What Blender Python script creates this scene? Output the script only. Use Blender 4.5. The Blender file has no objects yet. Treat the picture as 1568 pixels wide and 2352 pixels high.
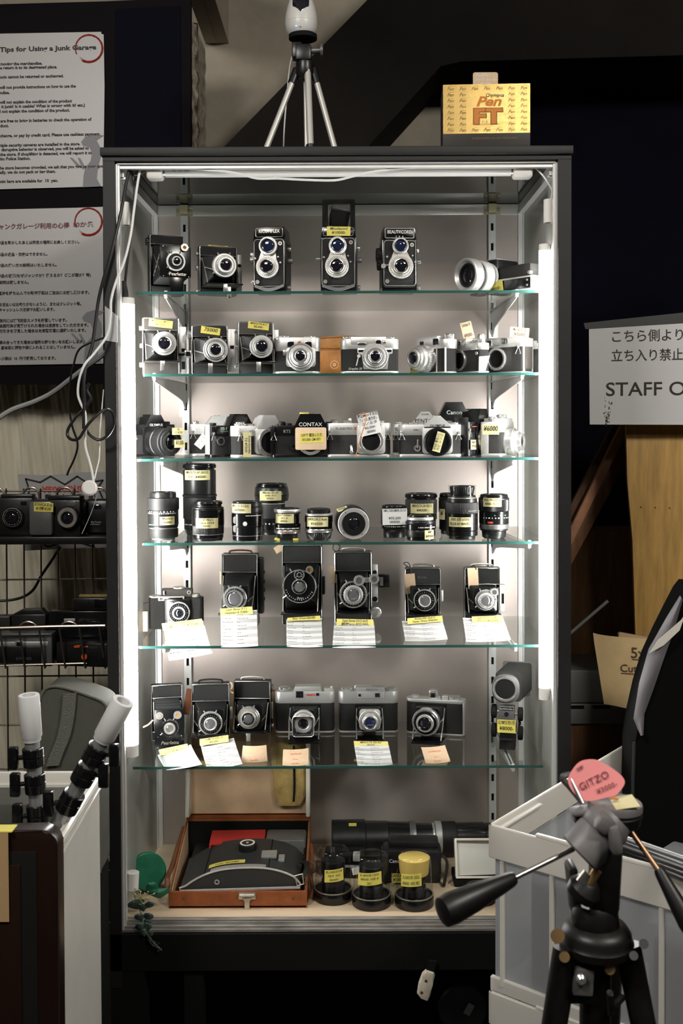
import bpy, bmesh, math, random
from mathutils import Matrix, Vector, Euler
random.seed(7)
SC = bpy.context.scene
COL = SC.collection
PI = math.pi
def R(d): return math.radians(d)

# ---------------------------------------------------------------- camera
F_PX, PPX, PPY, PITCH, ROLL = 2592.0, 796.0, 1046.0, math.radians(1.46), 0.0042
CAM = Vector((0.0, -2.3, 1.45))
cd = bpy.data.cameras.new('camera')
cam = bpy.data.objects.new('camera', cd)
COL.objects.link(cam)
CROT = Matrix.Rotation(PI / 2 - PITCH, 3, 'X') @ Matrix.Rotation(-ROLL, 3, 'Z')
cam.matrix_world = Matrix.Translation(CAM) @ CROT.to_4x4()
cd.sensor_fit = 'VERTICAL'
cd.sensor_height = 36.0
cd.sensor_width = 24.0
cd.lens = F_PX * 36.0 / 2352
cd.shift_x = -(PPX - 784) / 2352
cd.shift_y = (PPY - 1176) / 2352
cd.dof.use_dof = True
cd.dof.focus_distance = 2.42
cd.dof.aperture_fstop = 13.0
cd.clip_start = 0.05
SC.camera = cam
def P(px, py, Y):
    """world point on the plane at depth Y that the photograph shows at pixel (px, py)"""
    d = CROT @ Vector(((px - PPX) / F_PX, -(py - PPY) / F_PX, -1.0))
    return CAM + d * ((Y - CAM.y) / d.y)
def U(Y): return (Y - CAM.y) / F_PX          # metres per pixel at depth Y

# ---------------------------------------------------------------- world, room lamps, exposure
w = bpy.data.worlds.new('World'); SC.world = w
w.use_nodes = True
w.node_tree.nodes['Background'].inputs[0].default_value = (0.95, 0.97, 1.0, 1)
w.node_tree.nodes['Background'].inputs[1].default_value = 0.012
def area(name, loc, target, sx, sy, power, color, spread=180):
    l = bpy.data.lights.new(name, 'AREA'); l.shape = 'RECTANGLE'; l.size = sx; l.size_y = sy
    l.energy = power; l.color = color; l.spread = R(spread)
    o = bpy.data.objects.new(name, l); COL.objects.link(o); o.location = loc
    o.rotation_euler = (Vector(target) - Vector(loc)).to_track_quat('-Z', 'Y').to_euler()
    return o
area('shop_lamp', (-1.0, -2.0, 2.9), (-0.1, 0.1, 1.1), 0.6, 0.5, 43, (1.0, 0.96, 0.90))
area('shop_lamp', (1.45, -1.95, 2.92), (0.3, 0.3, 1.2), 0.5, 0.4, 42, (1.0, 0.95, 0.87))
area('ceiling_spot', (0.66, -3.2, 2.95), (0.2, 0.1, 1.9), 0.16, 0.16, 5, (1.0, 0.94, 0.84))
SC.view_settings.view_transform = 'Standard'
SC.view_settings.look = 'None'
SC.view_settings.gamma = 1.0
SC.view_settings.exposure = 0.0
SC.view_settings.use_curve_mapping = False
try:
    SC.cycles.max_bounces = 9
    SC.cycles.diffuse_bounces = 3
    SC.cycles.glossy_bounces = 5
    SC.cycles.transmission_bounces = 6
    SC.cycles.transparent_max_bounces = 24
    SC.cycles.caustics_reflective = False
    SC.cycles.caustics_refractive = False
    SC.cycles.sample_clamp_indirect = 4.0
except Exception:
    pass

# ---------------------------------------------------------------- materials
MATS = {}
def mat(name, col=(.5, .5, .5), rough=.5, metal=0., var=0., vscale=40., bump=0., bscale=900., spec=.5, emit=None, estr=0., coat=0., kind='noise', stretch=None, alpha=1., trans=0., sss=0.):
    if name in MATS: return MATS[name]
    m = bpy.data.materials.new(name); m.use_nodes = True
    nt = m.node_tree; b = nt.nodes['Principled BSDF']
    b.inputs['Base Color'].default_value = (*col, 1)
    b.inputs['Roughness'].default_value = rough
    b.inputs['Metallic'].default_value = metal
    b.inputs['Specular IOR Level'].default_value = spec
    b.inputs['Coat Weight'].default_value = coat
    b.inputs['Alpha'].default_value = alpha
    b.inputs['Transmission Weight'].default_value = trans
    if emit:
        b.inputs['Emission Color'].default_value = (*emit, 1); b.inputs['Emission Strength'].default_value = estr
    tc = nt.nodes.new('ShaderNodeTexCoord'); mp = nt.nodes.new('ShaderNodeMapping')
    nt.links.new(tc.outputs['Object'], mp.inputs['Vector'])
    if stretch: mp.inputs['Scale'].default_value = stretch
    if var > 0:
        n = nt.nodes.new('ShaderNodeTexNoise'); n.inputs['Scale'].default_value = vscale; n.inputs['Detail'].default_value = 6; n.inputs['Roughness'].default_value = .65
        nt.links.new(mp.outputs['Vector'], n.inputs['Vector'])
        r = nt.nodes.new('ShaderNodeValToRGB')
        r.color_ramp.elements[0].position = .3; r.color_ramp.elements[1].position = .7
        r.color_ramp.elements[0].color = (*[c * (1 - var) for c in col], 1)
        r.color_ramp.elements[1].color = (*[min(1, c * (1 + var)) for c in col], 1)
        nt.links.new(n.outputs['Fac'], r.inputs['Fac']); nt.links.new(r.outputs['Color'], b.inputs['Base Color'])
        mr = nt.nodes.new('ShaderNodeMapRange'); mr.inputs['To Min'].default_value = max(0, rough - .12 * min(1, var * 2)); mr.inputs['To Max'].default_value = min(1, rough + .12 * min(1, var * 2))
        nt.links.new(n.outputs['Fac'], mr.inputs['Value']); nt.links.new(mr.outputs['Result'], b.inputs['Roughness'])
    if bump > 0:
        n2 = nt.nodes.new('ShaderNodeTexVoronoi' if kind == 'voronoi' else 'ShaderNodeTexNoise'); n2.inputs['Scale'].default_value = bscale
        nt.links.new(mp.outputs['Vector'], n2.inputs['Vector'])
        bp = nt.nodes.new('ShaderNodeBump'); bp.inputs['Strength'].default_value = bump; bp.inputs['Distance'].default_value = .002
        nt.links.new(n2.outputs[0], bp.inputs['Height']); nt.links.new(bp.outputs['Normal'], b.inputs['Normal'])
    MATS[name] = m
    return m
def pane(name, tint, refl=1.0, ior=1.5):
    """clear sheet: transparent body with a Fresnel mirror on its outer faces"""
    m = bpy.data.materials.new(name); m.use_nodes = True; nt = m.node_tree; nt.nodes.clear()
    out = nt.nodes.new('ShaderNodeOutputMaterial'); mx = nt.nodes.new('ShaderNodeMixShader')
    tr = nt.nodes.new('ShaderNodeBsdfTransparent'); tr.inputs[0].default_value = (*tint, 1)
    gl = nt.nodes.new('ShaderNodeBsdfGlossy'); gl.inputs['Roughness'].default_value = .02
    fr = nt.nodes.new('ShaderNodeFresnel'); fr.inputs[0].default_value = ior
    ge = nt.nodes.new('ShaderNodeNewGeometry'); inv = nt.nodes.new('ShaderNodeMath'); inv.operation = 'SUBTRACT'; inv.inputs[0].default_value = refl
    ml = nt.nodes.new('ShaderNodeMath'); ml.operation = 'MULTIPLY'; ml.use_clamp = True
    nt.links.new(ge.outputs['Backfacing'], inv.inputs[1]); nt.links.new(inv.outputs[0], ml.inputs[0]); nt.links.new(fr.outputs[0], ml.inputs[1])
    nt.links.new(ml.outputs[0], mx.inputs[0]); nt.links.new(tr.outputs[0], mx.inputs[1]); nt.links.new(gl.outputs[0], mx.inputs[2]); nt.links.new(mx.outputs[0], out.inputs[0])
    MATS[name] = m
    return m
def mixmirror(name, dcol, rcol, fac, rough=.03):
    m = bpy.data.materials.new(name); m.use_nodes = True; nt = m.node_tree; nt.nodes.clear()
    out = nt.nodes.new('ShaderNodeOutputMaterial'); mx = nt.nodes.new('ShaderNodeMixShader'); mx.inputs[0].default_value = fac
    d = nt.nodes.new('ShaderNodeBsdfDiffuse'); d.inputs[0].default_value = (*dcol, 1)
    g = nt.nodes.new('ShaderNodeBsdfGlossy'); g.inputs[0].default_value = (*rcol, 1)
    tc = nt.nodes.new('ShaderNodeTexCoord'); mp = nt.nodes.new('ShaderNodeMapping'); mp.inputs['Scale'].default_value = (60, 60, 1.2)
    n = nt.nodes.new('ShaderNodeTexNoise'); n.inputs['Scale'].default_value = 3; mr = nt.nodes.new('ShaderNodeMapRange')
    mr.inputs['To Min'].default_value = rough * .5; mr.inputs['To Max'].default_value = rough * 2.5
    nt.links.new(tc.outputs['Object'], mp.inputs[0]); nt.links.new(mp.outputs[0], n.inputs['Vector']); nt.links.new(n.outputs[0], mr.inputs[0]); nt.links.new(mr.outputs[0], g.inputs['Roughness'])
    nt.links.new(d.outputs[0], mx.inputs[1]); nt.links.new(g.outputs[0], mx.inputs[2]); nt.links.new(mx.outputs[0], out.inputs[0])
    MATS[name] = m
    return m
def stripes(name, base, alt, axis, freq, rough=.7, duty=.5):
    """printed rows: two flat colours alternating along one object axis"""
    m = mat(name, base, rough); nt = m.node_tree; b = nt.nodes['Principled BSDF']
    tc = [n for n in nt.nodes if n.type == 'TEX_COORD'][0]
    sp = nt.nodes.new('ShaderNodeSeparateXYZ'); nt.links.new(tc.outputs['Generated'], sp.inputs[0])
    mu = nt.nodes.new('ShaderNodeMath'); mu.operation = 'MULTIPLY'; mu.inputs[1].default_value = freq; nt.links.new(sp.outputs[axis], mu.inputs[0])
    fc = nt.nodes.new('ShaderNodeMath'); fc.operation = 'FRACT'; nt.links.new(mu.outputs[0], fc.inputs[0])
    gt = nt.nodes.new('ShaderNodeMath'); gt.operation = 'GREATER_THAN'; gt.inputs[1].default_value = duty; nt.links.new(fc.outputs[0], gt.inputs[0])
    mx = nt.nodes.new('ShaderNodeMix'); mx.data_type = 'RGBA'; mx.inputs[6].default_value = (*base, 1); mx.inputs[7].default_value = (*alt, 1)
    nt.links.new(gt.outputs[0], mx.inputs[0]); nt.links.new(mx.outputs[2], b.inputs['Base Color'])
    return m
# cameras and lenses
mat('black_leather', (.009, .0085, .008), .5, bump=.5, bscale=1500, kind='voronoi', var=.3, vscale=60, spec=.4)
mat('grey_leather', (.040, .035, .030), .5, bump=.5, bscale=1500, kind='voronoi', var=.25)
mat('black_enamel', (.006, .006, .0065), .2, var=.3, vscale=50)
mat('black_metal', (.009, .009, .0095), .34, var=.3, vscale=70)
mat('matte_black', (.005, .005, .005), .8, spec=.2)
mat('bellows_cloth', (.006, .006, .006), .5, bump=.3, bscale=1200)
mat('rubber', (.012, .012, .012), .55)
mat('chrome', (.82, .81, .79), .24, .82, var=.06, vscale=90)
mat('satin_chrome', (.72, .715, .70), .42, .72, var=.06, vscale=120, bump=.06, bscale=2500)
mat('dull_nickel', (.58, .55, .49), .38, .85, var=.15, vscale=80)
mat('silver_paint', (.54, .54, .53), .45, .35, var=.05)
mat('gunmetal', (.20, .20, .20), .4, .6, var=.1)
mat('lens_glass', (.010, .010, .016), .04, 0., spec=1.0, coat=1.)
mat('lens_glass_blue', (.015, .022, .06), .04, 0., spec=1.0, coat=1.)
mat('lens_glass_grey', (.10, .10, .105), .06, 0., spec=1.0, coat=1.)
mat('amber_glass', (.35, .17, .04), .1, 0., coat=1.)
mat('white_paint', (.78, .78, .76), .45)
mat('red_paint', (.55, .05, .03), .4)
mat('green_paint', (.1, .45, .2), .4)
mat('orange_plastic', (.85, .12, .02), .4)
mat('brown_leather', (.46, .19, .045), .42, var=.35, vscale=25, bump=.25, bscale=500)
mat('dark_brown_leather', (.13, .045, .018), .5, var=.3, vscale=25, bump=.25, bscale=500)
mat('yellow_paper', (.74, .65, .13), .6)
mat('pale_yellow_paper', (.70, .64, .33), .6, var=.05)
mat('manila_paper', (.72, .52, .34), .7, var=.06, vscale=120)
mat('white_paper', (.82, .82, .81), .7)
mat('ink', (.012, .012, .014), .6)
mat('grey_ink', (.12, .12, .12), .6)
mat('red_ink', (.62, .06, .03), .6)
mat('orange_ink', (.52, .20, .05), .6)
stripes('price_list_paper', (.74, .74, .73), (.50, .50, .50), 2, 5.2)
# ---------------------------------------------------------------- mesh library
_tc = None
def text_geo(s, size=1., sx=1., shear=0., spacing=1., bold=0.):
    """vertices (x, z) and faces of a line of lettering, centred on x, baseline at 0"""
    c = bpy.data.curves.new('lettering', 'FONT'); c.body = s; c.size = size; c.shear = shear; c.space_character = spacing
    c.align_x = 'CENTER'; c.resolution_u = 2 if size < 18 else 6; c.offset = bold
    o = bpy.data.objects.new('lettering', c)
    me = o.to_mesh()
    vs = [(v.co.x * sx, v.co.y) for v in me.vertices]; fs = [tuple(p.vertices) for p in me.polygons]
    o.to_mesh_clear(); bpy.data.objects.remove(o); bpy.data.curves.remove(c)
    return vs, fs
class MB:
    def __init__(s, u=1.0): s.bm = bmesh.new(); s.u = u
    def _v(s, co): return s.bm.verts.new([c * s.u for c in co])
    def faces(s, vs, fs):
        v = [s._v(c) for c in vs]
        for f in fs:
            try: s.bm.faces.new([v[i] for i in f])
            except ValueError: pass
        return v
    def box(s, c, d, bev=0., rot=None, seg=2):
        """box of centre c and full size d; rot in degrees (x, y, z)"""
        b = bmesh.new(); bmesh.ops.create_cube(b, size=1.)
        bmesh.ops.scale(b, vec=d, verts=b.verts)
        if bev > 0: bmesh.ops.bevel(b, geom=b.edges[:], offset=min(bev, .49 * min(d)), segments=seg, affect='EDGES', profile=.5)
        M = Matrix.Translation(c)
        if rot: M = M @ Euler([R(a) for a in rot]).to_matrix().to_4x4()
        s._merge(b, M); return s
    def _merge(s, b, M):
        mp = {}
        for v in b.verts: mp[v] = s._v(M @ v.co)
        for f in b.faces:
            try: s.bm.faces.new([mp[v] for v in f.verts])
            except ValueError: pass
        b.free()
    def bx(s, x0, x1, y0, y1, z0, z1, bev=0., rot=None):
        return s.box(((x0 + x1) / 2, (y0 + y1) / 2, (z0 + z1) / 2), (abs(x1 - x0), abs(y1 - y0), abs(z1 - z0)), bev, rot)
    def lathe(s, prof, o=(0, 0, 0), axis=(0, 0, 1), seg=32, capa=True, capb=True, knurl=0, kd=0., closed=False):
        """profile [(radius, height)] swept round an axis; knurl: ribs on every ring flagged by a third item"""
        a = Vector(axis).normalized(); t = Vector((1, 0, 0)) if abs(a.x) < .9 else Vector((0, 1, 0))
        e1 = a.cross(t).normalized(); e2 = a.cross(e1); o = Vector(o); rings = []
        if knurl: seg = knurl * 2
        for p in prof:
            r, h = p[0], p[1]; kn = len(p) > 2 and p[2]
            ring = []
            for i in range(seg):
                rr = r - (kd if (kn and i % 2) else 0)
                an = 2 * PI * i / seg
                ring.append(s._v(o + a * h + (e1 * math.cos(an) + e2 * math.sin(an)) * rr))
            rings.append(ring)
        n = len(rings)
        for k in range(n - 1 + (1 if closed else 0)):
            A, B = rings[k], rings[(k + 1) % n]
            for i in range(seg):
                s.bm.faces.new((A[i], A[(i + 1) % seg], B[(i + 1) % seg], B[i]))
        if not closed:
            if capa: s.bm.faces.new(rings[0])
            if capb: s.bm.faces.new(rings[-1])
        return s
    def cyl(s, p0, p1, r0, r1=None, seg=20, bev=0.):
        p0, p1 = Vector(p0), Vector(p1); L = (p1 - p0).length; r1 = r0 if r1 is None else r1
        if bev > 0: pr = [(r0 - bev, 0), (r0, bev), (r1, L - bev), (r1 - bev, L)]
        else: pr = [(r0, 0), (r1, L)]
        return s.lathe(pr, p0, p1 - p0, seg)
    def ring(s, c, axis, ri, ro, h, seg=36, bev=0.):
        """flat annulus of height h standing on c along the axis"""
        b = bev
        return s.lathe([(ri, 0), (ro, 0), (ro, h - b), (ro - b, h), (ri + b, h), (ri, h - b)], c, axis, seg, closed=True)
    def dome(s, c, axis, r, h, seg=28, n=5):
        return s.lathe([(max(r * math.cos(i / n * PI / 2), r * .02), h * math.sin(i / n * PI / 2)) for i in range(n + 1)], c, axis, seg)
    def tube(s, pts, r, seg=8, closed=False, smooth=0, flat=1.):
        pts = [Vector(p) for p in pts]
        if smooth: pts = spline(pts, smooth, closed)
        n = len(pts); rings = []; prev = None
        for i, p in enumerate(pts):
            if closed: d = pts[(i + 1) % n] - pts[i - 1]
            else: d = pts[min(i + 1, n - 1)] - pts[max(i - 1, 0)]
            d = d.normalized() if d.length > 1e-9 else Vector((0, 0, 1))
            if prev is None: t = Vector((0, 0, 1)) if abs(d.z) < .9 else Vector((1, 0, 0)); e1 = d.cross(t).normalized()
            else:
                e1 = prev - d * prev.dot(d); e1 = e1.normalized() if e1.length > 1e-6 else d.orthogonal().normalized()
            e2 = d.cross(e1); prev = e1
            rings.append([s._v(p + e1 * math.cos(2 * PI * k / seg) * r + e2 * math.sin(2 * PI * k / seg) * r * flat) for k in range(seg)])
        for k in range(n if closed else n - 1):
            A, B = rings[k], rings[(k + 1) % n]
            for i in range(seg): s.bm.faces.new((A[i], A[(i + 1) % seg], B[(i + 1) % seg], B[i]))
        if not closed: s.bm.faces.new(rings[0]); s.bm.faces.new(rings[-1])
        return s
    def prism(s, poly, a0, a1, plane='xz', bev=0.):
        """outline extruded: plane 'xz' runs along y, 'xy' along z, 'yz' along x"""
        def co(p, h): return {'xz': (p[0], h, p[1]), 'xy': (p[0], p[1], h), 'yz': (h, p[0], p[1])}[plane]
        b = bmesh.new(); A = [b.verts.new(co(p, a0)) for p in poly]; B = [b.verts.new(co(p, a1)) for p in poly]; n = len(poly)
        fa = b.faces.new(A); fb = b.faces.new(B)
        for i in range(n): b.faces.new((A[i], A[(i + 1) % n], B[(i + 1) % n], B[i]))
        if bev > 0: bmesh.ops.bevel(b, geom=list(set(fa.edges[:] + fb.edges[:])), offset=bev, segments=2, affect='EDGES', profile=.5)
        s._merge(b, Matrix()); return s
    def loops(s, L, cap=True):
        """skin between closed loops of equal length"""
        rings = [[s._v(p) for p in l] for l in L]; n = len(rings[0])
        for A, B in zip(rings, rings[1:]):
            for i in range(n): s.bm.faces.new((A[i], A[(i + 1) % n], B[(i + 1) % n], B[i]))
        if cap: s.bm.faces.new(rings[0]); s.bm.faces.new(rings[-1])
        return s
    def sheet(s, fn, nx, ny, thick=0.):
        """grid fn(u, v) -> point; thick: solidified later by build"""
        g = [[s._v(fn(i / nx, j / ny)) for i in range(nx + 1)] for j in range(ny + 1)]
        for j in range(ny):
            for i in range(nx): s.bm.faces.new((g[j][i], g[j][i + 1], g[j + 1][i + 1], g[j + 1][i]))
        if thick:
            s.bm.normal_update()
            bmesh.ops.solidify(s.bm, geom=s.bm.faces[:], thickness=thick * s.u)
        return s
    def text(s, t, fn, size, sx=1., shear=0., spacing=1., bold=0.):
        vs, fs = text_geo(t, size, sx, shear, spacing, bold)
        s.faces([fn(x, z) for x, z in vs], fs); return s
    def build(s, name, m, parent=None, loc=None, rot=None, smooth=38):
        me = bpy.data.meshes.new(name)
        bmesh.ops.recalc_face_normals(s.bm, faces=s.bm.faces[:])
        s.bm.to_mesh(me); s.bm.free()
        if smooth:
            me.polygons.foreach_set('use_smooth', [True] * len(me.polygons)); me.set_sharp_from_angle(angle=R(smooth))
        me.materials.append(MATS[m] if isinstance(m, str) else m)
        o = bpy.data.objects.new(name, me); COL.objects.link(o)
        if parent is not None: o.parent = parent
        if loc is not None: o.location = loc
        if rot is not None: o.rotation_euler = rot
        return o
def spline(pts, k=6, closed=False):
    n = len(pts); out = []
    for i in range(n if closed else n - 1):
        if closed: a, b, c, d = pts[i - 1], pts[i], pts[(i + 1) % n], pts[(i + 2) % n]
        else: a, b, c, d = pts[max(i - 1, 0)], pts[i], pts[i + 1], pts[min(i + 2, n - 1)]
        for j in range(k):
            t = j / k
            out.append(.5 * ((2 * b) + (c - a) * t + (2 * a - 5 * b + 4 * c - d) * t * t + (3 * b - a - 3 * c + d) * t ** 3))
    if not closed: out.append(pts[-1])
    return out
def rrect(x0, x1, z0, z1, r, n=4):
    r = min(r, abs(x1 - x0) / 2.01, abs(z1 - z0) / 2.01); out = []
    for cx, cz, a in ((x1 - r, z1 - r, 0), (x0 + r, z1 - r, 90), (x0 + r, z0 + r, 180), (x1 - r, z0 + r, 270)):
        for i in range(n + 1):
            t = R(a + 90 * i / n); out.append((cx + r * math.cos(t), cz + r * math.sin(t)))
    return out
def tag(o, label=None, cat=None, group=None, kind=None):
    if label: o['label'] = label
    if cat: o['category'] = cat
    if group: o['group'] = group
    if kind: o['kind'] = kind
    return o
def thing(name, label, cat, loc=(0, 0, 0), rotz=0., group=None, rot=None):
    o = bpy.data.objects.new(name, None); COL.objects.link(o); o.empty_display_size = .02
    o.location = loc; o.rotation_euler = rot if rot else (0, 0, R(rotz))
    return tag(o, label, cat, group)
def struct(o): o['kind'] = 'structure'; return o
def rod(points, r, name, m, parent=None, seg=8, smooth=0, u=1., flat=1.):
    return MB(u).tube(points, r, seg, smooth=smooth, flat=flat).build(name, m, parent)
# ================================================================ the setting
mat('plaster', (.38, .335, .265), .9, var=.22, vscale=3.2, bump=.3, bscale=60)
mat('rough_plaster', (.36, .31, .25), .95, var=.75, vscale=34, bump=1., bscale=70)
mat('dark_floor', (.010, .009, .008), .6, var=.3, vscale=8)
mat('ceiling_paint', (.35, .33, .30), .9)
mat('navy_paint', (.0015, .002, .007), .9, spec=.15, var=.3, vscale=6)
mat('black_paint', (.008, .007, .008), .85, var=.3, vscale=10)
mat('black_board', (.004, .003, .004), .9, spec=.2, var=.3, vscale=10)
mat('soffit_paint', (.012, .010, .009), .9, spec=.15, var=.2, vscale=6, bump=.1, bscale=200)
mat('plywood', (.56, .33, .095), .5, var=.28, vscale=9, stretch=(6, 6, .7))
mat('plywood_edge', (.42, .29, .16), .7)
mat('panel_wood', (.36, .19, .085), .5, var=.4, vscale=10, stretch=(5, 5, .5))
mat('dark_wood', (.15, .07, .03), .5, var=.4, vscale=12, stretch=(5, 5, .6))
mat('plank_wood', (.42, .20, .10), .6, var=.4, vscale=12, stretch=(1, 1, 1))
mat('shop_wall', (.30, .28, .25), .9, var=.2, vscale=4)
mat('canvas', (.76, .70, .55), .9, var=.14, vscale=6, bump=.25, bscale=900, stretch=(1, 1, .35))
def flat(name, m, y, px0, px1, py0, py1, t=.01, parent=None, bev=0):
    a = P(px0, py1, y); b = P(px1, py0, y)
    return MB().bx(a.x, b.x, y, y + t, a.z, b.z, bev).build(name, m, parent)
struct(MB().bx(-3, 3, -4.6, 1.5, -.05, 0).build('floor', 'dark_floor'))
struct(MB().bx(-3, 3, -4.6, 1.5, 3.0, 3.05).build('ceiling', 'ceiling_paint'))
struct(MB().bx(-3, -.2 + .52, 1.14, 1.2, 0, 3.0).build('wall_back', 'plaster'))
struct(MB().bx(.32, 3, 1.14, 1.2, 0, 3.0).build('wall_back_dark', 'navy_paint'))
struct(MB().bx(-3, 3, -4.65, -4.6, 0, 3.0).build('wall_front', 'shop_wall'))
struct(MB().bx(-3.05, -3, -4.6, 1.2, 0, 3.0).build('wall_left', 'shop_wall'))
struct(MB().bx(3, 3.05, -4.6, 1.2, 0, 3.0).build('wall_right', 'black_paint'))
# stair soffit: a sloping slab that levels off to the right
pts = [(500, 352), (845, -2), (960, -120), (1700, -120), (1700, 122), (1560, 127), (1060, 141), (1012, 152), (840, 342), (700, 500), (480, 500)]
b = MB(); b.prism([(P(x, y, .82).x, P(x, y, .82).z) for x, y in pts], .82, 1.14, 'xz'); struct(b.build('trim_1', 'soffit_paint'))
# ceiling duct running back to the wall
a0, a1 = P(468, 90, 1.1), P(522, 92, 1.1)
b = MB(); b.bx(a0.x, a1.x, -1.2, 1.14, a0.z, a0.z + .16); b.bx((a0.x + a1.x) / 2 - .001, (a0.x + a1.x) / 2 + .001, -1.2, 1.139, a0.z - .0015, a0.z)
struct(b.build('trim_2', 'plaster'))
# chipped wall corner beside the board
def chip(u, v):
    x0, x1 = P(436, 200, .70).x, P(450, 200, .70).x
    z0, z1 = P(450, 420, .70).z, P(450, 54, .70).z
    n = (math.sin(v * 23) + math.sin(v * 57 + 2) + .4 * math.sin(u * 9 + v * 40)) * .0010
    return (x0 + (x1 - x0) * u + (n if .1 < u else n * 1.6), .69 + .03 * abs(u - .45) + n + (1.0 * max(0, u - .8) if u > .8 else 0), z0 + (z1 - z0) * v)
struct(MB().sheet(chip, 8, 60, .02).build('trim_3', 'rough_plaster'))

# -------------------------------------------------- display cabinet
XL, XR, ZB, ZT, YB = -.4655, .4285, .4125, 1.987, .437
mat('cabinet_black', (.009, .008, .008), .6, var=.3, vscale=14)
mat('aluminium', (.80, .79, .77), .42, .5, var=.05, vscale=30, stretch=(1, 1, .1))
mat('worn_aluminium', (.42, .40, .37), .45, .6, var=.4, vscale=60, stretch=(.2, 1, 1))
mat('rail_white', (.86, .84, .80), .34, .72)
mat('steel_upright', (.74, .74, .73), .4, .4, var=.06)
mat('zinc_clip', (.46, .41, .27), .45, .3)
mat('back_laminate', (.52, .455, .42), .47, .58, var=.07, vscale=5, coat=.25)
mat('deck_wood', (.64, .50, .34), .6, var=.10, vscale=6, stretch=(.3, 3, 1))
mixmirror('side_glass', (.46, .46, .43), (.62, .63, .61), .38, .035)
mixmirror('top_glass', (.02, .02, .02), (.46, .47, .46), .62, .02)
pane('shelf_glass', (.95, .975, .96), 1.0)
mat('glass_edge', (.035, .115, .10), .15, spec=.6, trans=.2)
cab = thing('display_cabinet', 'tall black framed display cabinet lit inside, holding six glass shelves of cameras', 'cabinet', (0, 0, 0))
b = MB()
b.bx(-.489, XL, -.012, .45, .30, 2.0); b.bx(XR, .455, -.012, .45, .30, 2.0)
b.build('side_post', 'cabinet_black', cab)
b = MB(); b.bx(-.493, .458, -.02, .46, 1.996, 2.013, .002); b.bx(-.489, .455, -.013, .45, ZT, 1.997)
b.build('top_panel', 'cabinet_black', cab)
b = MB(); b.bx(-.489, .455, -.012, .45, .335, ZB - .002); b.build('plinth', 'matte_black', cab)
for x0, x1 in ((-.489, -.42), (.39, .455)):
    for y0, y1 in ((-.01, .05), (.39, .45)): MB().bx(x0, x1, y0, y1, 0, .336).build('leg', 'matte_black', cab)
MB().bx(-.34, -.30, .0, .04, .0, .335).build('leg', 'matte_black', cab)
MB().bx(-.489, .455, .44, .45, .0, 1.996).build('backing_and_shade', 'matte_black', cab)  # cabinet back; below the plinth its black imitates shade in the open space
MB().bx(XL, XR, YB - .004, YB, ZB, ZT - .002).build('back_panel', 'back_laminate', cab)
b = MB(); b.bx(XL, XL + .003, .006, YB - .004, ZB, ZT); b.build('side_pane', 'side_glass', cab)
b = MB(); b.bx(XR - .003, XR, .006, YB - .004, ZB, ZT); b.build('side_pane', 'side_glass', cab)
MB().bx(XL, XR, .006, YB - .004, ZT - .004, ZT).build('top_pane', 'top_glass', cab)
# aluminium front frame with a groove
b = MB()
for x, s in ((XL, 1), (XR, -1)):
    b.bx(x, x + s * .0035, -.004, .010, ZB, ZT); b.bx(x + s * .0035, x + s * .0075, .000, .016, ZB, ZT)
b.bx(XL, XR, -.004, .012, ZT - .0045, ZT); b.bx(XL, XR, .003, .018, ZT - .012, ZT - .0045)
b.build('front_frame', 'aluminium', cab)
b = MB(); b.bx(XL, XR, -.006, .002, ZB, ZB + .005); b.bx(XL, XR, -.002, .010, ZB + .005, ZB + .0105); b.bx(XL, XR, .003, .018, ZB + .0105, ZB + .017); b.bx(XL, XR, .006, .02, ZB + .017, ZB + .0205)
b.build('sill_track', 'worn_aluminium', cab)
# rear corner posts, top rails, side rails
b = MB()
for x, s in ((XL + .003, 1), (XR - .003, -1)):
    b.bx(x, x + s * .012, YB - .018, YB - .004, ZB, ZT); b.bx(x, x + s * .002, YB - .030, YB - .018, ZB, ZT)
b.build('corner_post', 'aluminium', cab)
b = MB(); b.bx(XL + .004, XR - .004, YB - .016, YB - .006, ZT - .030, ZT - .005, .001); b.build('top_rail', 'rail_white', cab)
for x, s in ((XL + .003, 1), (XR - .003, -1)):
    b = MB(); b.bx(x, x + s * .010, .018, YB - .016, ZT - .028, ZT - .005); b.bx(x, x + s * .013, .018, YB - .016, ZT - .030, ZT - .026); b.build('side_rail', 'aluminium', cab)
MB().bx(XL + .003, XR - .003, .006, YB - .004, ZB + .001, ZB + .0185).build('deck', 'deck_wood', cab)
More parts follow.
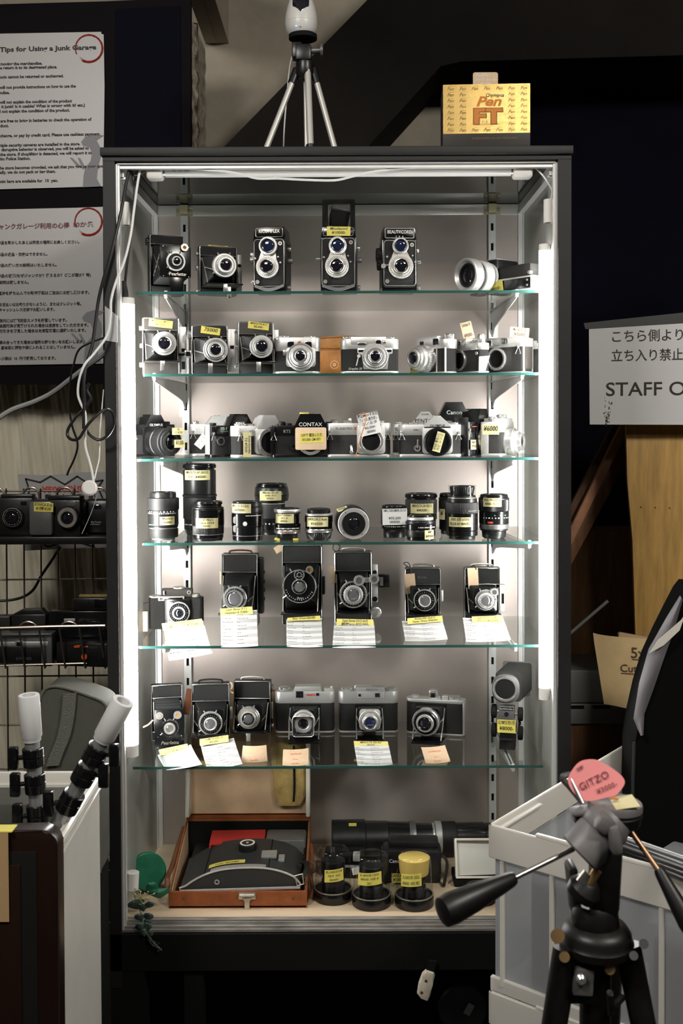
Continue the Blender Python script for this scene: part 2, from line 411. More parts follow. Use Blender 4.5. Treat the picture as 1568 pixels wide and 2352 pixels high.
# slotted uprights
UPX = (P(427, 980, .42).x, P(1130, 980, .42).x)
for ux in UPX:
    b = MB(); w2 = .0085
    z = ZB + .02; slots = []
    k = 0
    zz = ZT - .06
    while zz > ZB + .05: slots.append(zz); zz -= .0475
    edges = [ZT - .03]
    for s in slots: edges += [s + .009, s - .009]
    edges.append(ZB + .02)
    b.bx(ux - w2, ux - .0032, YB - .020, YB - .0165, ZB + .02, ZT - .03); b.bx(ux + .0032, ux + w2, YB - .020, YB - .0165, ZB + .02, ZT - .03)
    for i in range(0, len(edges) - 1, 2): b.bx(ux - .0032, ux + .0032, YB - .020, YB - .0165, edges[i + 1], edges[i])
    b.bx(ux - w2, ux - w2 + .0015, YB - .0165, YB - .004, ZB + .02, ZT - .03); b.bx(ux + w2 - .0015, ux + w2, YB - .0165, YB - .004, ZB + .02, ZT - .03)
    up = b.build('slotted_upright', 'steel_upright', cab)
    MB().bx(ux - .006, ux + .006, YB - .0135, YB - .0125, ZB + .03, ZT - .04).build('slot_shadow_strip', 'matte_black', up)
    c = MB(); c.bx(ux - .010, ux + .010, YB - .030, YB - .016, ZT - .026, ZT - .006, .0015); c.bx(ux - .020, ux + .020, YB - .0175, YB - .0155, ZT - .031, ZT - .010)
    cl = c.build('rail_clip', 'zinc_clip', cab)
    c = MB()
    for s in (-1, 1): c.cyl((ux + s * .015, YB - .0175, ZT - .021), (ux + s * .015, YB - .020, ZT - .021), .0035, seg=10)
    c.build('screw', 'chrome', cl)
# glass shelves on brackets
SHELF = [1.7318, 1.5613, 1.3847, 1.2093, .9929, .7388]
SX = [(-.440, .440), (-.425, .440), (-.440, .440), (-.430, .420), (-.440, .440), (-.457, .4145)]
BR = [((384, 431), (1186, 1131)), ((356, 431), (1198, 1131)), ((372, 431), (1178, 1131)), ((386, 431), (1215, 1131)), ((373, 431), (1183, 1131)), ((400, 431), (1177, 1131))]
words = ['the top of six', 'second from the top', 'third from the top', 'fourth from the top', 'fifth from the top', 'lowest of six']
holds = ['holding twin lens cameras', 'holding silver viewfinder cameras', 'holding single lens reflex cameras', 'holding upright lenses', 'holding tall folding cameras', 'holding folding cameras and tags']
for i, z in enumerate(SHELF):
    x0, x1 = max(SX[i][0], XL + .006), min(SX[i][1], XR - .006)
    pol = rrect(x0, x1, .05, .405, .006)
    sh = MB().prism(pol, z - .0058, z, 'xy').build('glass_shelf', 'shelf_glass')
    tag(sh, 'clear glass shelf with green edge, %s, %s' % (words[i], holds[i]), 'shelf', 'glass shelves in the cabinet')
    e = MB(); e.bx(x0 + .006, x1 - .006, .0488, .0499, z - .0056, z - .0002); e.build('front_edge', 'glass_edge', sh)
    for (fx, rx), ux in zip(BR[i], UPX):
        fp = P(fx, 980, .055).x
        yr, yf = YB - .021, .055
        q = lambda t: ux + (fp - ux) * t
        b = MB(); zt = z - .006
        t = .0022
        prof = [(0, 0), (1, 0), (1, -.010), (.92, -.013), (.26, -.036), (.10, -.044), (.03, -.058), (0, -.062)]
        A = [(q(a) - t / 2, yr + (yf - yr) * a, zt + h) for a, h in prof]; B = [(q(a) + t / 2, yr + (yf - yr) * a, zt + h) for a, h in prof]
        b.loops([A, B])
        b.loops([[(q(a) - .006, yr + (yf - yr) * a, zt), (q(a) + .006, yr + (yf - yr) * a, zt), (q(a) + .006, yr + (yf - yr) * a, zt - .0012), (q(a) - .006, yr + (yf - yr) * a, zt - .0012)] for a in (0, 1)])
        b.box((fp, .0525, z - .006), (.007, .005, .016), .0015)
        b.build('shelf_bracket', 'steel_upright', cab)
# -------------------------------------------------- fluorescent tubes
mat('tube_glow', (1, 1, 1), .5, emit=(1.0, .985, .955), estr=59.0)
mat('tube_off', (.80, .79, .76), .25, spec=.6)
mat('white_plastic', (.80, .78, .74), .4)
mat('white_plastic_frame', (.70, .70, .68), .4)
def strip_lamp(name, label, x, xb, y, z0, z1, r, body_side):
    t = thing(name, label, 'lamp', (x, y, z0), 0, 'vertical strip lamps')
    MB().cyl((0, 0, .012), (0, 0, z1 - z0 - .012), r, seg=24).build('tube', 'tube_glow', t)
    MB().bx(xb[0], xb[1], -.008, .016, 0, z1 - z0, .002).build('housing', 'white_plastic', t)
    e = MB(); e.cyl((0, 0, -.012), (0, 0, .014), r * 1.02, seg=20, bev=.001); e.cyl((0, 0, z1 - z0 - .014), (0, 0, z1 - z0), r * 1.02, seg=20, bev=.001)
    e.build('end_cap', 'white_plastic', t)
    return t
a, c_ = P(292, 685, .035), P(300, 1720, .035)
ltop = P(292, 685, .035).z; lbot = P(300, 1722, .035).z
strip_lamp('strip_lamp', 'lit white strip lamp standing inside the opening beside the left side pane', P(295, 1100, .035).x, (-.0235, -.016), .03, lbot, ltop, .0165, -1)
rtop = P(1256, 562, .035).z; rbot = P(1256, 1592, .035).z
strip_lamp('strip_lamp', 'lit white strip lamp inside the opening beside the right side pane', P(1249, 1100, .035).x, (.0125, .0225), .03, rbot, rtop, .0115, 1)
# unlit tube along the top
zt = P(780, 391, .03).z
t = thing('fluorescent_tube', 'unlit white fluorescent tube lying across under the cabinet top', 'lamp', (0, .03, zt))
x0, x1 = P(380, 391, .03).x, P(1172, 391, .03).x
MB().cyl((x0, 0, 0), (x1, 0, 0), .0135, seg=28).build('tube', 'tube_off', t)
b = MB(); b.cyl((x0 - .006, 0, 0), (x0 + .008, 0, 0), .0125, seg=24); b.cyl((x1 - .008, 0, 0), (x1 + .006, 0, 0), .0125, seg=24); b.build('metal_cap', 'chrome', t)
for sx, xx0, xx1 in ((-1, P(338, 391, .03).x, x0 - .004), (1, x1 + .004, P(1221, 391, .03).x)):
    MB().box(((xx0 + xx1) / 2, 0, -.001), (abs(xx1 - xx0), .032, .036), .006, seg=3).build('lamp_holder', 'white_plastic', t)
x = P(415, 391, .03).x
bb = MB(); bb.text('DNL', lambda a, h: (x + a, -.0138, .003 + h), .010, bold=.0006); bb.text('FSL  18T-18W', lambda a, h: (x + .002 + a, -.0138, -.005 + h), .006); bb.build('lettering', 'ink', t)
# loose round sockets
def socket(label, px, py0, py1, r, y, tilt=0):
    a = P(px, py0, y); c = P(px, py1, y); h = a.z - c.z
    t = thing('lamp_socket', label, 'socket', c, 0, 'loose lamp sockets', rot=(0, R(tilt), 0))
    b = MB(); b.lathe([(r, 0), (r, h), (r - .002, h + .001), (.003, h + .0015)], seg=24, capa=False); b.lathe([(r, 0), (r - .002, .0), (r - .002, .006)], seg=24, capa=False, capb=False); b.build('shell', 'white_plastic', t)
    b = MB(); b.lathe([(r - .0021, .004), (.002, .004)], seg=24, capa=False); b.build('contact_plate', 'manila_paper', t)
socket('white round lamp socket hanging by black cable in upper left corner of cabinet', 286, 466, 518, .0125, .03, -2)
socket('white round lamp socket hanging in the upper right corner of cabinet', 1262, 459, 512, .0125, .03)
socket('white round lamp socket standing on cabinet floor beside the artificial leaves', 303, 2003, 2042, .0135, .03, 3)
# ================================================================ builders for cameras (units: photo pixels at the depth of the thing; x right, y away, z up)
def shelf_root(name, label, cat, px, Y, z, yaw=0., group=None, tilt=0.):
    """Empty at the thing's base on a shelf of height z"""
    x = P(px, 980, Y).x
    # pixel columns drift a little with height: refine once
    py = 980 + (1.45 - z) / U(Y)
    x = P(px, py, Y).x
    return thing(name, label, cat, (x, Y, z + .0004), yaw, group, rot=(0, R(tilt), R(yaw))), U(Y)
F_ = (0, -1, 0)
def ring_stack(p, u, cx, cz, y, rings, name='lens', glass=None, gm='lens_glass', gy=None):
    """stepped rings, outermost first: (outer radius, front y, material, knurl); children of the first one after it"""
    root = None
    for i, rg in enumerate(rings):
        ro, fy, m = rg[:3]; kn = rg[3] if len(rg) > 3 else 0
        ri = rings[i + 1][0] * .92 if i + 1 < len(rings) else (glass if glass else ro * .7)
        back = y; h = back - fy; bv = min(.12 * h, .05 * ro + .2)
        b = MB(u)
        if kn: b.lathe([(ri, 0), (ro, 0, 1), (ro, h - bv, 1), (ro - bv, h), (ri + bv * .5, h), (ri, h - bv)], (cx, back, cz), F_, knurl=kn, kd=ro * .022, closed=True)
        else: b.ring((cx, back, cz), F_, ri, ro, h, 40, bv)
        nm = name if root is None else ('focus_ring' if kn else 'lens_ring')
        o = b.build(nm, m, p if root is None else root)
        if root is None: root = o
    if glass:
        gy = rings[-1][1] if gy is None else gy
        MB(u).dome((cx, gy + glass * .35, cz), F_, glass * 1.04, glass * .28, 28, 6).build('front_glass', gm, root)
    return root
def ticks(p, u, cx, cz, y, r, n, ln, m='white_paint', a0=0, a1=360, w=.42, name='scale_marks'):
    b = MB(u)
    for i in range(n):
        a = R(a0 + (a1 - a0) * i / n); c, s = math.cos(a), math.sin(a)
        l = ln * (1.0 if i % 3 == 0 else .55)
        pts = [(r * c - w * s, r * s + w * c), (r * c + w * s, r * s - w * c), ((r + l) * c + w * s, (r + l) * s - w * c), ((r + l) * c - w * s, (r + l) * s + w * c)]
        b.faces([(cx + x, y, cz + z) for x, z in pts], [(0, 1, 2, 3)])
    return b.build(name, m, p)
def sticker(p, u, c, w, h, lines, rot=0., m='yellow_paper', ink='ink', y=None, size=None, curl=0., lean=0., name='price_sticker', shear=.15, yaw=0.):
    """flat taped label facing the viewer, centre c = (x, y, z); writing is its sub-part"""
    cx, cy, cz = c; ca, sa = math.cos(R(rot)), math.sin(R(rot)); cl, sl = math.cos(R(lean)), math.sin(R(lean)); cw, sw = math.cos(R(yaw)), math.sin(R(yaw))
    def f(x, z, d=0.):
        y = curl * ((2 * x / w) ** 2) * -1 - d
        xx, zz = x * ca - z * sa, x * sa + z * ca
        yy, z2 = y * cl - zz * sl, zz * cl + y * sl
        return (cx + xx * cw - yy * sw, cy + xx * sw + yy * cw, cz + z2)
    o = MB(u).sheet(lambda a, b: f((a - .5) * w, (b - .5) * h), 4, 2, .35).build(name, m, p)
    if lines:
        b = MB(u); n = len(lines); lh = h / (n + .25)
        for i, ln in enumerate(lines):
            t, k, al = (ln + (0,))[:3] if isinstance(ln, tuple) else (ln, 1., 0)
            sz = (size or lh * .92) * k
            est = max(1, sum(1.0 if ord(ch) > 0x2000 else .56 for ch in t)) * sz
            sx = min(1.05, .92 * w / est)
            z0 = h / 2 - lh * (i + 1) + lh * .22
            b.text(t, lambda x, z: f(x + al * w * .2, z + z0, .45), sz, sx, shear, bold=sz * .012)
        b.build('lettering', ink, o)
    return o
def knob(p, u, c, axis, r, h, m='chrome', name='knob', n=18):
    b = MB(u); b.lathe([(r * .95, 0), (r, h * .12, 1), (r, h * .85, 1), (r * .8, h)], c, axis, knurl=n, kd=r * .07); return b.build(name, m, p)
def lettering(p, u, s, x, y, z, size, m='white_paint', sx=1., spacing=1., shear=0., name='lettering', bold=0.):
    return MB(u).text(s, lambda a, h: (x + a, y, z + h), size, sx, shear, spacing, bold).build(name, m, p)
def bellows(p, u, A, B, y0, y1, n, cz=None):
    """pleats between rectangle A (x0,x1,z0,z1) at y0 and B at y1"""
    L = []; N = n * 2
    for i in range(N + 1):
        t = i / N; d = (2.2 if i % 2 else 0)
        q = [a + (b_ - a) * t for a, b_ in zip(A, B)]
        L.append([(x, y0 + (y1 - y0) * t, z) for x, z in rrect(q[0] + d, q[1] - d, q[2] + d, q[3] - d, 3, 2)])
    return MB(u).loops(L).build('bellows', 'bellows_cloth', p, smooth=20)
def strap_lug(p, u, c, s=1., m='chrome'):
    x, y, z = c; b = MB(u); b.tube([(x, y, z + 8 * s), (x - 6.5 * s, y - 2, z - 8 * s), (x + 6.5 * s, y - 2, z - 8 * s)], .95 * s, 6, closed=True); b.ring((x, y + 1.5, z + 8 * s), F_, 1.2 * s, 3.2 * s, 2.2, 14); return b.build('strap_ring', m, p)

def folder(label, px, Y, z, W, H, yaw=0., D=26, top=26, bot=26, L=62, lc=(0, .46), rings=None, glass=9, gm='lens_glass_grey', leather='black_leather', trim='chrome', bed=True, knobs=(), group='folding cameras', side='black_enamel', struts=True, marks=True, backW=0, bedz=None, foot=True, handle=False, bx=(.86, .52), tilt=0, name='folding_camera'):
    """upright folding camera with its bed down; origin under the middle of the front face"""
    r, u = shelf_root(name, label, 'camera', px, Y, z, yaw, group, tilt)
    w = W / 2; bedz = bot if bedz is None else bedz
    b = MB(u); b.bx(-w, w, D * .45, D, 0, H, 3); b.bx(-w, -w + 3.2, 0, D * .6, 1, H - 1, 1); b.bx(w - 3.2, w, 0, D * .6, 1, H - 1, 1)
    b.bx(-w + 2, w - 2, .8, D * .6, H - top, H - .8, 1.5); b.bx(-w + 2, w - 2, .8, D * .6, .8, bot, 1.5)
    b.build('body', side, r)
    MB(u).bx(-w + 4, w - 4, -.4, 1.4, H - top + 1.5, H - 3, .8).build('front_leather', leather, r)
    MB(u).bx(-w + 4, w - 4, -.4, 1.4, 2, bot - 1.5, .8).build('front_leather', leather, r)
    b = MB(u); b.tube([(x, -.2, zz) for x, zz in rrect(-w + 1, w - 1, 1.5, H - 1, 4, 3)], .75, 6, closed=True); b.tube([(-w + 2, -.3, H - top), (w - 2, -.3, H - top)], .6, 6)
    b.build('edge_trim', trim, r)
    cx, cz = lc[0], lc[1] * H
    sw, sh = W * bx[1] / 2, W * bx[1] / 2
    bellows(r, u, (-w * bx[0], w * bx[0], bot + 2, H - top - 2), (cx - sw, cx + sw, cz - sh, cz + sh), 3, -L + 5, 6)
    if bed:
        bd = MB(u).bx(-w + 3, w - 3, -L - 14, 1, bedz - 2.6, bedz, 1).build('bed', 'black_enamel', r)
        MB(u).bx(-w + 4, w - 4, -L - 13, 0, bedz - 3.6, bedz - 2.4, .5).build('bed_leather', leather, bd)
        if foot: MB(u).bx(-5, 5, -L - 15, -L - 12, bedz - min(24, bedz), bedz - 2, .8).build('bed_foot', 'chrome', bd)
    if struts:
        for s in (-1, 1):
            b = MB(u); b.tube([(s * (w - 5), -4, H - top - 8), (s * (w - 6), -L * .45, cz), (s * (w - 7), -L + 2, bedz + 2)], 1.1, 6); b.tube([(s * (w - 6), -L * .45, cz), (cx + s * sw, -L + 3, cz - sh * .4)], 1.0, 6); b.build('strut', 'dull_nickel', r)
    st = MB(u).prism([(cx + x, cz + zz) for x, zz in rrect(-sw - 2, sw + 2, -sh - 2, sh + 2, 5)], -L + 1, -L + 5, 'xz', .8).build('lens_board', 'black_enamel', r)
    rings = rings or [(24, -L - 7, 'satin_chrome'), (19, -L - 10, 'black_enamel'), (14, -L - 16, 'chrome')]
    ls = ring_stack(r, u, cx, cz, -L + 1, rings, 'shutter', glass, gm)
    if marks: ticks(ls, u, cx, cz, rings[1][1] - .3 if len(rings) > 1 else rings[0][1] - .3, (rings[1][0] + (rings[2][0] if len(rings) > 2 else 0)) / 2 - 1.2, 24, 2.2, 'silver_paint', w=.35)
    b = MB(u); r0 = rings[0][0]
    for an in (65, 118, 215): b.tube([(cx + math.cos(R(an)) * r0 * .9, -L - 3, cz + math.sin(R(an)) * r0 * .9), (cx + math.cos(R(an)) * r0 * 1.2, -L - 5, cz + math.sin(R(an)) * r0 * 1.2)], 1.5, 6)
    b.build('shutter_lever', 'chrome', ls)
    for (sx, kz, kr, kh) in knobs: knob(r, u, (sx * w, D * .55, kz), (sx, 0, 0), kr, kh, 'chrome', 'winding_knob')
    if handle:
        MB(u).tube([(-w * .62, D * .5, H), (-w * .55, D * .5, H + 5), (0, D * .5, H + 7), (w * .55, D * .5, H + 5), (w * .62, D * .5, H)], 2.2, 8, smooth=4, flat=1.).build('carrying_strap', handle if isinstance(handle, str) else 'dark_brown_leather', r)
    return r, u

def tlr(label, px, Y, z, W, H, yaw, up, lo, hood, name_text, D=86, plate='black', extra=None, arc=True):
    """twin lens camera; up / lo = (x, z, ring radius, glass radius)"""
    r, u = shelf_root('twin_lens_camera', label, 'camera', px, Y, z, yaw, 'twin lens cameras')
    w = W / 2; Hb = H - hood
    MB(u).bx(-w, w, 6, D, 3, Hb, 2.5).build('body', 'black_enamel', r)
    for s in (-1, 1): MB(u).bx(s * w - .6, s * w + .6, 12, D - 8, 12, Hb - 10, .4).build('side_leather', 'black_leather', r)
    MB(u).prism(rrect(-w + 2, w - 2, 10, Hb - 2, 7), .5, 8, 'xz', 1.2).build('front_panel', 'black_leather', r)
    b = MB(u); b.tube([(x, .3, zz) for x, zz in rrect(-w + 3.5, w - 3.5, 14, Hb - 4, 8)], .95, 6, closed=True); b.build('front_trim', 'chrome', r)
    # top plate with the name
    MB(u).prism([(-w + 1, Hb - 1), (w - 1, Hb - 1), (w - 4, H), (-w + 4, H)], 5, D - 6, 'xz', 2).build('viewing_hood', 'black_enamel', r)
    np_ = MB(u).prism(rrect(-w + 7, w - 7, Hb + 2, H - 3, 3), 3.6, 6, 'xz', .5).build('name_plate', 'black_enamel', r)
    b = MB(u); b.tube([(x, 3.4, zz) for x, zz in rrect(-w + 7, w - 7, Hb + 2, H - 3, 3)], .6 if plate != 'chrome' else 1.3, 6, closed=True); b.build('name_border', 'chrome', np_)
    if name_text: 
        lettering(np_, u, name_text[0], 0, 3.2, Hb + hood * (.42 if len(name_text) == 1 else .5) - 1, name_text[1], 'satin_chrome' if plate == 'chrome' else 'dull_nickel', sx=name_text[2] if len(name_text) > 2 else .9, bold=.14)
    # lens plate joining both lenses
    (ux, uz, ur, ug), (lx, lz, lr, lg) = up, lo
    n = 14; pol = [(ux + ur * math.cos(R(a)), uz + ur * math.sin(R(a))) for a in range(-40, 221, 20)] + [(lx + lr * math.cos(R(a)), lz + lr * math.sin(R(a))) for a in range(140, 401, 20)]
    lp = MB(u).prism(pol, -3, 1, 'xz', .8).build('lens_plate', 'dull_nickel', r)
    ring_stack(r, u, ux, uz, -2, [(ur, -11, 'satin_chrome'), (ur * .84, -13, 'chrome')], 'viewing_lens', ug, 'lens_glass_blue', -10)
    tl = ring_stack(r, u, lx, lz, -2, [(lr, -8, 'satin_chrome'), (lr * .80, -11, 'dull_nickel'), (lg * 1.22, -15, 'chrome')], 'taking_lens', lg, 'lens_glass', -13)
    ticks(tl, u, lx, lz, -8.4, lr * .84, 30, lr * .11, 'ink', w=.35)
    b = MB(u)
    for (x, zz, k) in ((lx - lr * 1.1, lz + lr * .75, 2.4), (lx + lr * 1.15, lz + lr * .35, 2.2), (lx + lr * .95, lz + lr * .85, 2.0)): b.cyl((x, 1, zz), (x, -5, zz), k, seg=12)
    b.build('lever_pin', 'chrome', r)
    for x, zz, m in ((w - 12, Hb - 14, 'amber_glass'), (-w + 11, 24, 'chrome')):
        k = MB(u).ring((x, 1, zz), F_, 2, 4.6, 2.6, 18).build('flash_terminal', 'chrome', r)
        MB(u).cyl((x, 1, zz), (x, -.4, zz), 2.1, seg=14).build('terminal_core', m, k)
    if arc:
        b = MB(u); b.loops([[(x, y, zz) for x, zz in ([(-w + 4 + (W - 8) * i / 12, 13 - 10 * math.sin(PI * i / 12)) for i in range(13)] + [(w - 4 - (W - 8) * i / 12, 19 - 9 * math.sin(PI * i / 12) ) for i in range(13)])] for y in (.6, -1.2)]); b.build('base_arc', 'gunmetal', r)
        b = MB(u); b.tube([(-w + 4 + (W - 8) * i / 12, -1.3, 13 - 10 * math.sin(PI * i / 12)) for i in range(13)], .7, 6); b.build('arc_trim', 'chrome', r)
    for sx in (-w + 6, w - 6):
        MB(u).cyl((sx, 10, 0), (sx, 10, 5), 3, seg=12).build('foot', 'chrome', r)
    for (zz, kr, kh) in ((Hb * .82, 5, 8), (Hb * .6, 6, 12), (12, 6, 9)): knob(r, u, (w, 22 + zz * .12, zz), (1, 0, 0), kr, kh, 'gunmetal' if kr != 5 else 'chrome', 'side_knob')
    return r, u

def chrome_top_body(r, u, W, H, D, th, step=None, round_end=None, leather='black_leather', top='satin_chrome', y=0., bt=6):
    """common 35 mm body: leather middle with rounded ends, metal top and base plates"""
    re = D * .45 if round_end is None else round_end; w = W / 2
    def out(k): return [(x, yy) for x, yy in rrect(-w + k, w - k, y + k, y + D - k, re)]
    MB(u).prism(out(.8), bt, H - th, 'xy').build('body', leather, r)
    MB(u).prism(out(0), 0, bt, 'xy', .8).build('base_plate', top, r)
    MB(u).prism(out(0), H - th, H, 'xy', 1.6).build('top_plate', top, r)
def slr(label, px, Y, z, W, H, yaw, top='satin_chrome', prism_h=26, prism_w=56, D=44, th=24, mount='hole', text_=None, body_text=None, lens_r=27, group='single lens reflex cameras', px_off=0, flat=False, dials=((-.78, 8, 6), (.74, 9, 7), (.48, 4, 5)), prism='poly', lug=True, grip=False, cap=None, name='reflex_camera', tilt=0, leather='black_leather', pm=None, lens_x=0., prism_top=.5):
    r, u = shelf_root(name, label, 'camera', px, Y, z, yaw, group, tilt)
    w = W / 2; Hs = H - prism_h; pm = pm or top
    chrome_top_body(r, u, W, Hs, D, th, round_end=D * .32, top=top, leather=leather)
    x = lens_x; pw = prism_w / 2; t = prism_top
    L = []
    for y, k in ((-5, 1.), (D * .35, 1.), (D * .8, .8), (D - 2, .72)):
        L.append([(x - pw * k, y, Hs - 8), (x + pw * k, y, Hs - 8), (x + pw * k, y, Hs - 2), (x + pw * t * k, y, Hs + prism_h * (1 if y < D * .6 else .78)), (x - pw * t * k, y, Hs + prism_h * (1 if y < D * .6 else .78)), (x - pw * k, y, Hs - 2)])
    b = MB(u); b.loops(L); pr = b.build('prism_housing', pm, r, smooth=20)
    b = MB(u); b.bx(x - 9, x + 9, D * .35, D * .8, Hs + prism_h * .9, Hs + prism_h * .9 + 3.2, .6); b.build('hot_shoe', 'chrome' if pm != 'black_enamel' else 'black_metal', pr)
    if text_: lettering(pr, u, text_[0], x, -5.5, Hs + text_[2], text_[1], text_[3] if len(text_) > 3 else 'white_paint', sx=1.05, bold=.05)
    if body_text: lettering(r, u, body_text[0], body_text[2], -.9, body_text[3], body_text[1], body_text[4] if len(body_text) > 4 else 'white_paint', bold=.1)
    cz = Hs * .46; mr = lens_r
    # mirror box front
    MB(u).prism([(x + a, c) for a, c in rrect(-mr * 1.12, mr * 1.12, 7, Hs - 4, 8)], -5, 3, 'xz', 1.2).build('mount_front', top if mount != 'lens' else pm, r)
    if mount == 'hole':
        m_ = MB(u); m_.ring((x, -4, cz), F_, mr * .74, mr, 7, 40, .8); mo = m_.build('lens_mount', 'chrome', r)
        MB(u).lathe([(mr * .75, 0), (mr * .75, .2), (mr * .66, -.5), (mr * .64, -2.5)], (x, -9.4, cz), F_, 32, capa=False).build('mirror_chamber', 'matte_black', mo)
    elif mount == 'cap':
        mo = MB(u).ring((x, -4, cz), F_, mr * .9, mr * 1.05, 7, 40, .8).build('lens_mount', 'black_metal', r)
        c_ = MB(u); c_.lathe([(mr, 0, 1), (mr, 6, 1), (mr * .93, 8), (mr * .78, 8), (mr * .75, 6.5), (0.5, 6.5)], (x, -8, cz), F_, knurl=40, kd=.8); c_.build('body_cap', 'black_enamel', mo)
    elif mount == 'lens':
        rg = [(mr * 1.05, -14, 'black_metal'), (mr * 1.12, -26, 'black_metal', 40), (mr * .98, -40, 'black_enamel'), (mr * 1.06, -52, 'rubber', 44), (mr * 1.0, -62, 'black_metal'), (mr * .82, -64, 'black_enamel')]
        ls = ring_stack(r, u, x, cz, -3, rg, 'lens', mr * .55, 'lens_glass', -56)
        ls_t = MB(u)
        for i in range(14):
            a = R(20 + i * 22); rr = mr * .985
            ls_t.box((x + math.cos(a) * rr, -34, cz + math.sin(a) * rr), (2.4, 3.2, 2.4), 0, (0, -math.degrees(a), 0))
        ls_t.build('scale_numbers', 'white_paint', ls)
    # dials on the top
    for (fx, rr, hh) in dials: knob(r, u, (fx * w, D * .5, Hs), (0, 0, 1), rr, hh, 'chrome' if top != 'black_enamel' else 'black_metal', 'top_dial', 22)
    if lug:
        for s in (-1, 1): strap_lug(r, u, (s * (w - 7), .2, Hs - th - 2), 1.)
    return r, u

def rf35(label, px, Y, z, W, H, yaw, D=40, th=22, hump=None, lens=None, windows=(), badge=None, knobs=(), leather='black_leather', glass=9, group='small viewfinder cameras', lx=0., lz=.42, mount_hole=0, name='viewfinder_camera', tilt=0, gm='lens_glass', re=None):
    r, u = shelf_root(name, label, 'camera', px, Y, z, yaw, group, tilt)
    w = W / 2
    chrome_top_body(r, u, W, H, D, th, leather=leather, round_end=re)
    if hump: MB(u).bx(hump[0], hump[1], -1.5, D - 3, H - th * .6, H + hump[2], 3).build('finder_housing', 'satin_chrome', r)
    for (wx, wz, ww, wh) in windows:
        f = MB(u).bx(wx - ww / 2 - 1.2, wx + ww / 2 + 1.2, -2.4, 0, wz - wh / 2 - 1.2, wz + wh / 2 + 1.2, .6).build('window_frame', 'chrome', r)
        MB(u).bx(wx - ww / 2, wx + ww / 2, -2.8, -1, wz - wh / 2, wz + wh / 2).build('window_glass', 'lens_glass', f)
    if badge: MB(u).cyl((badge[0], 0, badge[1]), (badge[0], -2.6, badge[1]), badge[2], seg=18).build('badge', 'red_paint', r)
    cz = lz * H
    if lens: 
        ls = ring_stack(r, u, lx, cz, 1, lens, 'lens', glass, gm)
        ticks(ls, u, lx, cz, lens[0][1] - .3, lens[0][0] * .84, 36, lens[0][0] * .1, 'ink', w=.35)
    if mount_hole:
        mo = MB(u).ring((lx, 1, cz), F_, mount_hole * .78, mount_hole, 6, 36, .8).build('lens_mount', 'chrome' if leather != 'x' else 'black_metal', r)
        MB(u).lathe([(mount_hole * .8, 0), (mount_hole * .7, -.6), (mount_hole * .68, -3)], (lx, -3, cz), F_, 30, capa=False).build('mount_chamber', 'matte_black', mo)
    for (kx, kr, kh) in knobs: knob(r, u, (kx, D * .5, H + (hump[2] if hump and hump[0] < kx < hump[1] else 0)), (0, 0, 1), kr, kh, 'chrome', 'top_knob', 24)
    return r, u

def lens_upright(label, px, Y, z, bands, group='upright lenses', name='camera_lens', rear=False, stick=None, marks=(), tilt=0):
    """lens standing on its end; bands from the bottom: (radius, height, material, knurl count or 0)"""
    r, u = shelf_root(name, label, 'lens', px, Y, z, 0, group)
    zc = 0
    for i, bd in enumerate(bands):
        rr, h, m = bd[:3]; kn = bd[3] if len(bd) > 3 else 0; r2 = bd[4] if len(bd) > 4 else rr
        bv = min(1.2, h * .2)
        b = MB(u)
        if kn: b.lathe([(rr - bv, 0), (rr, bv, 1), (r2, h - bv, 1), (r2 - bv, h)], (0, 0, zc), (0, 0, 1), knurl=kn, kd=rr * .035)
        else: b.lathe([(rr - bv, 0), (rr, bv), (r2, h - bv), (r2 - bv, h)], (0, 0, zc), (0, 0, 1), 40)
        b.build('grip_ring' if kn else ('mount' if i == 0 else 'barrel'), m, r)
        zc += h
    rt = bands[-1][4] if len(bands[-1]) > 4 else bands[-1][0]
    MB(u).ring((0, 0, zc - .2), (0, 0, 1), rt * .80, rt * .96, 2.2, 40, .4).build('cap_rim', 'black_enamel', r)
    MB(u).lathe([(rt * .80, 0), (rt * .5, .4), (.5, .4)], (0, 0, zc), (0, 0, 1), 32, capa=False).build('lens_cap', 'black_metal', r)
    for (mz, rr, a0, a1, n, m, hh) in marks:
        b = MB(u)
        for i in range(n):
            a = R(a0 + (a1 - a0) * i / max(1, n - 1)) - PI / 2
            b.box((math.cos(a) * rr, math.sin(a) * rr, mz), (.6, 1.5 + (i % 3), hh), 0, (0, 0, math.degrees(a)))
        b.build('scale_marks', m, r)
    if stick: wrap_label(r, u, *stick)
    return r, u
def wrap_label(p, u, rr, a0, w, z0, z1, lines, m='pale_yellow_paper', ink='ink', rot=0.):
    """label wrapped round a barrel of radius rr; a0 = centre angle from the front (degrees, + to the right), w width in px"""
    def f(x, z, d=0.):
        a = R(a0) + x / rr - PI / 2; q = rr + .5 + d
        return (math.cos(a) * q, math.sin(a) * q, z + x * math.tan(R(rot)))
    o = MB(u).sheet(lambda i, j: f((i - .5) * w, z0 + (z1 - z0) * j), 10, 2, .3).build('price_label', m, p)
    b = MB(u); n = len(lines); lh = (z1 - z0) / (n + .2)
    for i, t in enumerate(lines):
        sz = lh * .85; est = max(1, sum(1.0 if ord(ch) > 0x2000 else .56 for ch in t)) * sz; sx = min(1.05, .92 * w / est)
        zz = z1 - lh * (i + 1) + lh * .25
        b.text(t, lambda x, z: f(x, z + zz, .5), sz, sx, .15, bold=sz * .01)
    b.build('lettering', ink, o)
    return o
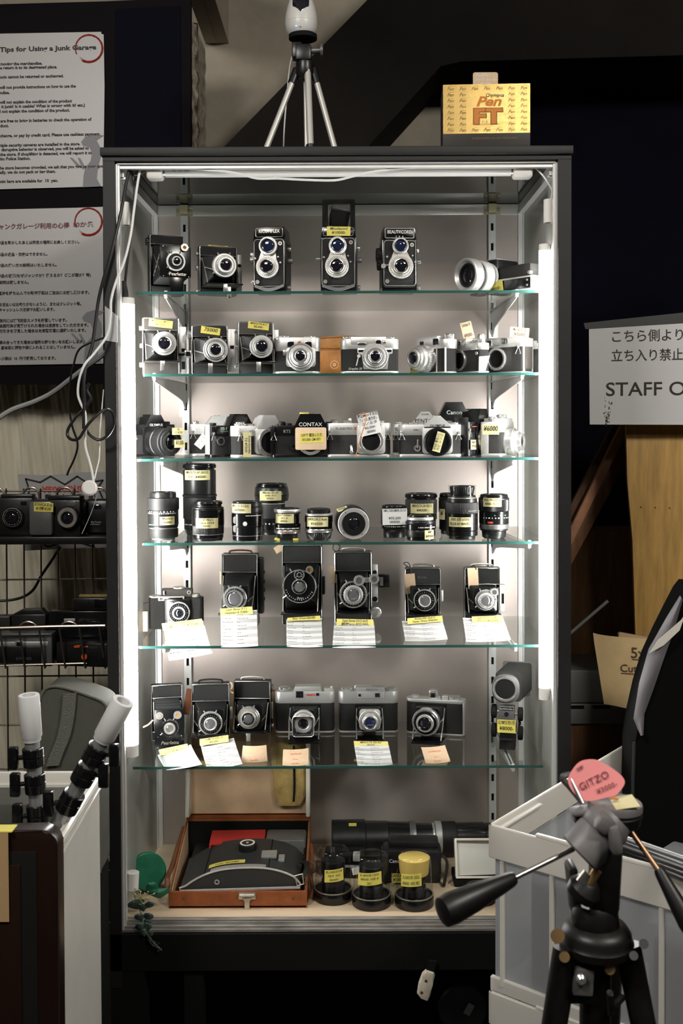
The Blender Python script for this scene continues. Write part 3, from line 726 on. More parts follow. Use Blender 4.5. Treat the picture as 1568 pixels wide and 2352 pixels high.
# ================================================================ top shelf
Z1, Z2, Z3, Z4, Z5, Z6 = SHELF
r, u = folder('black strut camera with crossed lazy tongs, first from the left on the top shelf', 384, .125, Z1, 80, 138, 24, D=24, top=22, bot=22, L=66, lc=(2, .50), rings=[(22, -69, 'chrome'), (17.5, -71, 'black_enamel'), (11, -77, 'chrome')], glass=8, gm='lens_glass', bed=False, struts=False, bx=(.8, .84), marks=False, name='strut_camera')
for s in (-1, 1):
    b = MB(u)
    for q in (-1, 1): b.tube([(s * 31, 0, 68 + q * 24), (s * 31, -30, 68 - q * 0), (s * 31, -62, 68 - q * 24)], 1.2, 6)
    b.build('lazy_tongs', 'dull_nickel', r)
k = MB(u).ring((22, -65, 101), F_, 4, 8.5, 5, 22).build('finder', 'chrome', r); MB(u).cyl((22, -66, 101), (22, -68.5, 101), 4.2, seg=16).build('finder_glass', 'amber_glass', k)
lettering(r, u, '·Pearlette·', 6, -65.4, 38, 10.5, 'dull_nickel', bold=.2)
b = MB(u); b.prism([(-10, 0), (16, 0), (19, 34), (-13, 34)], -66, -62, 'xz', .6); b.build('front_foot', 'black_enamel', r)
knob(r, u, (-40, 12, 122), (-1, 0, 0), 9, 6, 'black_metal', 'winding_knob')
b = MB(u); [b.cyl((x, -64.5, zz), (x, -66, zz), 1.1, seg=8) for x in (-26, 32) for zz in (36, 102)]; b.build('screw', 'chrome', r)

r, u = folder('black folding camera with silver shutter, bed down, right of the strut camera, top shelf', 502, .125, Z1, 88, 112, 20, D=24, top=22, bot=16, L=52, lc=(0, .54), rings=[(27, -62, 'satin_chrome'), (22, -66, 'chrome'), (18, -72, 'satin_chrome')], glass=13, gm='lens_glass', bedz=20, knobs=((-1, 94, 5, 5), (-1, 62, 6, 6), (-1, 10, 4, 5)))
b = MB(u); b.bx(45, 56, 2, 20, 10, 96, 2); o = b.build('side_plate', 'satin_chrome', r); b = MB(u); b.cyl((50, 2, 70), (50, .5, 70), 4); b.build('finder_window', 'matte_black', o)
sticker(r, u, (2, 8, 113.5), 46, 9, ['Semi ¥3,000-'], -2, lean=-60)
MB(u).bx(4, 12, -70, -64, -14, 12, 1).build('bed_stand', 'chrome', r)

r, u = tlr('black twin lens camera with rimmed dark nameplate, leftmost of three twin lens cameras', 618, .075, Z1, 76, 150, -6, (-1, 105, 21, 15.5), (-3, 58, 26, 14.5), 25, ('RICOHFLEX', 11, .84))
knob(r, u, (-38, 34, 84), (-1, 0, 0), 14, 11, 'chrome', 'focus_knob', 26)
knob(r, u, (-36, 6, 26), (-1, 0, 0), 3.5, 7, 'chrome', 'shutter_button')
r, u = tlr('black twin lens camera with its viewing hood raised and a yellow price label', 777, .075, Z1, 82, 150, -2, (-1, 105, 20.5, 15), (-3, 59, 27, 14.5), 23, None)
b = MB(u); b.loops([[(x, y, zz) for x, zz in rrect(-37, 38, 148, 214, 4)] + [] for y in (14, 22)], cap=False)
for y in (14, 22): pass
o_ = rrect(-37, 38, 148, 214, 4); i_ = rrect(-24, 27, 152, 203, 3)
A = [[(x, 14, zz) for x, zz in o_], [(x, 22, zz) for x, zz in o_], [(x, 22, zz) for x, zz in i_], [(x, 14, zz) for x, zz in i_]]
b = MB(u); b.loops(A + [A[0]], cap=False); hd = b.build('raised_hood', 'black_enamel', r)
b = MB(u); b.prism([(14, 148), (70, 148), (58, 170), (16, 212)], -37, -35, 'yz'); b.prism([(14, 148), (70, 148), (58, 170), (16, 212)], 36, 38, 'yz'); b.build('hood_side', 'black_metal', hd)
MB(u).box((1, 30, 173), (46, 2, 40), .5, (8, 12, 0)).build('magnifier_flap', 'matte_black', hd)
b = MB(u); b.tube([(-24, 27, 152), (-20, 27, 196), (25, 27, 187)], 1.1, 6); b.tube([(-18, 26, 199), (24, 26, 189)], 2.4, 8); b.build('flap_wire', 'gunmetal', hd)
sticker(r, u, (1, 1.5, 139), 54, 21, ['Minoltacord', ('¥10000-', 1.05)], -1)
b = MB(u); b.cyl((-41, 30, 80), (-53, 30, 80), 3.4, seg=14); b.build('winding_stub', 'chrome', r)
r, u = tlr('black twin lens camera with chrome framed nameplate, rightmost of three twin lens cameras', 918, .075, Z1, 80, 148, 3, (1, 104, 18.5, 15.5), (2, 58, 28.5, 15), 27, ('BEAUTYCORD', 11, .78), plate='chrome', arc=False)
lettering(r, u, 'T.K.R', 0, 3.2, 124, 6, 'satin_chrome', spacing=1.4)
knob(r, u, (-40, 34, 88), (-1, 0, 0), 17, 12, 'black_metal', 'focus_knob', 20); knob(r, u, (-40, 34, 68), (-1, 0, 0), 15, 10, 'black_metal', 'focus_knob', 20)
b = MB(u); b.tube([(-24, -4, 62), (-36, -6, 58)], 2, 6); b.cyl((-38, -3, 58), (-38, -9, 58), 5.5, seg=16); b.build('shutter_lever', 'chrome', r)
# cine camera lying at the right end
r, u = shelf_root('cine_camera', 'silver and black cine camera with big zoom lens lying at right end of top shelf', 'camera', 1128, .16, Z1, -52)
ax = (0, -1, 0)
MB(u).bx(-30, 24, -6, 66, 6, 82, 5).build('body', 'black_metal', r)
MB(u).lathe([(30, 0), (33, 2), (33, 8), (28, 9), (28, 14), (36, 16), (37, 40), (34, 42)], (-4, -4, 42), ax, 40).build('lens_barrel', 'silver_paint', r)
MB(u).lathe([(33, 0, 1), (34, 1, 1), (34, 9, 1), (33, 10)], (-4, -44, 42), ax, knurl=60, kd=1).build('zoom_ring', 'black_metal', r)
o = MB(u).lathe([(34, 0), (38.5, 3), (39, 24), (36.5, 26), (33, 26), (31, 22), (26, 17), (25.5, 15)], (-4, -54, 42), ax, 44, capb=False).build('front_rim', 'satin_chrome', r)
MB(u).lathe([(30, 0, 1), (29, 2, 1), (22, 3, 1), (21, 0)], (-4, -70, 42), ax, knurl=34, kd=1.2, capb=False).build('inner_rim', 'black_metal', o)
MB(u).dome((-4, -66, 42), ax, 22, 6).build('front_glass', 'lens_glass', o)
MB(u).bx(-26, 20, -2, 60, 81, 84, 1).build('top_plate', 'satin_chrome', r)
MB(u).bx(28, 124, -4, 54, 34, 62, 3).build('motor_box', 'black_leather', r)
o = MB(u).bx(30, 134, -9, 50, 2, 34, 2).build('battery_box', 'satin_chrome', r)
MB(u).bx(38, 130, -10.5, -7, 6, 30, 1).build('black_side', 'black_enamel', o)
b = MB(u); b.cyl((120, -10, 24), (120, -12, 24), 2.2, seg=12); b.cyl((120, -10, 13), (120, -12, 13), 2.2, seg=12); b.cyl((126, -3, 40), (126, -12, 40), 4, seg=12); b.build('screw', 'chrome', o)
sticker(r, u, (26, -12.5, 17), 44, 24, ['', '¥8000-'], 8)
b = MB(u); b.bx(-28, -6, -40, -10, .2, 5, 1); b.build('support_foot', 'matte_black', r)

# ================================================================ second shelf
def wing(r, u, W, x1, z0, z1, wins=(), y=3):
    o = MB(u).bx(W / 2 - 1, W / 2 + x1, y, y + 14, z0, z1, 1.5).build('side_plate', 'satin_chrome', r)
    if wins:
        b = MB(u); [b.bx(W / 2 + x1 * .30, W / 2 + x1 * .8, y - .6, y + 1, a, c) for a, c in wins]; b.build('window', 'matte_black', o)
    return o
silver = lambda L, r0=27: [(r0, -L - 5, 'satin_chrome'), (r0 * .78, -L - 9, 'silver_paint'), (r0 * .62, -L - 13, 'chrome')]
r, u = folder('folding camera with grey brown leather and silver shutter, left end of second shelf', 370, .12, Z2, 84, 132, 12, top=29, bot=29, L=56, lc=(5, .52), rings=silver(56), glass=13.5, gm='lens_glass', leather='grey_leather', knobs=((-1, 108, 6, 7), (-1, 68, 6, 6), (-1, 24, 6.5, 7)), bedz=31, side='gunmetal')
wing(r, u, 84, 16, 4, 112, ((54, 62), (14, 32))); sticker(r, u, (0, -1.6, 118), 54, 17, ['MINOLTA SEMI III C', '¥5,000-'], -6)
f = MB(u).bx(52, 68, -24, -6, 40, 56, 2).build('side_finder', 'chrome', r); MB(u).bx(55, 65, -25, -20, 43, 53).build('finder_glass', 'lens_glass', f)
b = MB(u); b.bx(38, 54, -20, -8, 44, 50, 1); b.build('finder_arm', 'black_enamel', r)
r, u = folder('low black folding camera with a slanted yellow label, between two brown trimmed ones', 482, .115, Z2, 82, 114, 8, top=26, bot=24, L=54, lc=(12, .47), rings=[(27.5, -60, 'satin_chrome'), (23, -64, 'chrome'), (18, -68, 'satin_chrome')], glass=12.5, gm='lens_glass', knobs=((-1, 92, 10, 9),), bedz=25)
wing(r, u, 82, 18, 6, 106, ((60, 68),)); sticker(r, u, (2, -1.8, 101), 44, 16, [('75000', 1.)], -8)
r, u = folder('folding camera with dark brown leather, second shelf, beside the silver viewfinder camera', 588, .12, Z2, 82, 122, 10, top=29, bot=28, L=50, lc=(7, .50), rings=silver(50, 26), glass=13, gm='lens_glass', leather='grey_leather', knobs=((-1, 102, 6, 7), (-1, 64, 6, 6), (-1, 20, 6, 7)), side='gunmetal')
wing(r, u, 82, 12, 60, 104); sticker(r, u, (6, -1.8, 112), 48, 16, ['MINOLTA III C', '¥5,000-'], -6)
r, u = rf35('silver viewfinder camera with a red round badge, second shelf, beside brown leather case', 682, .085, Z2, 106, 84, 0, D=44, th=32, lens=[(32, -8, 'satin_chrome'), (30, -20, 'chrome', 40), (26, -26, 'satin_chrome'), (21, -36, 'satin_chrome'), (18, -40, 'chrome')], windows=((-14, 68, 14, 11), (26, 67, 15, 12)), badge=(6, 70, 4.6), glass=11, lx=9, lz=.46, knobs=((-34, 15, 4), (28, 14, 3)))
MB(u).prism([(9 + x, 38 + zz) for x, zz in rrect(-34, 34, -22, 22, 8)], -3, 2, 'xz', 1).build('front_plate', 'satin_chrome', r)
b = MB(u); b.bx(-32, -22, -8, 0, 42, 54, 1.5); b.build('flash_socket', 'chrome', r)
# brown leather case behind
r, u = shelf_root('leather_case', 'tan leather camera case with flap, standing behind the silver cameras on second shelf', 'case', 782, .24, Z2)
MB(u).prism(rrect(-74, 86, 0, 90, 22), 0, 60, 'xz', 6).build('case_body', 'brown_leather', r)
b = MB(u); b.prism([(-76, 62), (88, 62), (86, 78), (60, 92), (6, 95), (-50, 92), (-74, 78)], -3, 63, 'xz', 2); o = b.build('top_flap', 'brown_leather', r)
b = MB(u); b.tube([(-72, -3.6, 65), (84, -3.6, 65)], .6, 5); b.tube([(-68, -3.6, 80), (-46, -3.6, 88), (0, -3.6, 91), (58, -3.6, 88), (80, -3.6, 80)], .6, 5); b.build('stitching', 'dark_brown_leather', o)
b = MB(u); b.ring((-14, -.2, 28), F_, 8.4, 9.6, .5, 28); b.ring((-14, -.2, 28), F_, 1.5, 3.5, .5, 16); b.build('embossed_badge', 'manila_paper', r)
r, u = rf35('two tone viewfinder camera with script lettering, second shelf centre, in front of leather case', 849, .085, Z2, 134, 80, 0, D=44, th=24, hump=(-44, 38, 5), lens=[(30, -7, 'satin_chrome'), (24, -14, 'satin_chrome'), (20, -20, 'chrome', 44), (16, -25, 'chrome')], windows=((-18, 68, 17, 3), (20, 72, 11, 8), (34, 71, 5, 1.5)), glass=11.5, lx=12, lz=.48, knobs=((-48, 14, 6), (46, 12, 5)))
MB(u).prism([(-28, 58), (52, 58), (52, 46), (44, 44), (40, 10), (-14, 10), (-18, 44), (-28, 46)], -4, 2, 'xz', 1).build('front_plate', 'satin_chrome', r)
b = MB(u); b.bx(-26, -8, -5, -2, 49, 54); b.bx(36, 50, -5, -2, 49, 54); b.build('meter_window', 'matte_black', r)
b = MB(u); b.tube([(-26, -6, 38), (-31, -7, 18)], 2.6, 6, flat=.5); b.cyl((-25, -2, 40), (-25, -8, 40), 4, seg=14); b.build('shutter_lever', 'white_paint', r)
lettering(r, u, 'Graphic 35', -34, -1, 9, 7, 'white_paint', shear=.4)
r, u = rf35('silver viewfinder camera turned so its lens points at the two tone one, second shelf', 986, .15, Z2, 112, 80, -48, D=44, th=22, hump=(-42, 26, 8), lens=[(30, -12, 'satin_chrome'), (31, -24, 'chrome', 44), (27, -34, 'satin_chrome'), (23, -44, 'chrome'), (20, -48, 'satin_chrome')], windows=((-22, 72, 12, 9), (22, 74, 16, 13)), glass=14, lx=-8, lz=.46, knobs=((-46, 11, 5), (42, 11, 12)), gm='lens_glass')
b = MB(u); b.bx(22, 25, -1.6, 3, 4, 60); b.bx(48, 50, -1.6, 3, 4, 60); b.build('front_strip', 'satin_chrome', r)
sticker(r, u, (-46, -2, 14), 30, 22, ['¥9000'], 0)
r, u = rf35('black and chrome rangefinder body without lens, its manila tag standing on top, second shelf', 1066, .14, Z2, 112, 70, -58, D=36, th=16, hump=(-40, 8, 12), windows=((-16, 72, 9, 9),), lx=-16, lz=.46, mount_hole=24, knobs=((40, 9, 20), (16, 7, 9)), re=17)
for wx in (-32, 0): MB(u).ring((wx, -1, 72), F_, 4.2, 7, 3, 20).build('round_window', 'chrome', r)
MB(u).cyl((44, -1, 46), (44, 1, 46), 4, seg=14).build('lug_plate', 'chrome', r)
sticker(r, u, (-14, 20, 102), 26, 40, ['Leotax K', '', '¥9000-'], 14, 'manila_paper', yaw=58, name='price_tag')
r, u = rf35('rangefinder body with open ringed mount and manila tag behind, second shelf, right end', 1152, .16, Z2, 120, 82, -44, D=42, th=20, hump=(-54, 52, 3), windows=((-34, 74, 11, 11), (10, 76, 15, 12)), lx=-14, lz=.44, mount_hole=26, re=8)
MB(u).bx(56, 59, 2, 40, 4, 82, .8).build('end_plate', 'satin_chrome', r); MB(u).bx(59, 60, 6, 36, 12, 62, .5).build('end_leather', 'grey_leather', r)
strap_lug(r, u, (48, -2, 54), 1.1); lettering(r, u, 'Konica', -12, -3.2, 66, 6, 'black_enamel')
sticker(r, u, (28, 30, 96), 44, 24, ['Morita-35 II型', '¥5000'], -5, 'manila_paper', yaw=44, name='price_tag')
r, u = rf35('chrome topped camera turned end on, second shelf, farthest right beside the strip lamp', 1208, .24, Z2, 90, 74, -58, D=38, th=14, hump=(-30, 30, 6), lens=[(22, -8, 'satin_chrome'), (18, -16, 'chrome')], glass=9, knobs=((30, 10, 16), (-32, 8, 8)), re=18)
r, u = shelf_root('price_card', 'small white price card leaning in front of open ringed mount, second shelf', 'card', 1111, .085, Z2, 0)
MB(u).prism([(-12, 0), (2, 0), (14, 40), (-11, 38)], 0, .5, 'xz').build('card', 'white_paper', r)

# ================================================================ third shelf
r, u = slr('black reflex camera with a fitted lens and two yellow labels, third shelf, left end', 356, .21, Z3, 128, 96, 46, top='black_enamel', prism_h=22, prism_w=58, mount='lens', lens_r=30, text_=('OLYMPUS', 8, -4), dials=((-.8, 8, 6), (.74, 10, 7), (.5, 5, 5)), name='reflex_camera')
sticker(r, u, (14, -69, 58), 34, 16, ['Fu', '1:1.8 50'], 0, 'pale_yellow_paper'); sticker(r, u, (18, -69, 30), 30, 18, ['¥11,000-'], 0, 'pale_yellow_paper')
r, u = slr('chrome topped reflex camera with a dotted white card, third shelf, beside the slotted upright', 503, .24, Z3, 132, 92, 14, prism_h=18, prism_w=62, mount='hole', name='reflex_camera')
o = MB(u).box((-40, -2.5, 34), (20, .6, 32), 0, (0, 38, 0)).build('dotted_card', 'white_paper', r)
b = MB(u); [b.cyl((-40 + dx, -2.8, 34 + dz), (-40 + dx, -3.2, 34 + dz), 1.2, seg=8) for dx, dz in ((0, 0), (6, 8), (-6, -8), (8, -5), (-8, 6))]; b.build('dots', 'red_ink', o)
b = MB(u); [b.bx(-22 + i * 5, -19 + i * 5, -2, 0, 60 + j * 5, 62.5 + j * 5) for i in range(5) for j in range(4)]; b.build('meter_cell', 'black_metal', r)
r, u = slr('all black reflex camera with green underlined lettering on its front, third shelf, left half', 548, .17, Z3, 140, 98, 33, top='black_enamel', prism_h=26, prism_w=64, mount='hole', lens_x=4, body_text=('XE-1', 9, -38, 62), name='reflex_camera')
b = MB(u); b.bx(-46, -28, -1.2, 0, 58, 59.4); b.build('green_line', 'green_paint', r); MB(u).ring((-46, 0, 36), F_, 7, 9.5, 3, 24).build('self_timer_ring', 'gunmetal', r)
MB(u).bx(-70.6, -69.6, 6, 30, 6, 74, .4).build('end_plate', 'satin_chrome', r)
r, u = slr('silver topped reflex camera with a long yellow label hanging down its front, third shelf', 606, .135, Z3, 138, 96, 34, top='satin_chrome', prism_h=24, prism_w=62, mount='hole', lens_r=33, lens_x=12, body_text=('FT-1', 8, -30, 56, 'grey_ink'), pm='silver_paint', name='reflex_camera', dials=((-.72, 14, 5), (-.72, 10, 9), (-.36, 9, 5), (.7, 9, 7)))
sticker(r, u, (-46, -4.5, 29), 56, 20, ['Konica Autoreflex', 'T3 ¥7500'], -90, 'pale_yellow_paper')
r, u = slr('black reflex body with a tan card taped over its mount, third shelf centre', 697, .12, Z3, 150, 99, 3, top='black_enamel', prism_h=26, prism_w=74, mount='hole', lens_r=29, lens_x=16, text_=('CONTAX', 12, -2), body_text=('RTS', 10, -38, 56, 'dull_nickel'), name='reflex_camera', dials=((-.66, 8, 9), (-.46, 8, 5), (.8, 9, 8)), prism_top=.62, leather='black_metal')
MB(u).bx(-75.5, -66, -1.5, 24, 6, 72, 2).build('end_grip', 'black_enamel', r)
MB(u).ring((-22, 0, 24), F_, 4, 9, 4, 20).build('self_timer', 'black_metal', r)
c = MB(u).prism([(16 + x, 42 + zz) for x, zz in rrect(-35, 36, -25, 26, 4)], -14, -13, 'xz', .2).build('price_card', 'manila_paper', r)
sticker(c, u, (18, -14.6, 44), 54, 22, ['OFFで 電池ふた欠', '¥15,000- GM-7871'], 2)
b = MB(u); b.cyl((2, 20, 99), (2, 20, 103), 11, seg=16); b.build('yellow_tape_roll', 'yellow_paper', r)
r, u = slr('silver reflex body with a white tag on an orange string, third shelf centre right', 824, .115, Z3, 147, 92, 0, top='satin_chrome', prism_h=14, prism_w=46, th=28, mount='hole', lens_r=29, lens_x=28, body_text=('TL ELECTRO', 7, -34, 63, 'grey_ink'), name='reflex_camera', dials=((-.76, 9, 9), (-.4, 8, 8), (-.28, 5, 11), (.72, 7, 6)))
lettering(r, u, 'X', -8, -.9, 62.6, 9, 'red_ink', bold=.3)
b = MB(u); b.tube([(-18, -3, 26), (-17, -8, 18), (-17, -8, 12)], 3, 8); b.cyl((-17, -2, 12), (-17, -9, 12), 5, seg=14); b.build('self_timer', 'chrome', r)
tg = sticker(r, u, (24, -16, 76), 48, 50, ['露出MAX不安定', 'フィルム巻き戻し', 'ミノルタ', ('¥3,500-', .9), ('IIIIIIIIIII', .9)], 13, 'white_paper', name='price_tag')
MB(u).tube([(0, -12, 96), (12, -18, 101), (16, -18, 84), (6, -18, 52), (-8, -14, 0)], 1.0, 6, smooth=5).build('tag_string', 'orange_ink', r)
r, u = slr('silver reflex camera half hidden behind the capped one, third shelf, right half', 976, .24, Z3, 148, 100, 0, top='satin_chrome', prism_h=28, prism_w=66, th=26, mount='hole', lens_r=26, text_=('PENTAX', 12, 3, 'black_enamel'), body_text=('K', 12, -66, 56, 'black_enamel'), name='reflex_camera', prism_top=.28)
lettering(r, u, 'ASAHI', 0, -5.8, 92, 5, 'black_enamel', spacing=1.3)
r, u = slr('silver reflex camera with a capped mount under a pointed top, third shelf, right half', 988, .105, Z3, 144, 93, 0, top='satin_chrome', prism_h=19, prism_w=62, th=25, mount='cap', lens_r=31, lens_x=16, text_=('OLYMPUS', 7.5, -5, 'black_enamel'), body_text=('OM-1', 6, -32, 60, 'grey_ink'), name='reflex_camera', prism_top=.25, dials=((-.82, 6, 4), (-.52, 11, 5), (-.30, 9, 6), (.80, 9, 5)))
sticker(r, u, (18, -17, 34), 46, 18, ['¥7000 電池ふた', 'カビ レンズ'], 74, 'pale_yellow_paper')
MB(u).ring((-30, 0, 20), F_, 4, 8, 4, 20).build('self_timer', 'chrome', r); MB(u).tube([(-30, -5, 20), (-29, -6, 40)], 2, 6).build('timer_lever', 'chrome', r)
r, u = slr('tall black reflex camera with white name on its peak, third shelf, back row right', 1042, .30, Z3, 140, 120, 6, top='black_enamel', prism_h=36, prism_w=76, mount='lens', lens_r=24, text_=('Canon', 13, 8), name='reflex_camera', prism_top=.5)
r, u = slr('black reflex camera turned end on with a red line on its grip, third shelf', 1106, .17, Z3, 136, 108, 58, top='black_enamel', prism_h=30, prism_w=66, mount='hole', lens_r=30, name='reflex_camera', leather='black_metal')
b = MB(u); b.bx(-52, -30, -1.4, 0, 66, 68); b.build('red_line', 'red_paint', r)
MB(u).bx(-68.5, -64, 2, 36, 3, 88, 1.5).build('end_cap', 'black_metal', r)
sticker(r, u, (-44, -1.6, 26), 34, 22, ['Nikon F3', '¥9500'], 0, 'pale_yellow_paper')
r, u = rf35('chrome viewfinder camera facing the strip lamp with a yellow label, third shelf, right end', 1166, .16, Z3, 98, 78, 64, D=50, th=24, hump=(-34, 34, 8), lens=[(30, -10, 'satin_chrome'), (31, -18, 'chrome', 36), (25, -26, 'satin_chrome'), (20, -36, 'chrome')], glass=12, knobs=((-34, 11, 12), (30, 12, 9)), re=6)
MB(u).bx(-50.5, -48, 30, 48, 6, 74, .8).build('end_plate', 'satin_chrome', r)
sticker(r, u, (-51, 24, 60), 40, 22, ['¥6000'], 0, 'pale_yellow_paper', yaw=-90)
# ================================================================ fourth shelf: lenses
BM, BE, RU, CH, DN, SC_ = 'black_metal', 'black_enamel', 'rubber', 'chrome', 'dull_nickel', 'satin_chrome'
lens_upright('dark grey lens with long scale band and yellow label, left end of the lens shelf', 375, .115, Z4, [(27, 6, 'gunmetal'), (34, 20, 'rubber', 50), (32, 3, DN), (34, 4, BM), (35, 36, BM), (36.5, 27, 'rubber', 60), (30, 12, BM)], stick=(35, 26, 36, 36, 55, ['Makinon', '¥6000-'], 'pale_yellow_paper'), marks=((62, 35.4, -60, 60, 16, 'white_paint', 2.2), (66, 35.4, -50, 50, 9, 'white_paint', 2.2), (36, 35.3, -55, -20, 9, 'green_paint', 1.4)))
lens_upright('tallest black telephoto lens on the lens shelf, label near its top', 459, .215, Z4, [(30, 14, BM), (36, 24, BE), (38, 50, RU, 56), (39.5, 6, BM), (37.5, 56, BM), (34, 4, BM), (38, 8, BE, 50)], stick=(38, -3, 64, 128, 150, ['MINOLTA AF 200/3.5', 'カビ ¥4000-'], 'pale_yellow_paper'), marks=((26, 36.4, -60, -10, 8, 'white_paint', 2),))
lens_upright('squat black lens with wide cap, standing in front of the tallest lens', 478, .10, Z4, [(33, 5, BM, 60), (35, 9, BE), (35.6, 1.2, CH), (36, 19, BM, 70), (37, 38, BE), (36, 4, BM), (31, 6, BM), (33, 6, BE, 50)], stick=(37, 2, 54, 30, 53, ['T AF Macro', 'Sigma 50/2.8', '¥6000-'], 'pale_yellow_paper'))
r, u = lens_upright('squat black lens with two white switches on its side, label on its top edge', 568, .10, Z4, [(34, 11, BE), (34.6, 1.2, CH), (35, 20, BE), (36, 30, BE), (36.4, 3, BM), (36, 12, BM), (34, 10, BM)], stick=(36.6, -24, 54, 64, 85, ['MINOLTA 50/2.8(A)', '¥47000-'], 'pale_yellow_paper'), marks=((58, 36.5, 0, 60, 14, 'white_paint', 1.6),))
for zz in (48, 28): MB(u).prism([(-25 + x, zz + q) for x, q in rrect(-4.5, 4.5, -8, 8, 4)], -28.5, -24, 'xz', .8).build('switch', 'silver_paint', r)
MB(u).cyl((-2, -35, 40), (-2, -37.2, 40), 5, seg=16).build('white_dot', 'white_paint', r)
r, u = lens_upright('black zoom lens with petal hood behind the lens with two switches', 624, .225, Z4, [(28, 12, BM, 50), (29, 26, BE), (31, 32, RU, 50), (32, 3.2, DN), (31, 4, BM), (38, 14, BM, 0, 40), (40, 18, BM, 0, 38), (36, 6, BE)], stick=(41, 0, 52, 80, 101, ['Minolta 28-100', 'V782 70-P', '¥5000-'], 'pale_yellow_paper'), marks=((26, 29.4, -40, 60, 7, 'white_paint', 3),))
r, u = lens_upright('small lens with yellow tape under it, left one of two chrome ringed lenses', 660, .10, Z4, [(24, 16, BM), (30, 8, CH, 40), (30.5, 5, BE), (31, 9, BE), (28, 22, BE), (30, 4, BM), (31, 7, SC_, 50)], stick=(29.5, -12, 46, 40, 62, ['Auto Yashinon', '55/1.8', '¥8900-'], 'pale_yellow_paper'), marks=((28, 31.3, -50, 60, 16, 'white_paint', 2.5), (20, 30.4, -30, 40, 9, 'orange_ink', 2)))
b = MB(u); b.bx(-28, -16, -26, -18, .3, 6, 1, (0, 18, 0)); b.bx(14, 26, -24, -16, .3, 5, 1); b.build('yellow_tape', 'yellow_paper', r)
lens_upright('small lens with a wide yellow label, right one of two chrome ringed lenses', 732, .10, Z4, [(22, 2, BM), (27, 16, BM, 44, 30), (32, 8, CH, 46), (31, 14, BE), (32, 16, BE), (33, 5, SC_), (27, 9, BM)], stick=(32.6, -6, 54, 32, 54, ['NIKKOR-S Auto', '¥16500-'], 'pale_yellow_paper'))
r, u = shelf_root('camera_lens', 'black zoom lens lying down with its bare chrome mount facing out, fourth shelf', 'lens', 812, .075, Z4, 4, 'upright lenses')
cz = 39
MB(u).lathe([(30, 0), (35, 2), (36, 10), (37.5, 12)], (0, 2, cz), (0, 1, 0), 44, capa=False).build('barrel', BM, r)
MB(u).lathe([(37.5, 0, 1), (38, 1, 1), (38, 34, 1), (37.5, 35)], (0, 14, cz), (0, 1, 0), knurl=60, kd=1).build('grip_ring', RU, r)
MB(u).lathe([(38.5, 0), (39, 2), (39, 50), (38, 52)], (0, 49, cz), (0, 1, 0), 44).build('barrel', BM, r)
mo = MB(u).ring((0, 3, cz), F_, 25, 36, 4, 48, .8).build('mount', SC_, r)
MB(u).ring((0, 3, cz), F_, 14, 27, 8, 40, 1).build('baffle', 'matte_black', mo); MB(u).dome((0, -2, cz), F_, 14.5, 3).build('rear_glass', 'lens_glass', mo)
b = MB(u); [b.cyl((math.cos(a) * 31, -1, cz + math.sin(a) * 31), (math.cos(a) * 31, -1.6, cz + math.sin(a) * 31), 1.6, seg=8) for a in (.6, 2.2, 3.9, 5.4)]; b.build('screw', 'gunmetal', mo)
sticker(r, u, (-24, 30, cz + 32), 26, 11, ['¥5000-'], 25, 'pale_yellow_paper', lean=-50, name='price_label')
r, u = lens_upright('low lens with a white printed card taped on its front, fourth shelf', 905, .15, Z4, [(25, 20, BM, 40), (29, 9, BE), (31, 34, BE), (29, 4, BM), (28, 5, BE, 44)], marks=((26, 29.3, -50, 50, 12, 'white_paint', 2),))
sticker(r, u, (0, -32, 49), 56, 37, ['SMC-TAKUMAR 55/1.8', '', '¥35,200', 'IIIIIIIIIIII'], 1, 'white_paper', name='price_card', shear=0)
lens_upright('wide black ribbed lens behind, its yellow label above the little front lens, fourth shelf', 967, .215, Z4, [(30, 12, BM), (34, 22, BE), (36, 14, BE), (36.5, 32, RU, 70), (34, 4, BM), (37, 8, BE, 54)], stick=(36.8, 0, 56, 50, 72, ['MINOLTA 24-105/3.5', '¥4000-'], 'pale_yellow_paper'))
lens_upright('little lens with silver top rim and label low on its right side, fourth shelf', 965, .085, Z4, [(31, 9, BE), (34, 2, BM), (34.5, 13, BM, 46), (35, 14, BE), (34, 6, BM, 50), (31, 2, BM), (30, 7, SC_), (26, 3, BM)], stick=(35, 34, 26, 4, 25, ['MF', '¥9900'], 'pale_yellow_paper'), marks=((31, 35.3, -10, 60, 12, 'white_paint', 2.5),))
lens_upright('narrow black lens mostly hidden behind the clear topped lens, fourth shelf', 1034, .22, Z4, [(22, 10, BM), (26, 40, BE), (27, 28, RU, 40), (27, 6, BM), (25, 8, BE, 40)], stick=(27, -52, 18, 34, 58, ['¥'], 'pale_yellow_paper'))
r, u = lens_upright('tall black lens with a ribbed rear cap on top in clear film, fourth shelf', 1061, .105, Z4, [(30, 8, BM), (35.5, 12, BE), (36, 40, BE), (37, 24, RU, 64), (34, 10, BM), (33, 2, DN), (31, 4, BM), (26, 20, BM, 36, 29)], stick=(36.6, -14, 58, 30, 52, ['S90S E用 65000', '90-2.8 AV MAKRO'], 'pale_yellow_paper'), marks=((66, 36.4, 20, 50, 5, 'white_paint', 1.2),))
pane('clear_film', (.93, .93, .93), 1.0)
MB(u).lathe([(31, 0), (31.5, 22), (33, 25), (30, 25.5)], (0, 0, 98), (0, 0, 1), 36, capa=False, capb=False).build('film_wrap', 'clear_film', r)
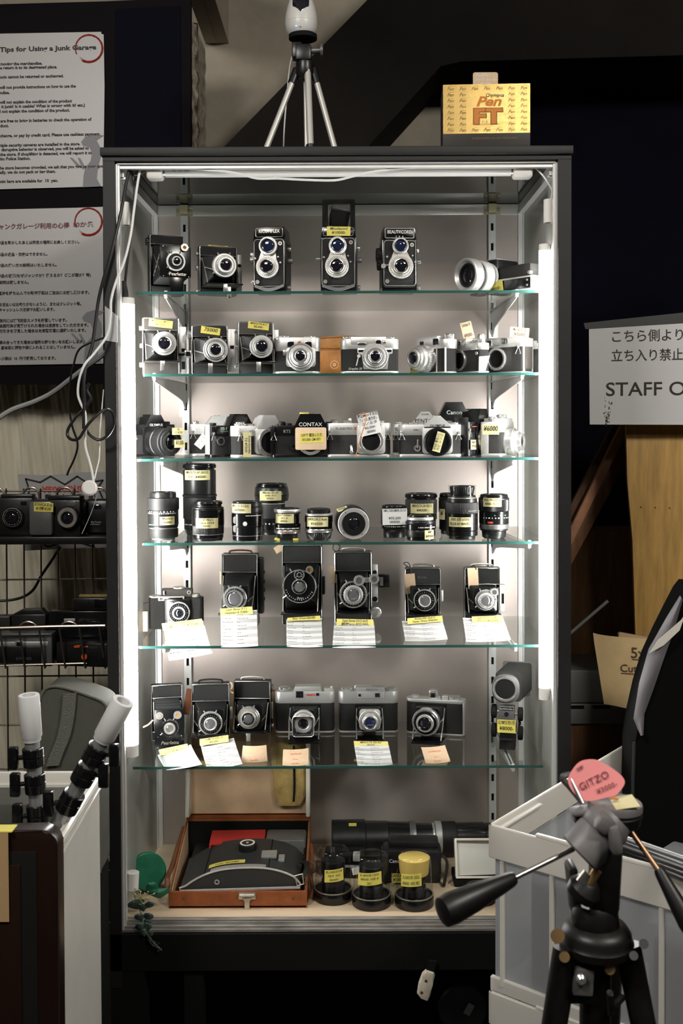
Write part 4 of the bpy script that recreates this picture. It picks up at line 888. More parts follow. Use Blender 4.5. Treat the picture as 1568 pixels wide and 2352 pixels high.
lens_upright('black lens with finely ribbed upper grip, right end of the lens shelf', 1134, .12, Z4, [(24, 2, BM), (27, 16, BM, 40, 28), (32, 4, BM), (33.5, 11, 'gunmetal', 44), (34, 30, BE), (35, 26, BM, 80), (35, 4, BM), (32, 6, BE)], stick=(35.4, -14, 44, 74, 94, ['KINO PRECISION', '¥9000- 70-210'], 'pale_yellow_paper'), marks=((48, 34.4, -50, 60, 10, 'white_paint', 2.4), (54, 34.4, -4, 40, 3, 'green_paint', 2.4), (38, 34.4, -30, -14, 6, 'red_ink', 4)))

# ================================================================ price cards standing in front of the cameras
mat('card_tape', (.74, .66, .19), .55)
def px_sheet(c4, Yt, Yb, sag=0.):
    """bilinear sheet through four photo corners (tl, tr, br, bl), its top edge at depth Yt and bottom at Yb"""
    tl, tr = P(*c4[0], Yt), P(*c4[1], Yt); br, bl = P(*c4[2], Yb), P(*c4[3], Yb)
    def f(a, b, d=0.):
        p = (bl * (1 - a) + br * a) * (1 - b) + (tl * (1 - a) + tr * a) * b
        return p + Vector((0, -d - sag * 4 * b * (1 - b) * .5 + sag * 3.0 * (a - .5) ** 2, 0))
    return f
def price_card(label, c4, z, lines, tape=None, Yt=.16, rows=True, m='price_list_paper', group='price lists under the cameras', sag=.010, ink='ink', tapelines=None, name='price_list', sizes=None):
    ymax = (c4[2][1] + c4[3][1]) / 2; yb = (1.45 - z) * F_PX / (ymax - 980) - 2.3
    Yb = max(.040, min(yb, .2))
    if ymax > 980 + (1.45 - z) * F_PX / 2.35: Yb = .040
    f = px_sheet(c4, Yt, Yb, sag)
    o = MB().sheet(lambda a, b: f(a, b), 8, 8, .0003).build(name, m); tag(o, label, 'price card', group)
    wpx, hpx = abs(c4[1][0] - c4[0][0]), abs(c4[3][1] - c4[0][1])
    if rows:
        b = MB(); rr = random.Random(hash(label) % 1000 if False else len(label))
        for i in range(9):
            zz = .88 - i * .098
            for x0, n in ((.05, rr.randint(2, 5)), (.46, rr.randint(1, 6))):
                x = x0
                for k in range(n):
                    w_ = rr.uniform(.02, .06); q = [f(x, zz, .0006), f(x + w_, zz, .0006), f(x + w_, zz + .016, .0006), f(x, zz + .016, .0006)]
                    if x + w_ < .92: b.faces(q, [(0, 1, 2, 3)])
                    x += w_ + rr.uniform(.008, .02)
        q = [f(.41, .02, .0006), f(.415, .02, .0006), f(.415, .92, .0006), f(.41, .92, .0006)]; b.faces(q, [(0, 1, 2, 3)])
        b.build('printed_rows', 'grey_ink', o)
    if lines:
        b = MB(); n = len(lines)
        for i, t in enumerate(lines):
            if not t: continue
            lh = .9 / n; k = sizes[i] if sizes else .6
            est = max(1, sum(1.0 if ord(ch) > 0x2000 else .56 for ch in t)) * lh * k * hpx; sx = min(1., .84 * wpx / est)
            zz = .93 - lh * (i + .75)
            b.text(t, lambda x, h: f(.5 + x / wpx, zz + h / hpx, .0006), lh * k * hpx, sx, .15, bold=0)
        b.build('lettering', ink, o)
    if tape:
        g = px_sheet(tape, Yt - .004, Yt - .014, 0)
        tp = MB().sheet(lambda a, b: g(a, b), 4, 2, .0003).build('name_tape', 'card_tape', o)
        tw, th_ = abs(tape[1][0] - tape[0][0]), abs(tape[3][1] - tape[0][1]); b = MB(); n = len(tapelines)
        for i, t in enumerate(tapelines):
            lh = 1 / (n + .2); sz = lh * .95 * th_; est = max(1, sum(1.0 if ord(ch) > 0x2000 else .56 for ch in t)) * sz; sx = min(1.05, .92 * tw / est); zz = 1 - lh * (i + 1) + .25 * lh
            b.text(t, lambda x, h: g(.5 + x / tw, zz + h / th_, .0005), sz, sx, .18, bold=sz * .012)
        b.build('lettering', 'ink', tp)
    return o
# ================================================================ fifth shelf
r, u = shelf_root('folding_camera', 'low black folding camera with wide body and long finder, left end of fifth shelf', 'camera', 404, .245, Z5, 4, 'folding cameras')
MB(u).prism([(x, y) for x, y in rrect(-63, 63, 0, 34, 14)], 0, 72, 'xy', 2).build('body', 'black_leather', r)
MB(u).bx(-26, 34, -8, 2, 4, 70, 2).build('front_door', 'black_enamel', r)
b = MB(u); b.bx(-34, 38, 6, 28, 72, 92, 3); o = b.build('range_finder', 'grey_leather', r); MB(u).bx(-30, -22, 4.6, 7, 78, 88, .5).build('finder_window', 'lens_glass', o); MB(u).ring((30, 6, 84), F_, 2.5, 5, 2.5, 18).build('finder_ring', 'gunmetal', o)
MB(u).bx(-40, 20, -3, 6, 66, 76, 1).build('lever_plate', 'dull_nickel', r); b = MB(u); b.bx(-36, 16, -4, -2, 68.5, 73.5, .5); b.build('lever_slot', 'black_enamel', r)
knob(r, u, (-48, 16, 72), (0, 0, 1), 15, 5, 'dull_nickel', 'winding_knob', 30); knob(r, u, (44, 16, 72), (0, 0, 1), 11, 8, 'dull_nickel', 'film_knob', 24); knob(r, u, (6, 16, 92), (0, 0, 1), 14, 4, 'dull_nickel', 'range_wheel', 30)
ls = ring_stack(r, u, 8, 40, -8, [(25.5, -15, 'chrome'), (22, -17, BE), (15, -21, SC_), (11, -24, 'black_metal')], 'shutter', 8, 'lens_glass'); ticks(ls, u, 8, 40, -17.3, 17.5, 24, 2.2, 'silver_paint', w=.35)
b = MB(u); b.tube([(-6, -14, 62), (-12, -16, 66)], 2.6, 6); b.tube([(-8, -14, 22), (-16, -16, 18)], 2.6, 6); b.build('shutter_lever', 'dull_nickel', ls)
b = MB(u); b.tube([(-64, 16, 60), (-76, 10, 58), (-80, 6, 44), (-78, 4, 38)], 1.0, 6, smooth=4); b.build('tag_string', 'ink', r)
tg = sticker(r, u, (-80, 4, 18), 30, 46, ['Opt. Red', 'Fu-wa8'], 0, 'manila_paper', ink='white_paper', name='price_tag')
RB = [(27, -70, 'chrome'), (22.5, -72, BE), (20, -80, 'gunmetal')]
r, u = folder('tall black folding camera with brown carrying strap and wide grey lens, fifth shelf', 551, .285, Z5, 84, 166, -3, D=34, top=42, bot=36, L=64, lc=(-1, .445), rings=RB, glass=16, gm='lens_glass_grey', bx=(.82, .62), handle=True, bedz=40, foot=False)
b = MB(u); b.bx(41, 54, 6, 30, 26, 158, 5); b.build('range_finder', 'black_metal', r); b = MB(u); [b.cyl((54, 18, zz), (56, 18, zz), 4, seg=12) for zz in (60, 80, 100, 122)]; b.build('side_stud', 'black_enamel', r)
MB(u).bx(-46, -42, -2, 2, 96, 126, 1).build('tag_card', 'manila_paper', r)
r, u = folder('tall black folding camera with big round thin rimmed shutter disc, fifth shelf', 694, .285, Z5, 92, 186, -2, D=32, top=40, bot=36, L=62, lc=(-1, .535), rings=[(38, -66, 'chrome'), (35.5, -67, BE), (17, -72, 'chrome'), (15, -76, BE)], glass=12.5, gm='lens_glass_grey', bx=(.84, .70), handle=True, foot=False, bedz=40, marks=False)
cz = .535 * 186; o = MB(u).ring((-1, -66, cz + 27), F_, 9.5, 12, 6, 28).build('speed_dial', 'chrome', r); MB(u).cyl((-1, -66, cz + 27), (-1, -70, cz + 27), 9.6, seg=24).build('dial_face', BE, o); ticks(o, u, -1, cz + 27, -70.3, 4, 10, 4)
o = MB(u).ring((22, -64, cz + 38), F_, 5, 8.5, 6, 22).build('finder', 'dull_nickel', r); MB(u).cyl((22, -64, cz + 38), (22, -68, cz + 38), 5.2, seg=16).build('finder_glass', 'amber_glass', o)
lettering(r, u, 'Ibsor', 0, -67.4, cz - 28, 7, 'silver_paint', shear=.3); ticks(r, u, -1, cz, -67.3, 29, 16, 3.6, a0=195, a1=345)
MB(u).bx(45, 52, 8, 24, 70, 112, 2).build('side_clip', 'black_metal', r); sticker(r, u, (-54, 14, 176), 22, 16, [], 30, 'manila_paper', name='price_tag')
r, u = folder('tall black folding camera with chrome range finder arm and side column, fifth shelf', 811, .285, Z5, 86, 170, 0, D=32, top=44, bot=36, L=60, lc=(0, .475), rings=[(31, -66, 'chrome'), (27, -69, BE), (22, -74, SC_), (19, -80, 'chrome')], glass=14, gm='lens_glass_grey', bx=(.80, .62), handle='dull_nickel', foot=False, bedz=40)
cz = .475 * 170
o = MB(u).prism([(10, cz + 26), (46, cz + 30), (46, cz + 39), (12, cz + 40)], -74, -68, 'xz', 1).build('finder_arm', 'chrome', r)
for x, zz, rr in ((13, cz + 33, 12), (47, cz + 36, 11)): MB(u).ring((x, -68, zz), F_, rr * .6, rr, 10, 26, .6).build('finder_wheel', 'chrome', o); MB(u).cyl((x, -70, zz), (x, -76, zz), rr * .62, seg=18).build('wheel_glass', 'lens_glass_grey', o)
w_ = wing(r, u, 86, 14, 52, 140); b = MB(u); b.cyl((50, 2, 122), (50, .5, 122), 5); b.cyl((50, 2, 60), (50, .5, 60), 6); b.build('window', 'lens_glass', w_)
o = MB(u).bx(58, 84, -6, 8, 88, 118, 2).build('folding_finder', 'black_enamel', r); MB(u).bx(61, 69, -7, -4, 92, 112, .5).build('finder_glass', 'lens_glass_grey', o)
knob(r, u, (52, 2, 30), F_, 13, 8, 'chrome', 'winding_knob', 28)
b = MB(u); b.tube([(-38, 10, 168), (-46, 8, 176), (-42, 6, 188), (-30, 8, 182), (-36, 10, 168)], 1.1, 6, smooth=4); b.build('cord_loop', 'ink', r); sticker(r, u, (-47, -2, 118), 12, 40, [], 4, 'manila_paper', name='price_tag')
r, u = folder('short black folding camera with tan tag and plain sides, fifth shelf', 971, .285, Z5, 82, 132, -2, D=30, top=38, bot=30, L=54, lc=(2, .50), rings=[(25, -60, 'chrome'), (22.5, -62, BE), (14, -70, SC_)], glass=11.5, gm='lens_glass_grey', bx=(.76, .60), handle='dull_nickel', foot=False, bedz=34)
b = MB(u); b.tube([(-34, 8, 134), (-44, 4, 142), (-34, 0, 144), (-28, -3, 132), (-27, -4, 118)], 1.1, 6, smooth=4); b.build('cord_loop', 'ink', r); sticker(r, u, (-29, -4, 96), 24, 46, [], 5, 'manila_paper', name='price_tag'); MB(u).bx(41, 47, 2, 14, 54, 80, 1.5).build('side_clip', 'satin_chrome', r)
lettering(r, u, 'Ikonta', -2, -1, 108, 8, 'gunmetal')
r, u = folder('short black folding camera with chrome finder wheel, right end of fifth shelf', 1107, .285, Z5, 82, 132, -2, D=30, top=38, bot=30, L=54, lc=(3, .50), rings=[(24, -60, 'chrome'), (21, -63, 'gunmetal'), (18, -70, SC_), (15, -73, 'chrome')], glass=11.5, gm='lens_glass_grey', bx=(.76, .60), handle='dull_nickel', foot=False, bedz=34)
wing(r, u, 82, 12, 30, 92, ((48, 72),)); o = MB(u).ring((22, -58, 85), F_, 5, 9.5, 10, 24, .6).build('finder_wheel', 'chrome', r); MB(u).cyl((22, -60, 85), (22, -66, 85), 5.2, seg=16).build('wheel_glass', 'lens_glass_grey', o)
b = MB(u); b.tube([(-26, 2, 134), (-18, -6, 137), (-14, -6, 128)], 1.3, 6, smooth=4); b.build('cord_loop', 'ink', r); sticker(r, u, (-21, -5, 108), 24, 48, [], 3, 'manila_paper', name='price_tag')
price_card('curling price list hanging over shelf edge under the low wide folding camera', [(374, 1438), (466, 1427), (487, 1502), (387, 1519)], Z5, None, [(371, 1432), (463, 1421), (468, 1436), (374, 1448)], tapelines=['Certo dollina f2.9', '初期シリーズ  ¥ 20,000-'])
price_card('straight price list marked 39,800 under the camera with brown carrying strap', [(506, 1404), (589, 1402), (592, 1485), (507, 1488)], Z5, None, [(505, 1398), (579, 1393), (581, 1410), (506, 1415)], tapelines=['Super Bessa (R.F.)', 'Heliomart ¥ 39,800-'])
price_card('price list under the camera with big round thin rimmed shutter', [(657, 1424), (738, 1421), (741, 1487), (658, 1487)], Z5, None, [(660, 1419), (735, 1414), (736, 1424), (659, 1426)], tapelines=['Ibsor 10.5cm ¥20,000'])
price_card('price list marked 22,000 under the camera with range finder arm', [(767, 1430), (859, 1430), (863, 1488), (763, 1489)], Z5, None, [(773, 1421), (857, 1423), (858, 1441), (772, 1440)], tapelines=['Super Ikonta 531/2 (6x9)', '戦時Jena ¥22,000-'])
price_card('slanted price list marked 18,000 under short camera without side column', [(923, 1428), (1014, 1419), (1029, 1470), (931, 1474)], Z5, None, [(935, 1420), (1015, 1414), (1017, 1427), (936, 1434)], tapelines=['Ikonta 520 (6x4.5)', 'Tessar 75mm ¥18,000-'])
price_card('bright price list under the short camera with chrome finder wheel', [(1063, 1420), (1156, 1420), (1174, 1472), (1071, 1476)], Z5, None, [(1083, 1416), (1154, 1414), (1157, 1430), (1084, 1432)], tapelines=['Super Ikonta 531 (6x4.5)', 'ホビー ¥25,000-'])

# ================================================================ sixth shelf
r, u = folder('small black strut camera with a pale tab at its side, lowest shelf', 384, .245, Z6, 72, 130, 12, D=22, top=30, bot=22, L=64, lc=(2, .36), rings=[(21.5, -68, 'chrome'), (18, -70, BE), (13, -76, DN)], glass=8, gm='lens_glass_grey', bed=False, bx=(.84, .84), struts=True, marks=False, name='strut_camera')
MB(u).prism([(2 + x, zz) for x, zz in rrect(-33, 33, -2, 90, 3)], -68, -64, 'xz', .8).build('face_plate', 'black_enamel', r)
o = MB(u).ring((20, -67, 76), F_, 4, 9, 5, 22).build('finder', 'chrome', r); MB(u).cyl((20, -68, 76), (20, -71, 76), 4.2, seg=16).build('finder_glass', 'amber_glass', o)
o = MB(u).cyl((-20, -67, 76), (-20, -70, 76), 8, seg=20).build('speed_dial', 'dull_nickel', r); ticks(o, u, -20, 76, -70.3, 3, 8, 3.5, 'ink')
lettering(r, u, 'Pearlette', 2, -68.5, 10, 11, 'dull_nickel', shear=.3, bold=.2)
b = MB(u); [b.cyl((x, -67.5, zz), (x, -69, zz), 1.3, seg=8) for x in (-24, 28) for zz in (4, 28)]; b.build('screw', 'chrome', r)
MB(u).tube([(-34, -40, 60), (-44, -46, 52), (-56, -44, 46)], 3.2, 6, smooth=4, flat=.4).build('leather_tab', 'manila_paper', r)
r, u = folder('black folding camera with brown cord at its corner, second from the left on lowest shelf', 484, .265, Z6, 88, 126, 4, D=30, top=40, bot=26, L=58, lc=(3, .40), rings=[(27, -64, 'chrome'), (23, -66, BE), (15, -72, SC_)], glass=11.5, gm='lens_glass_grey', bx=(.84, .62), bedz=26, foot=False, knobs=((-1, 100, 6, 5),), handle='black_leather')
b = MB(u); b.tube([(40, 10, 118), (46, 6, 126), (50, 4, 118), (44, 4, 108), (52, 6, 102)], 1.8, 6, smooth=4); b.build('cord', 'manila_paper', r); MB(u).bx(44, 50, -4, 2, 44, 72, 1.5).build('side_clip', 'satin_chrome', r); MB(u).box((-52, 6, 84), (16, 2, 60), 0, (0, 10, 20)).build('leather_flap', 'dark_brown_leather', r)
r, u = folder('black folding camera with chrome stand under its bed, third from the left on lowest shelf', 579, .30, Z6, 86, 122, -3, D=30, top=40, bot=22, L=50, lc=(0, .42), rings=[(25.5, -58, 'chrome'), (22, -61, DN), (17, -66, SC_), (14, -68, BE)], glass=11, gm='lens_glass_grey', bx=(.82, .62), bedz=20, knobs=((1, 104, 8, 6), (1, 16, 5, 6)), foot=True, handle='dull_nickel')
MB(u).bx(43, 49, 4, 18, 34, 72, 2).build('side_clip', 'dull_nickel', r)
def hfolder(label, px, Y, yaw, W, H, th, rings, lens, glass, gm='lens_glass', bw=70, L=72, chrome=True, knobs=(), extra=None, bellows_w=44, group='folding cameras', tilt=0):
    r, u = shelf_root('folding_camera', label, 'camera', px, Y, Z6, yaw, group, tilt); w = W / 2; D = 36
    o_ = [(x, y) for x, y in rrect(-w, w, 0, D, 13)]; i_ = [(x, y) for x, y in rrect(-w + .8, w - .8, .8, D - .8, 13)]
    MB(u).prism(i_, 6, H - th, 'xy').build('body', 'black_leather', r)
    MB(u).prism(o_, 2.5, 6.5, 'xy', .6).build('base_plate', 'satin_chrome' if chrome else 'black_enamel', r)
    MB(u).prism(o_, H - th, H, 'xy', 1.5).build('top_plate', 'satin_chrome', r)
    lx, lz = lens
    MB(u).bx(lx - bw / 2, lx + bw / 2, -2, 1, 8, H - th - 2, 1).build('door_frame', 'black_enamel', r)
    bellows(r, u, (lx - bellows_w, lx + bellows_w, 14, H - th - 4) if False else (lx - bw * .42, lx + bw * .42, 12, H - th - 5), (lx - bw * .28, lx + bw * .28, lz - 20, lz + 22), -2, -L + 10, 4)
    bd = MB(u).prism([(lx - bw / 2, -1), (lx + bw / 2, -1), (lx + bw / 2 - 3, -L - 10), (lx - bw / 2 + 3, -L - 10)], 0, 3.4, 'xy', .6).build('bed', 'black_enamel', r)
    for s in (-1, 1):
        MB(u).tube([(lx + s * bw * .44, -2, H - th - 10), (lx + s * bw * .46, -L * .5, lz - 6), (lx + s * bw * .45, -L + 4, 6)], 1.5, 6).build('strut', 'chrome', r)
        MB(u).tube([(lx + s * bw * .46, -L * .45, lz), (lx + s * bw * .30, -L + 6, lz - 14)], 1.2, 6).build('strut', 'chrome', r)
    MB(u).prism([(lx + x, lz + zz) for x, zz in rrect(-rings[0][0] * .95, rings[0][0] * .95, -rings[0][0] * .9, rings[0][0] * .95, 8)], -L + 4, -L + 10, 'xz', 1).build('lens_board', 'satin_chrome' if chrome and extra else 'black_enamel', r)
    ls = ring_stack(r, u, lx, lz, -L + 5, rings, 'shutter', glass, gm); ticks(ls, u, lx, lz, rings[0][1] - .3, rings[0][0] * .86, 30, 2.4, 'ink')
    for kx, kr, kh in knobs: knob(r, u, (kx, D * .5, H), (0, 0, 1), kr, kh, 'chrome', 'top_knob', 26)
    b = MB(u); [b.cyl((x, D * .5, -.2), (x, D * .5, 3), 8, seg=18) for x in (-w + 20, w - 18)]; b.build('base_foot', 'chrome', r)
    return r, u
L = 72
r, u = hfolder('wide folding camera with a square lens hood and red letters, middle of lowest shelf', 700, .295, 0, 138, 98, 27, [(26, -78, SC_), (24, -88, 'chrome', 40), (21, -94, SC_)], (0, 48), 12, bw=74, L=L, knobs=((-48, 14, 9),))
MB(u).prism([(-26, 96), (40, 96), (36, 110), (-22, 110)], 2, 32, 'xz', 2).build('finder_housing', 'satin_chrome', r)
for wx, ww, wh in ((-12, 17, 15), (30, 7, 6)): o = MB(u).bx(wx - ww / 2, wx + ww / 2, -1.6, 3, 92 - wh / 2, 92 + wh / 2, .5).build('window', 'lens_glass', r)
lettering(r, u, 'MAMIYA', 14, -1.2, 89.5, 5, 'red_ink', bold=.4); b = MB(u); b.bx(44, 66, 8, 26, 98, 104, 1); b.cyl((62, 17, 98), (62, 17, 107), 3, seg=12); b.build('accessory_shoe', 'satin_chrome', r)
q = [[(x, -92 - d, zz) for x, zz in rrect(-24 + k, 24 - k, 22 + k, 68 - k, 7)] for d, k in ((0, 4), (12, 0), (12, 1.8), (0, 6))]
b = MB(u); b.loops(q + [q[0]], cap=False); o = b.build('square_hood', 'black_metal', r)
b = MB(u); b.tube([(x, -104.5, zz) for x, zz in rrect(-23.6, 23.6, 22.4, 67.6, 7)], .9, 6, closed=True); b.build('hood_rim', 'chrome', o)
r, u = hfolder('wide folding camera with square silver lens board, right of the hooded one on lowest shelf', 846, .295, 0, 138, 98, 28, [(25, -78, SC_), (22, -86, 'chrome', 40), (18, -94, SC_), (16, -98, 'chrome')], (2, 50), 13, gm='lens_glass_blue', bw=66, L=L, extra=True, knobs=((-50, 13, 7), (54, 12, 6)))
MB(u).prism([(-30, 96), (40, 96), (37, 107), (-27, 107)], 2, 30, 'xz', 1.5).build('finder_housing', 'satin_chrome', r)
o = MB(u).bx(-26, 38, -1.8, 2, 82, 98, 2).build('front_plate', 'silver_paint', r)
for wx, ww, wh in ((-20, 6, 6), (21, 11, 9)): MB(u).bx(wx - ww / 2, wx + ww / 2, -3, 0, 90 - wh / 2, 90 + wh / 2, .4).build('window', 'lens_glass', o)
b = MB(u); b.tube([(-32, 16, 98), (-30, 16, 108), (-14, 16, 109), (12, 16, 106)], 1.5, 6); b.build('shoe_rail', 'chrome', r); lettering(r, u, 'MINOLTA', 8, 1.4, 100, 6, 'gunmetal')
r, u = hfolder('folding camera with chrome pop up finder, rightmost folding camera on lowest shelf', 998, .275, -14, 138, 84, 8, [(31, -78, 'chrome'), (26, -81, BE), (20, -87, SC_), (15, -90, BE)], (-8, 50), 13, bw=72, L=66, knobs=((-48, 8, 6), (44, 14, 8)))
o = MB(u).bx(-14, 6, 6, 24, 84, 104, 2).build('pop_up_finder', 'chrome', r); MB(u).bx(-11, 0, 4.6, 8, 87, 98, .5).build('finder_window', 'lens_glass', o)
b = MB(u); b.bx(16, 30, 8, 26, 84, 92, 1); b.cyl((8, 12, 84), (8, 12, 90), 4, seg=12); b.build('accessory_shoe', 'satin_chrome', r); MB(u).bx(64, 69, 4, 32, 4, 80, 1).build('end_trim', 'satin_chrome', r)
# bellows unit at the right end
r, u = shelf_root('bellows_unit', 'black close-up bellows unit with four black knobs on its rail, right end of lowest shelf', 'bellows unit', 1164, .16, Z6, -14)
b = MB(u); b.prism([(-18, 2), (18, 2), (20, 58), (-16, 58)], -8, 30, 'xz', 2); b.build('rail_block', 'black_metal', r)
MB(u).bx(-18, 18, -12, 10, 74, 104, 2).build('standard_foot', 'gunmetal', r)
b = MB(u); b.prism([(x, 145 + zz) for x, zz in rrect(-33, 30, -34, 33, 26)], -14, -2, 'xz', 1.5); b.build('front_standard', 'gunmetal', r)
L_ = []
for i in range(15):
    k = 2.5 if i % 2 else 0; y = -2 + i * 4; L_.append([(x + i * 1.3, y, 148 + zz + i * .8) for x, zz in rrect(-26 + k, 34 - k, -34 + k, 34 - k, 8)])
MB(u).loops(L_).build('bellows', 'black_leather', r, smooth=20)
MB(u).bx(-16, 48, 56, 66, 112, 194, 6).build('rear_standard', 'gunmetal', r)
o = MB(u).ring((-3, -12, 145), F_, 23, 30, 6, 44, .8).build('lens_mount', 'gunmetal', r); MB(u).ring((-3, -17.8, 145), F_, 24.5, 28.5, .8, 40).build('mount_face', 'chrome', o); MB(u).lathe([(23.5, 0), (22, -.2), (21, -1)], (-3, -17, 145), F_, 32, capa=False).build('mount_chamber', 'matte_black', o)
for s, zz, y in ((-1, 88, 4), (1, 84, 4), (-1, 44, 4), (1, 40, 4)):
    o = MB(u).cyl((s * 16, y, zz), (s * 28, y, zz), 3, seg=12).build('knob_shaft', 'chrome', r); b = MB(u); b.lathe([(15, 0, 1), (16, 2, 1), (16, 9, 1), (14, 11)], (s * 25, y, zz), (s, 0, 0), knurl=26, kd=1); b.build('knob', 'matte_black', o)
b = MB(u); b.dome((26, 8, 62), (1, 0, 0), 7, 6); b.build('locking_ball', 'black_enamel', r)
sticker(r, u, (0, -13, 58), 42, 30, ['OLYMPUS PEN F用', '¥8000-'], 0)
for zz, m in ((98, 'white_paint'), (28, 'gunmetal')):
    o = MB(u).bx(-14, 16, -13.2, -12, zz - 3, zz + 4).build('maker_plate', 'matte_black', r); lettering(o, u, 'OLYMPUS PEN F', 1, -13.6, zz - 1.4, 4.5, m)
MB(u).cyl((0, -12, 86), (0, -14, 86), 5, seg=18).build('screw_hole', 'matte_black', r)
price_card('slanted price list marked 6,000 under the small strut camera', [(360, 1736), (437, 1712), (463, 1758), (381, 1771)], Z6, None, [(364, 1722), (430, 1708), (433, 1722), (369, 1736)], tapelines=['Pearlette 1937', 'ベスト判 ¥6,000-'])
price_card('slanted price list marked 5,000 under the camera with brown cord', [(459, 1710), (536, 1697), (556, 1757), (475, 1769)], Z6, None, [(458, 1698), (524, 1688), (525, 1704), (459, 1713)], tapelines=['SEMI PEARL A', '¥5,000-'])
price_card('price list with yellow top under the camera with square silver lens board', [(812, 1706), (891, 1706), (902, 1758), (821, 1761)], Z6, None, [(812, 1702), (889, 1703), (892, 1716), (814, 1716)], tapelines=['MINOLTA SIX R.F', '¥8,000-'])
TG = dict(rows=False, m='manila_paper', group='tan price tags on the lowest shelf', sag=.008, name='price_tag', ink='red_ink', sizes=[.42, .32, .48])
price_card('plain tan tag below the camera with chrome stand, lowest shelf', [(557, 1714), (611, 1713), (614, 1750), (554, 1752)], Z6, ['', '', '¥6,000-'], Yt=.11, **TG)
price_card('tan tag below the camera with square lens hood, lowest shelf', [(650, 1723), (708, 1720), (708, 1758), (648, 1760)], Z6, ['MASTER SIX', 'Automat', '¥6,000-'], Yt=.11, **TG)
price_card('tan tag below the camera turned to the left, lowest shelf', [(967, 1718), (1022, 1713), (1035, 1751), (978, 1755)], Z6, ['OLYMPUS SIX', 'Zuiko 75', '¥5,000-'], Yt=.11, **TG)
# ================================================================ things on the cabinet floor
ZD = ZB + .0186
mat('case_leather', (.25, .072, .02), .45, var=.3, vscale=30, bump=.2, bscale=500)
mat('suede_lining', (.58, .40, .25), .9, var=.12, vscale=14)
mat('cream_binding', (.72, .68, .60), .5)
mat('polaroid_grey', (.030, .032, .032), .45, bump=.4, bscale=1500, kind='voronoi')
mat('red_felt', (.42, .018, .012), .8, bump=.3, bscale=700)
mat('pouch_suede', (.42, .29, .10), .85, var=.3, vscale=30, bump=.5, bscale=60)
mat('foam_yellow', (.84, .62, .16), .8)
mat('leaf_green', (.006, .13, .065), .4, var=.25, vscale=40)
mat('leaf_grey', (.05, .085, .07), .6, var=.3, vscale=60)
mat('stem', (.16, .13, .07), .7)
mat('flower_yellow', (.70, .66, .30), .6)
mat('tray_white', (.62, .62, .58), .5)
pane('clear_dome', (.90, .90, .90), 1.0)
zf = ZD
xa, xb = P(387, 2085, .065).x, P(705, 2080, .065).x
ya, yb = .065, .335; hf, hb = .036, .098
cs = thing('leather_case', 'brown leather case standing open on the cabinet floor with its pale lined lid raised', 'case', ((xa + xb) / 2, ya, zf))
hw = (xb - xa) / 2; dy = yb - ya
MB().bx(-hw, hw, 0, .007, 0, hf, .002).build('front_wall', 'case_leather', cs)
MB().bx(-hw, hw, dy - .007, dy, 0, hb, .002).build('rear_wall', 'case_leather', cs)
MB().bx(-hw + .005, hw - .005, dy - .0085, dy - .0071, .006, hb - .004).build('rear_shade_sheet', 'matte_black', cs)  # black sheet that paints the shade on the inner rear wall
MB().bx(-hw, hw, 0, dy, 0, .005).build('base', 'case_leather', cs)
for s in (-1, 1):
    MB().prism([(.004, 0), (dy - .002, 0), (dy - .002, hb), (.004, hf)], s * hw, s * (hw - .004), 'yz', .001).build('side_wall', 'case_leather', cs)
    MB().prism([(.008, .004), (dy - .008, .004), (dy - .008, hb - .006), (.008, hf - .004)], s * (hw - .0045), s * (hw - .0055), 'yz').build('side_lining', 'suede_lining', cs)
lid = MB(); W_ = hw - .001
lid.box((0, dy + .028, hb + .15), (2 * W_, .005, .29), .001, (-7, 0, 0)); lid.bx(-W_, W_, dy - .006, dy + .018, hb - .001, hb + .006); lo = lid.build('lid', 'case_leather', cs)
MB().box((0, dy + .0225, hb + .150), (2 * W_ - .018, .003, .282), 0, (-7, 0, 0)).build('lid_lining', 'suede_lining', lo)
for s in (-1, 1): MB().box((s * (W_ - .005), dy + .008, hb + .152), (.010, .036, .288), .003, (-7, 0, 0)).build('lid_binding', 'cream_binding', lo)
b = MB(); b.bx(-.018 + .02, .018 + .02, -.004, 0, hf - .016, hf - .002, .001); b.cyl((.004, -.006, hf - .006), (.036, -.006, hf - .006), .004, seg=12); b.prism([(.01, hf - .012), (.03, hf - .012), (.025, hf - .02), (.0255, -.004), (.0145, -.004), (.015, hf - .02)], -.006, -.0045, 'xz'); b.build('clasp', 'dull_nickel', cs)
for s in (-.115, .118): MB().cyl((s, -.001, .021), (s, .001, .021), .0035, seg=12).build('rivet', 'dark_brown_leather', cs)
MB().tube([(-hw - .002, .25, .085), (-hw - .005, .17, .068), (-hw - .008, .10, .05), (-hw - .010, .05, .047), (-hw - .006, .03, .02)], .006, 8, smooth=5, flat=.4).build('carrying_strap', 'dark_brown_leather', cs)
MB().tube([(hw + .002, .18, .07), (hw + .008, .12, .062), (hw + .006, .07, .045), (hw + .009, .05, .02), (hw + .005, .02, .012)], .004, 8, smooth=5, flat=.4).build('side_strap', 'dark_brown_leather', cs)
MB().tube([(hw + .004, .10, .060), (hw + .014, .09, .056), (hw + .012, .08, .044), (hw + .004, .085, .042)], .0014, 6, smooth=4, closed=False).build('strap_buckle', 'gunmetal', cs)
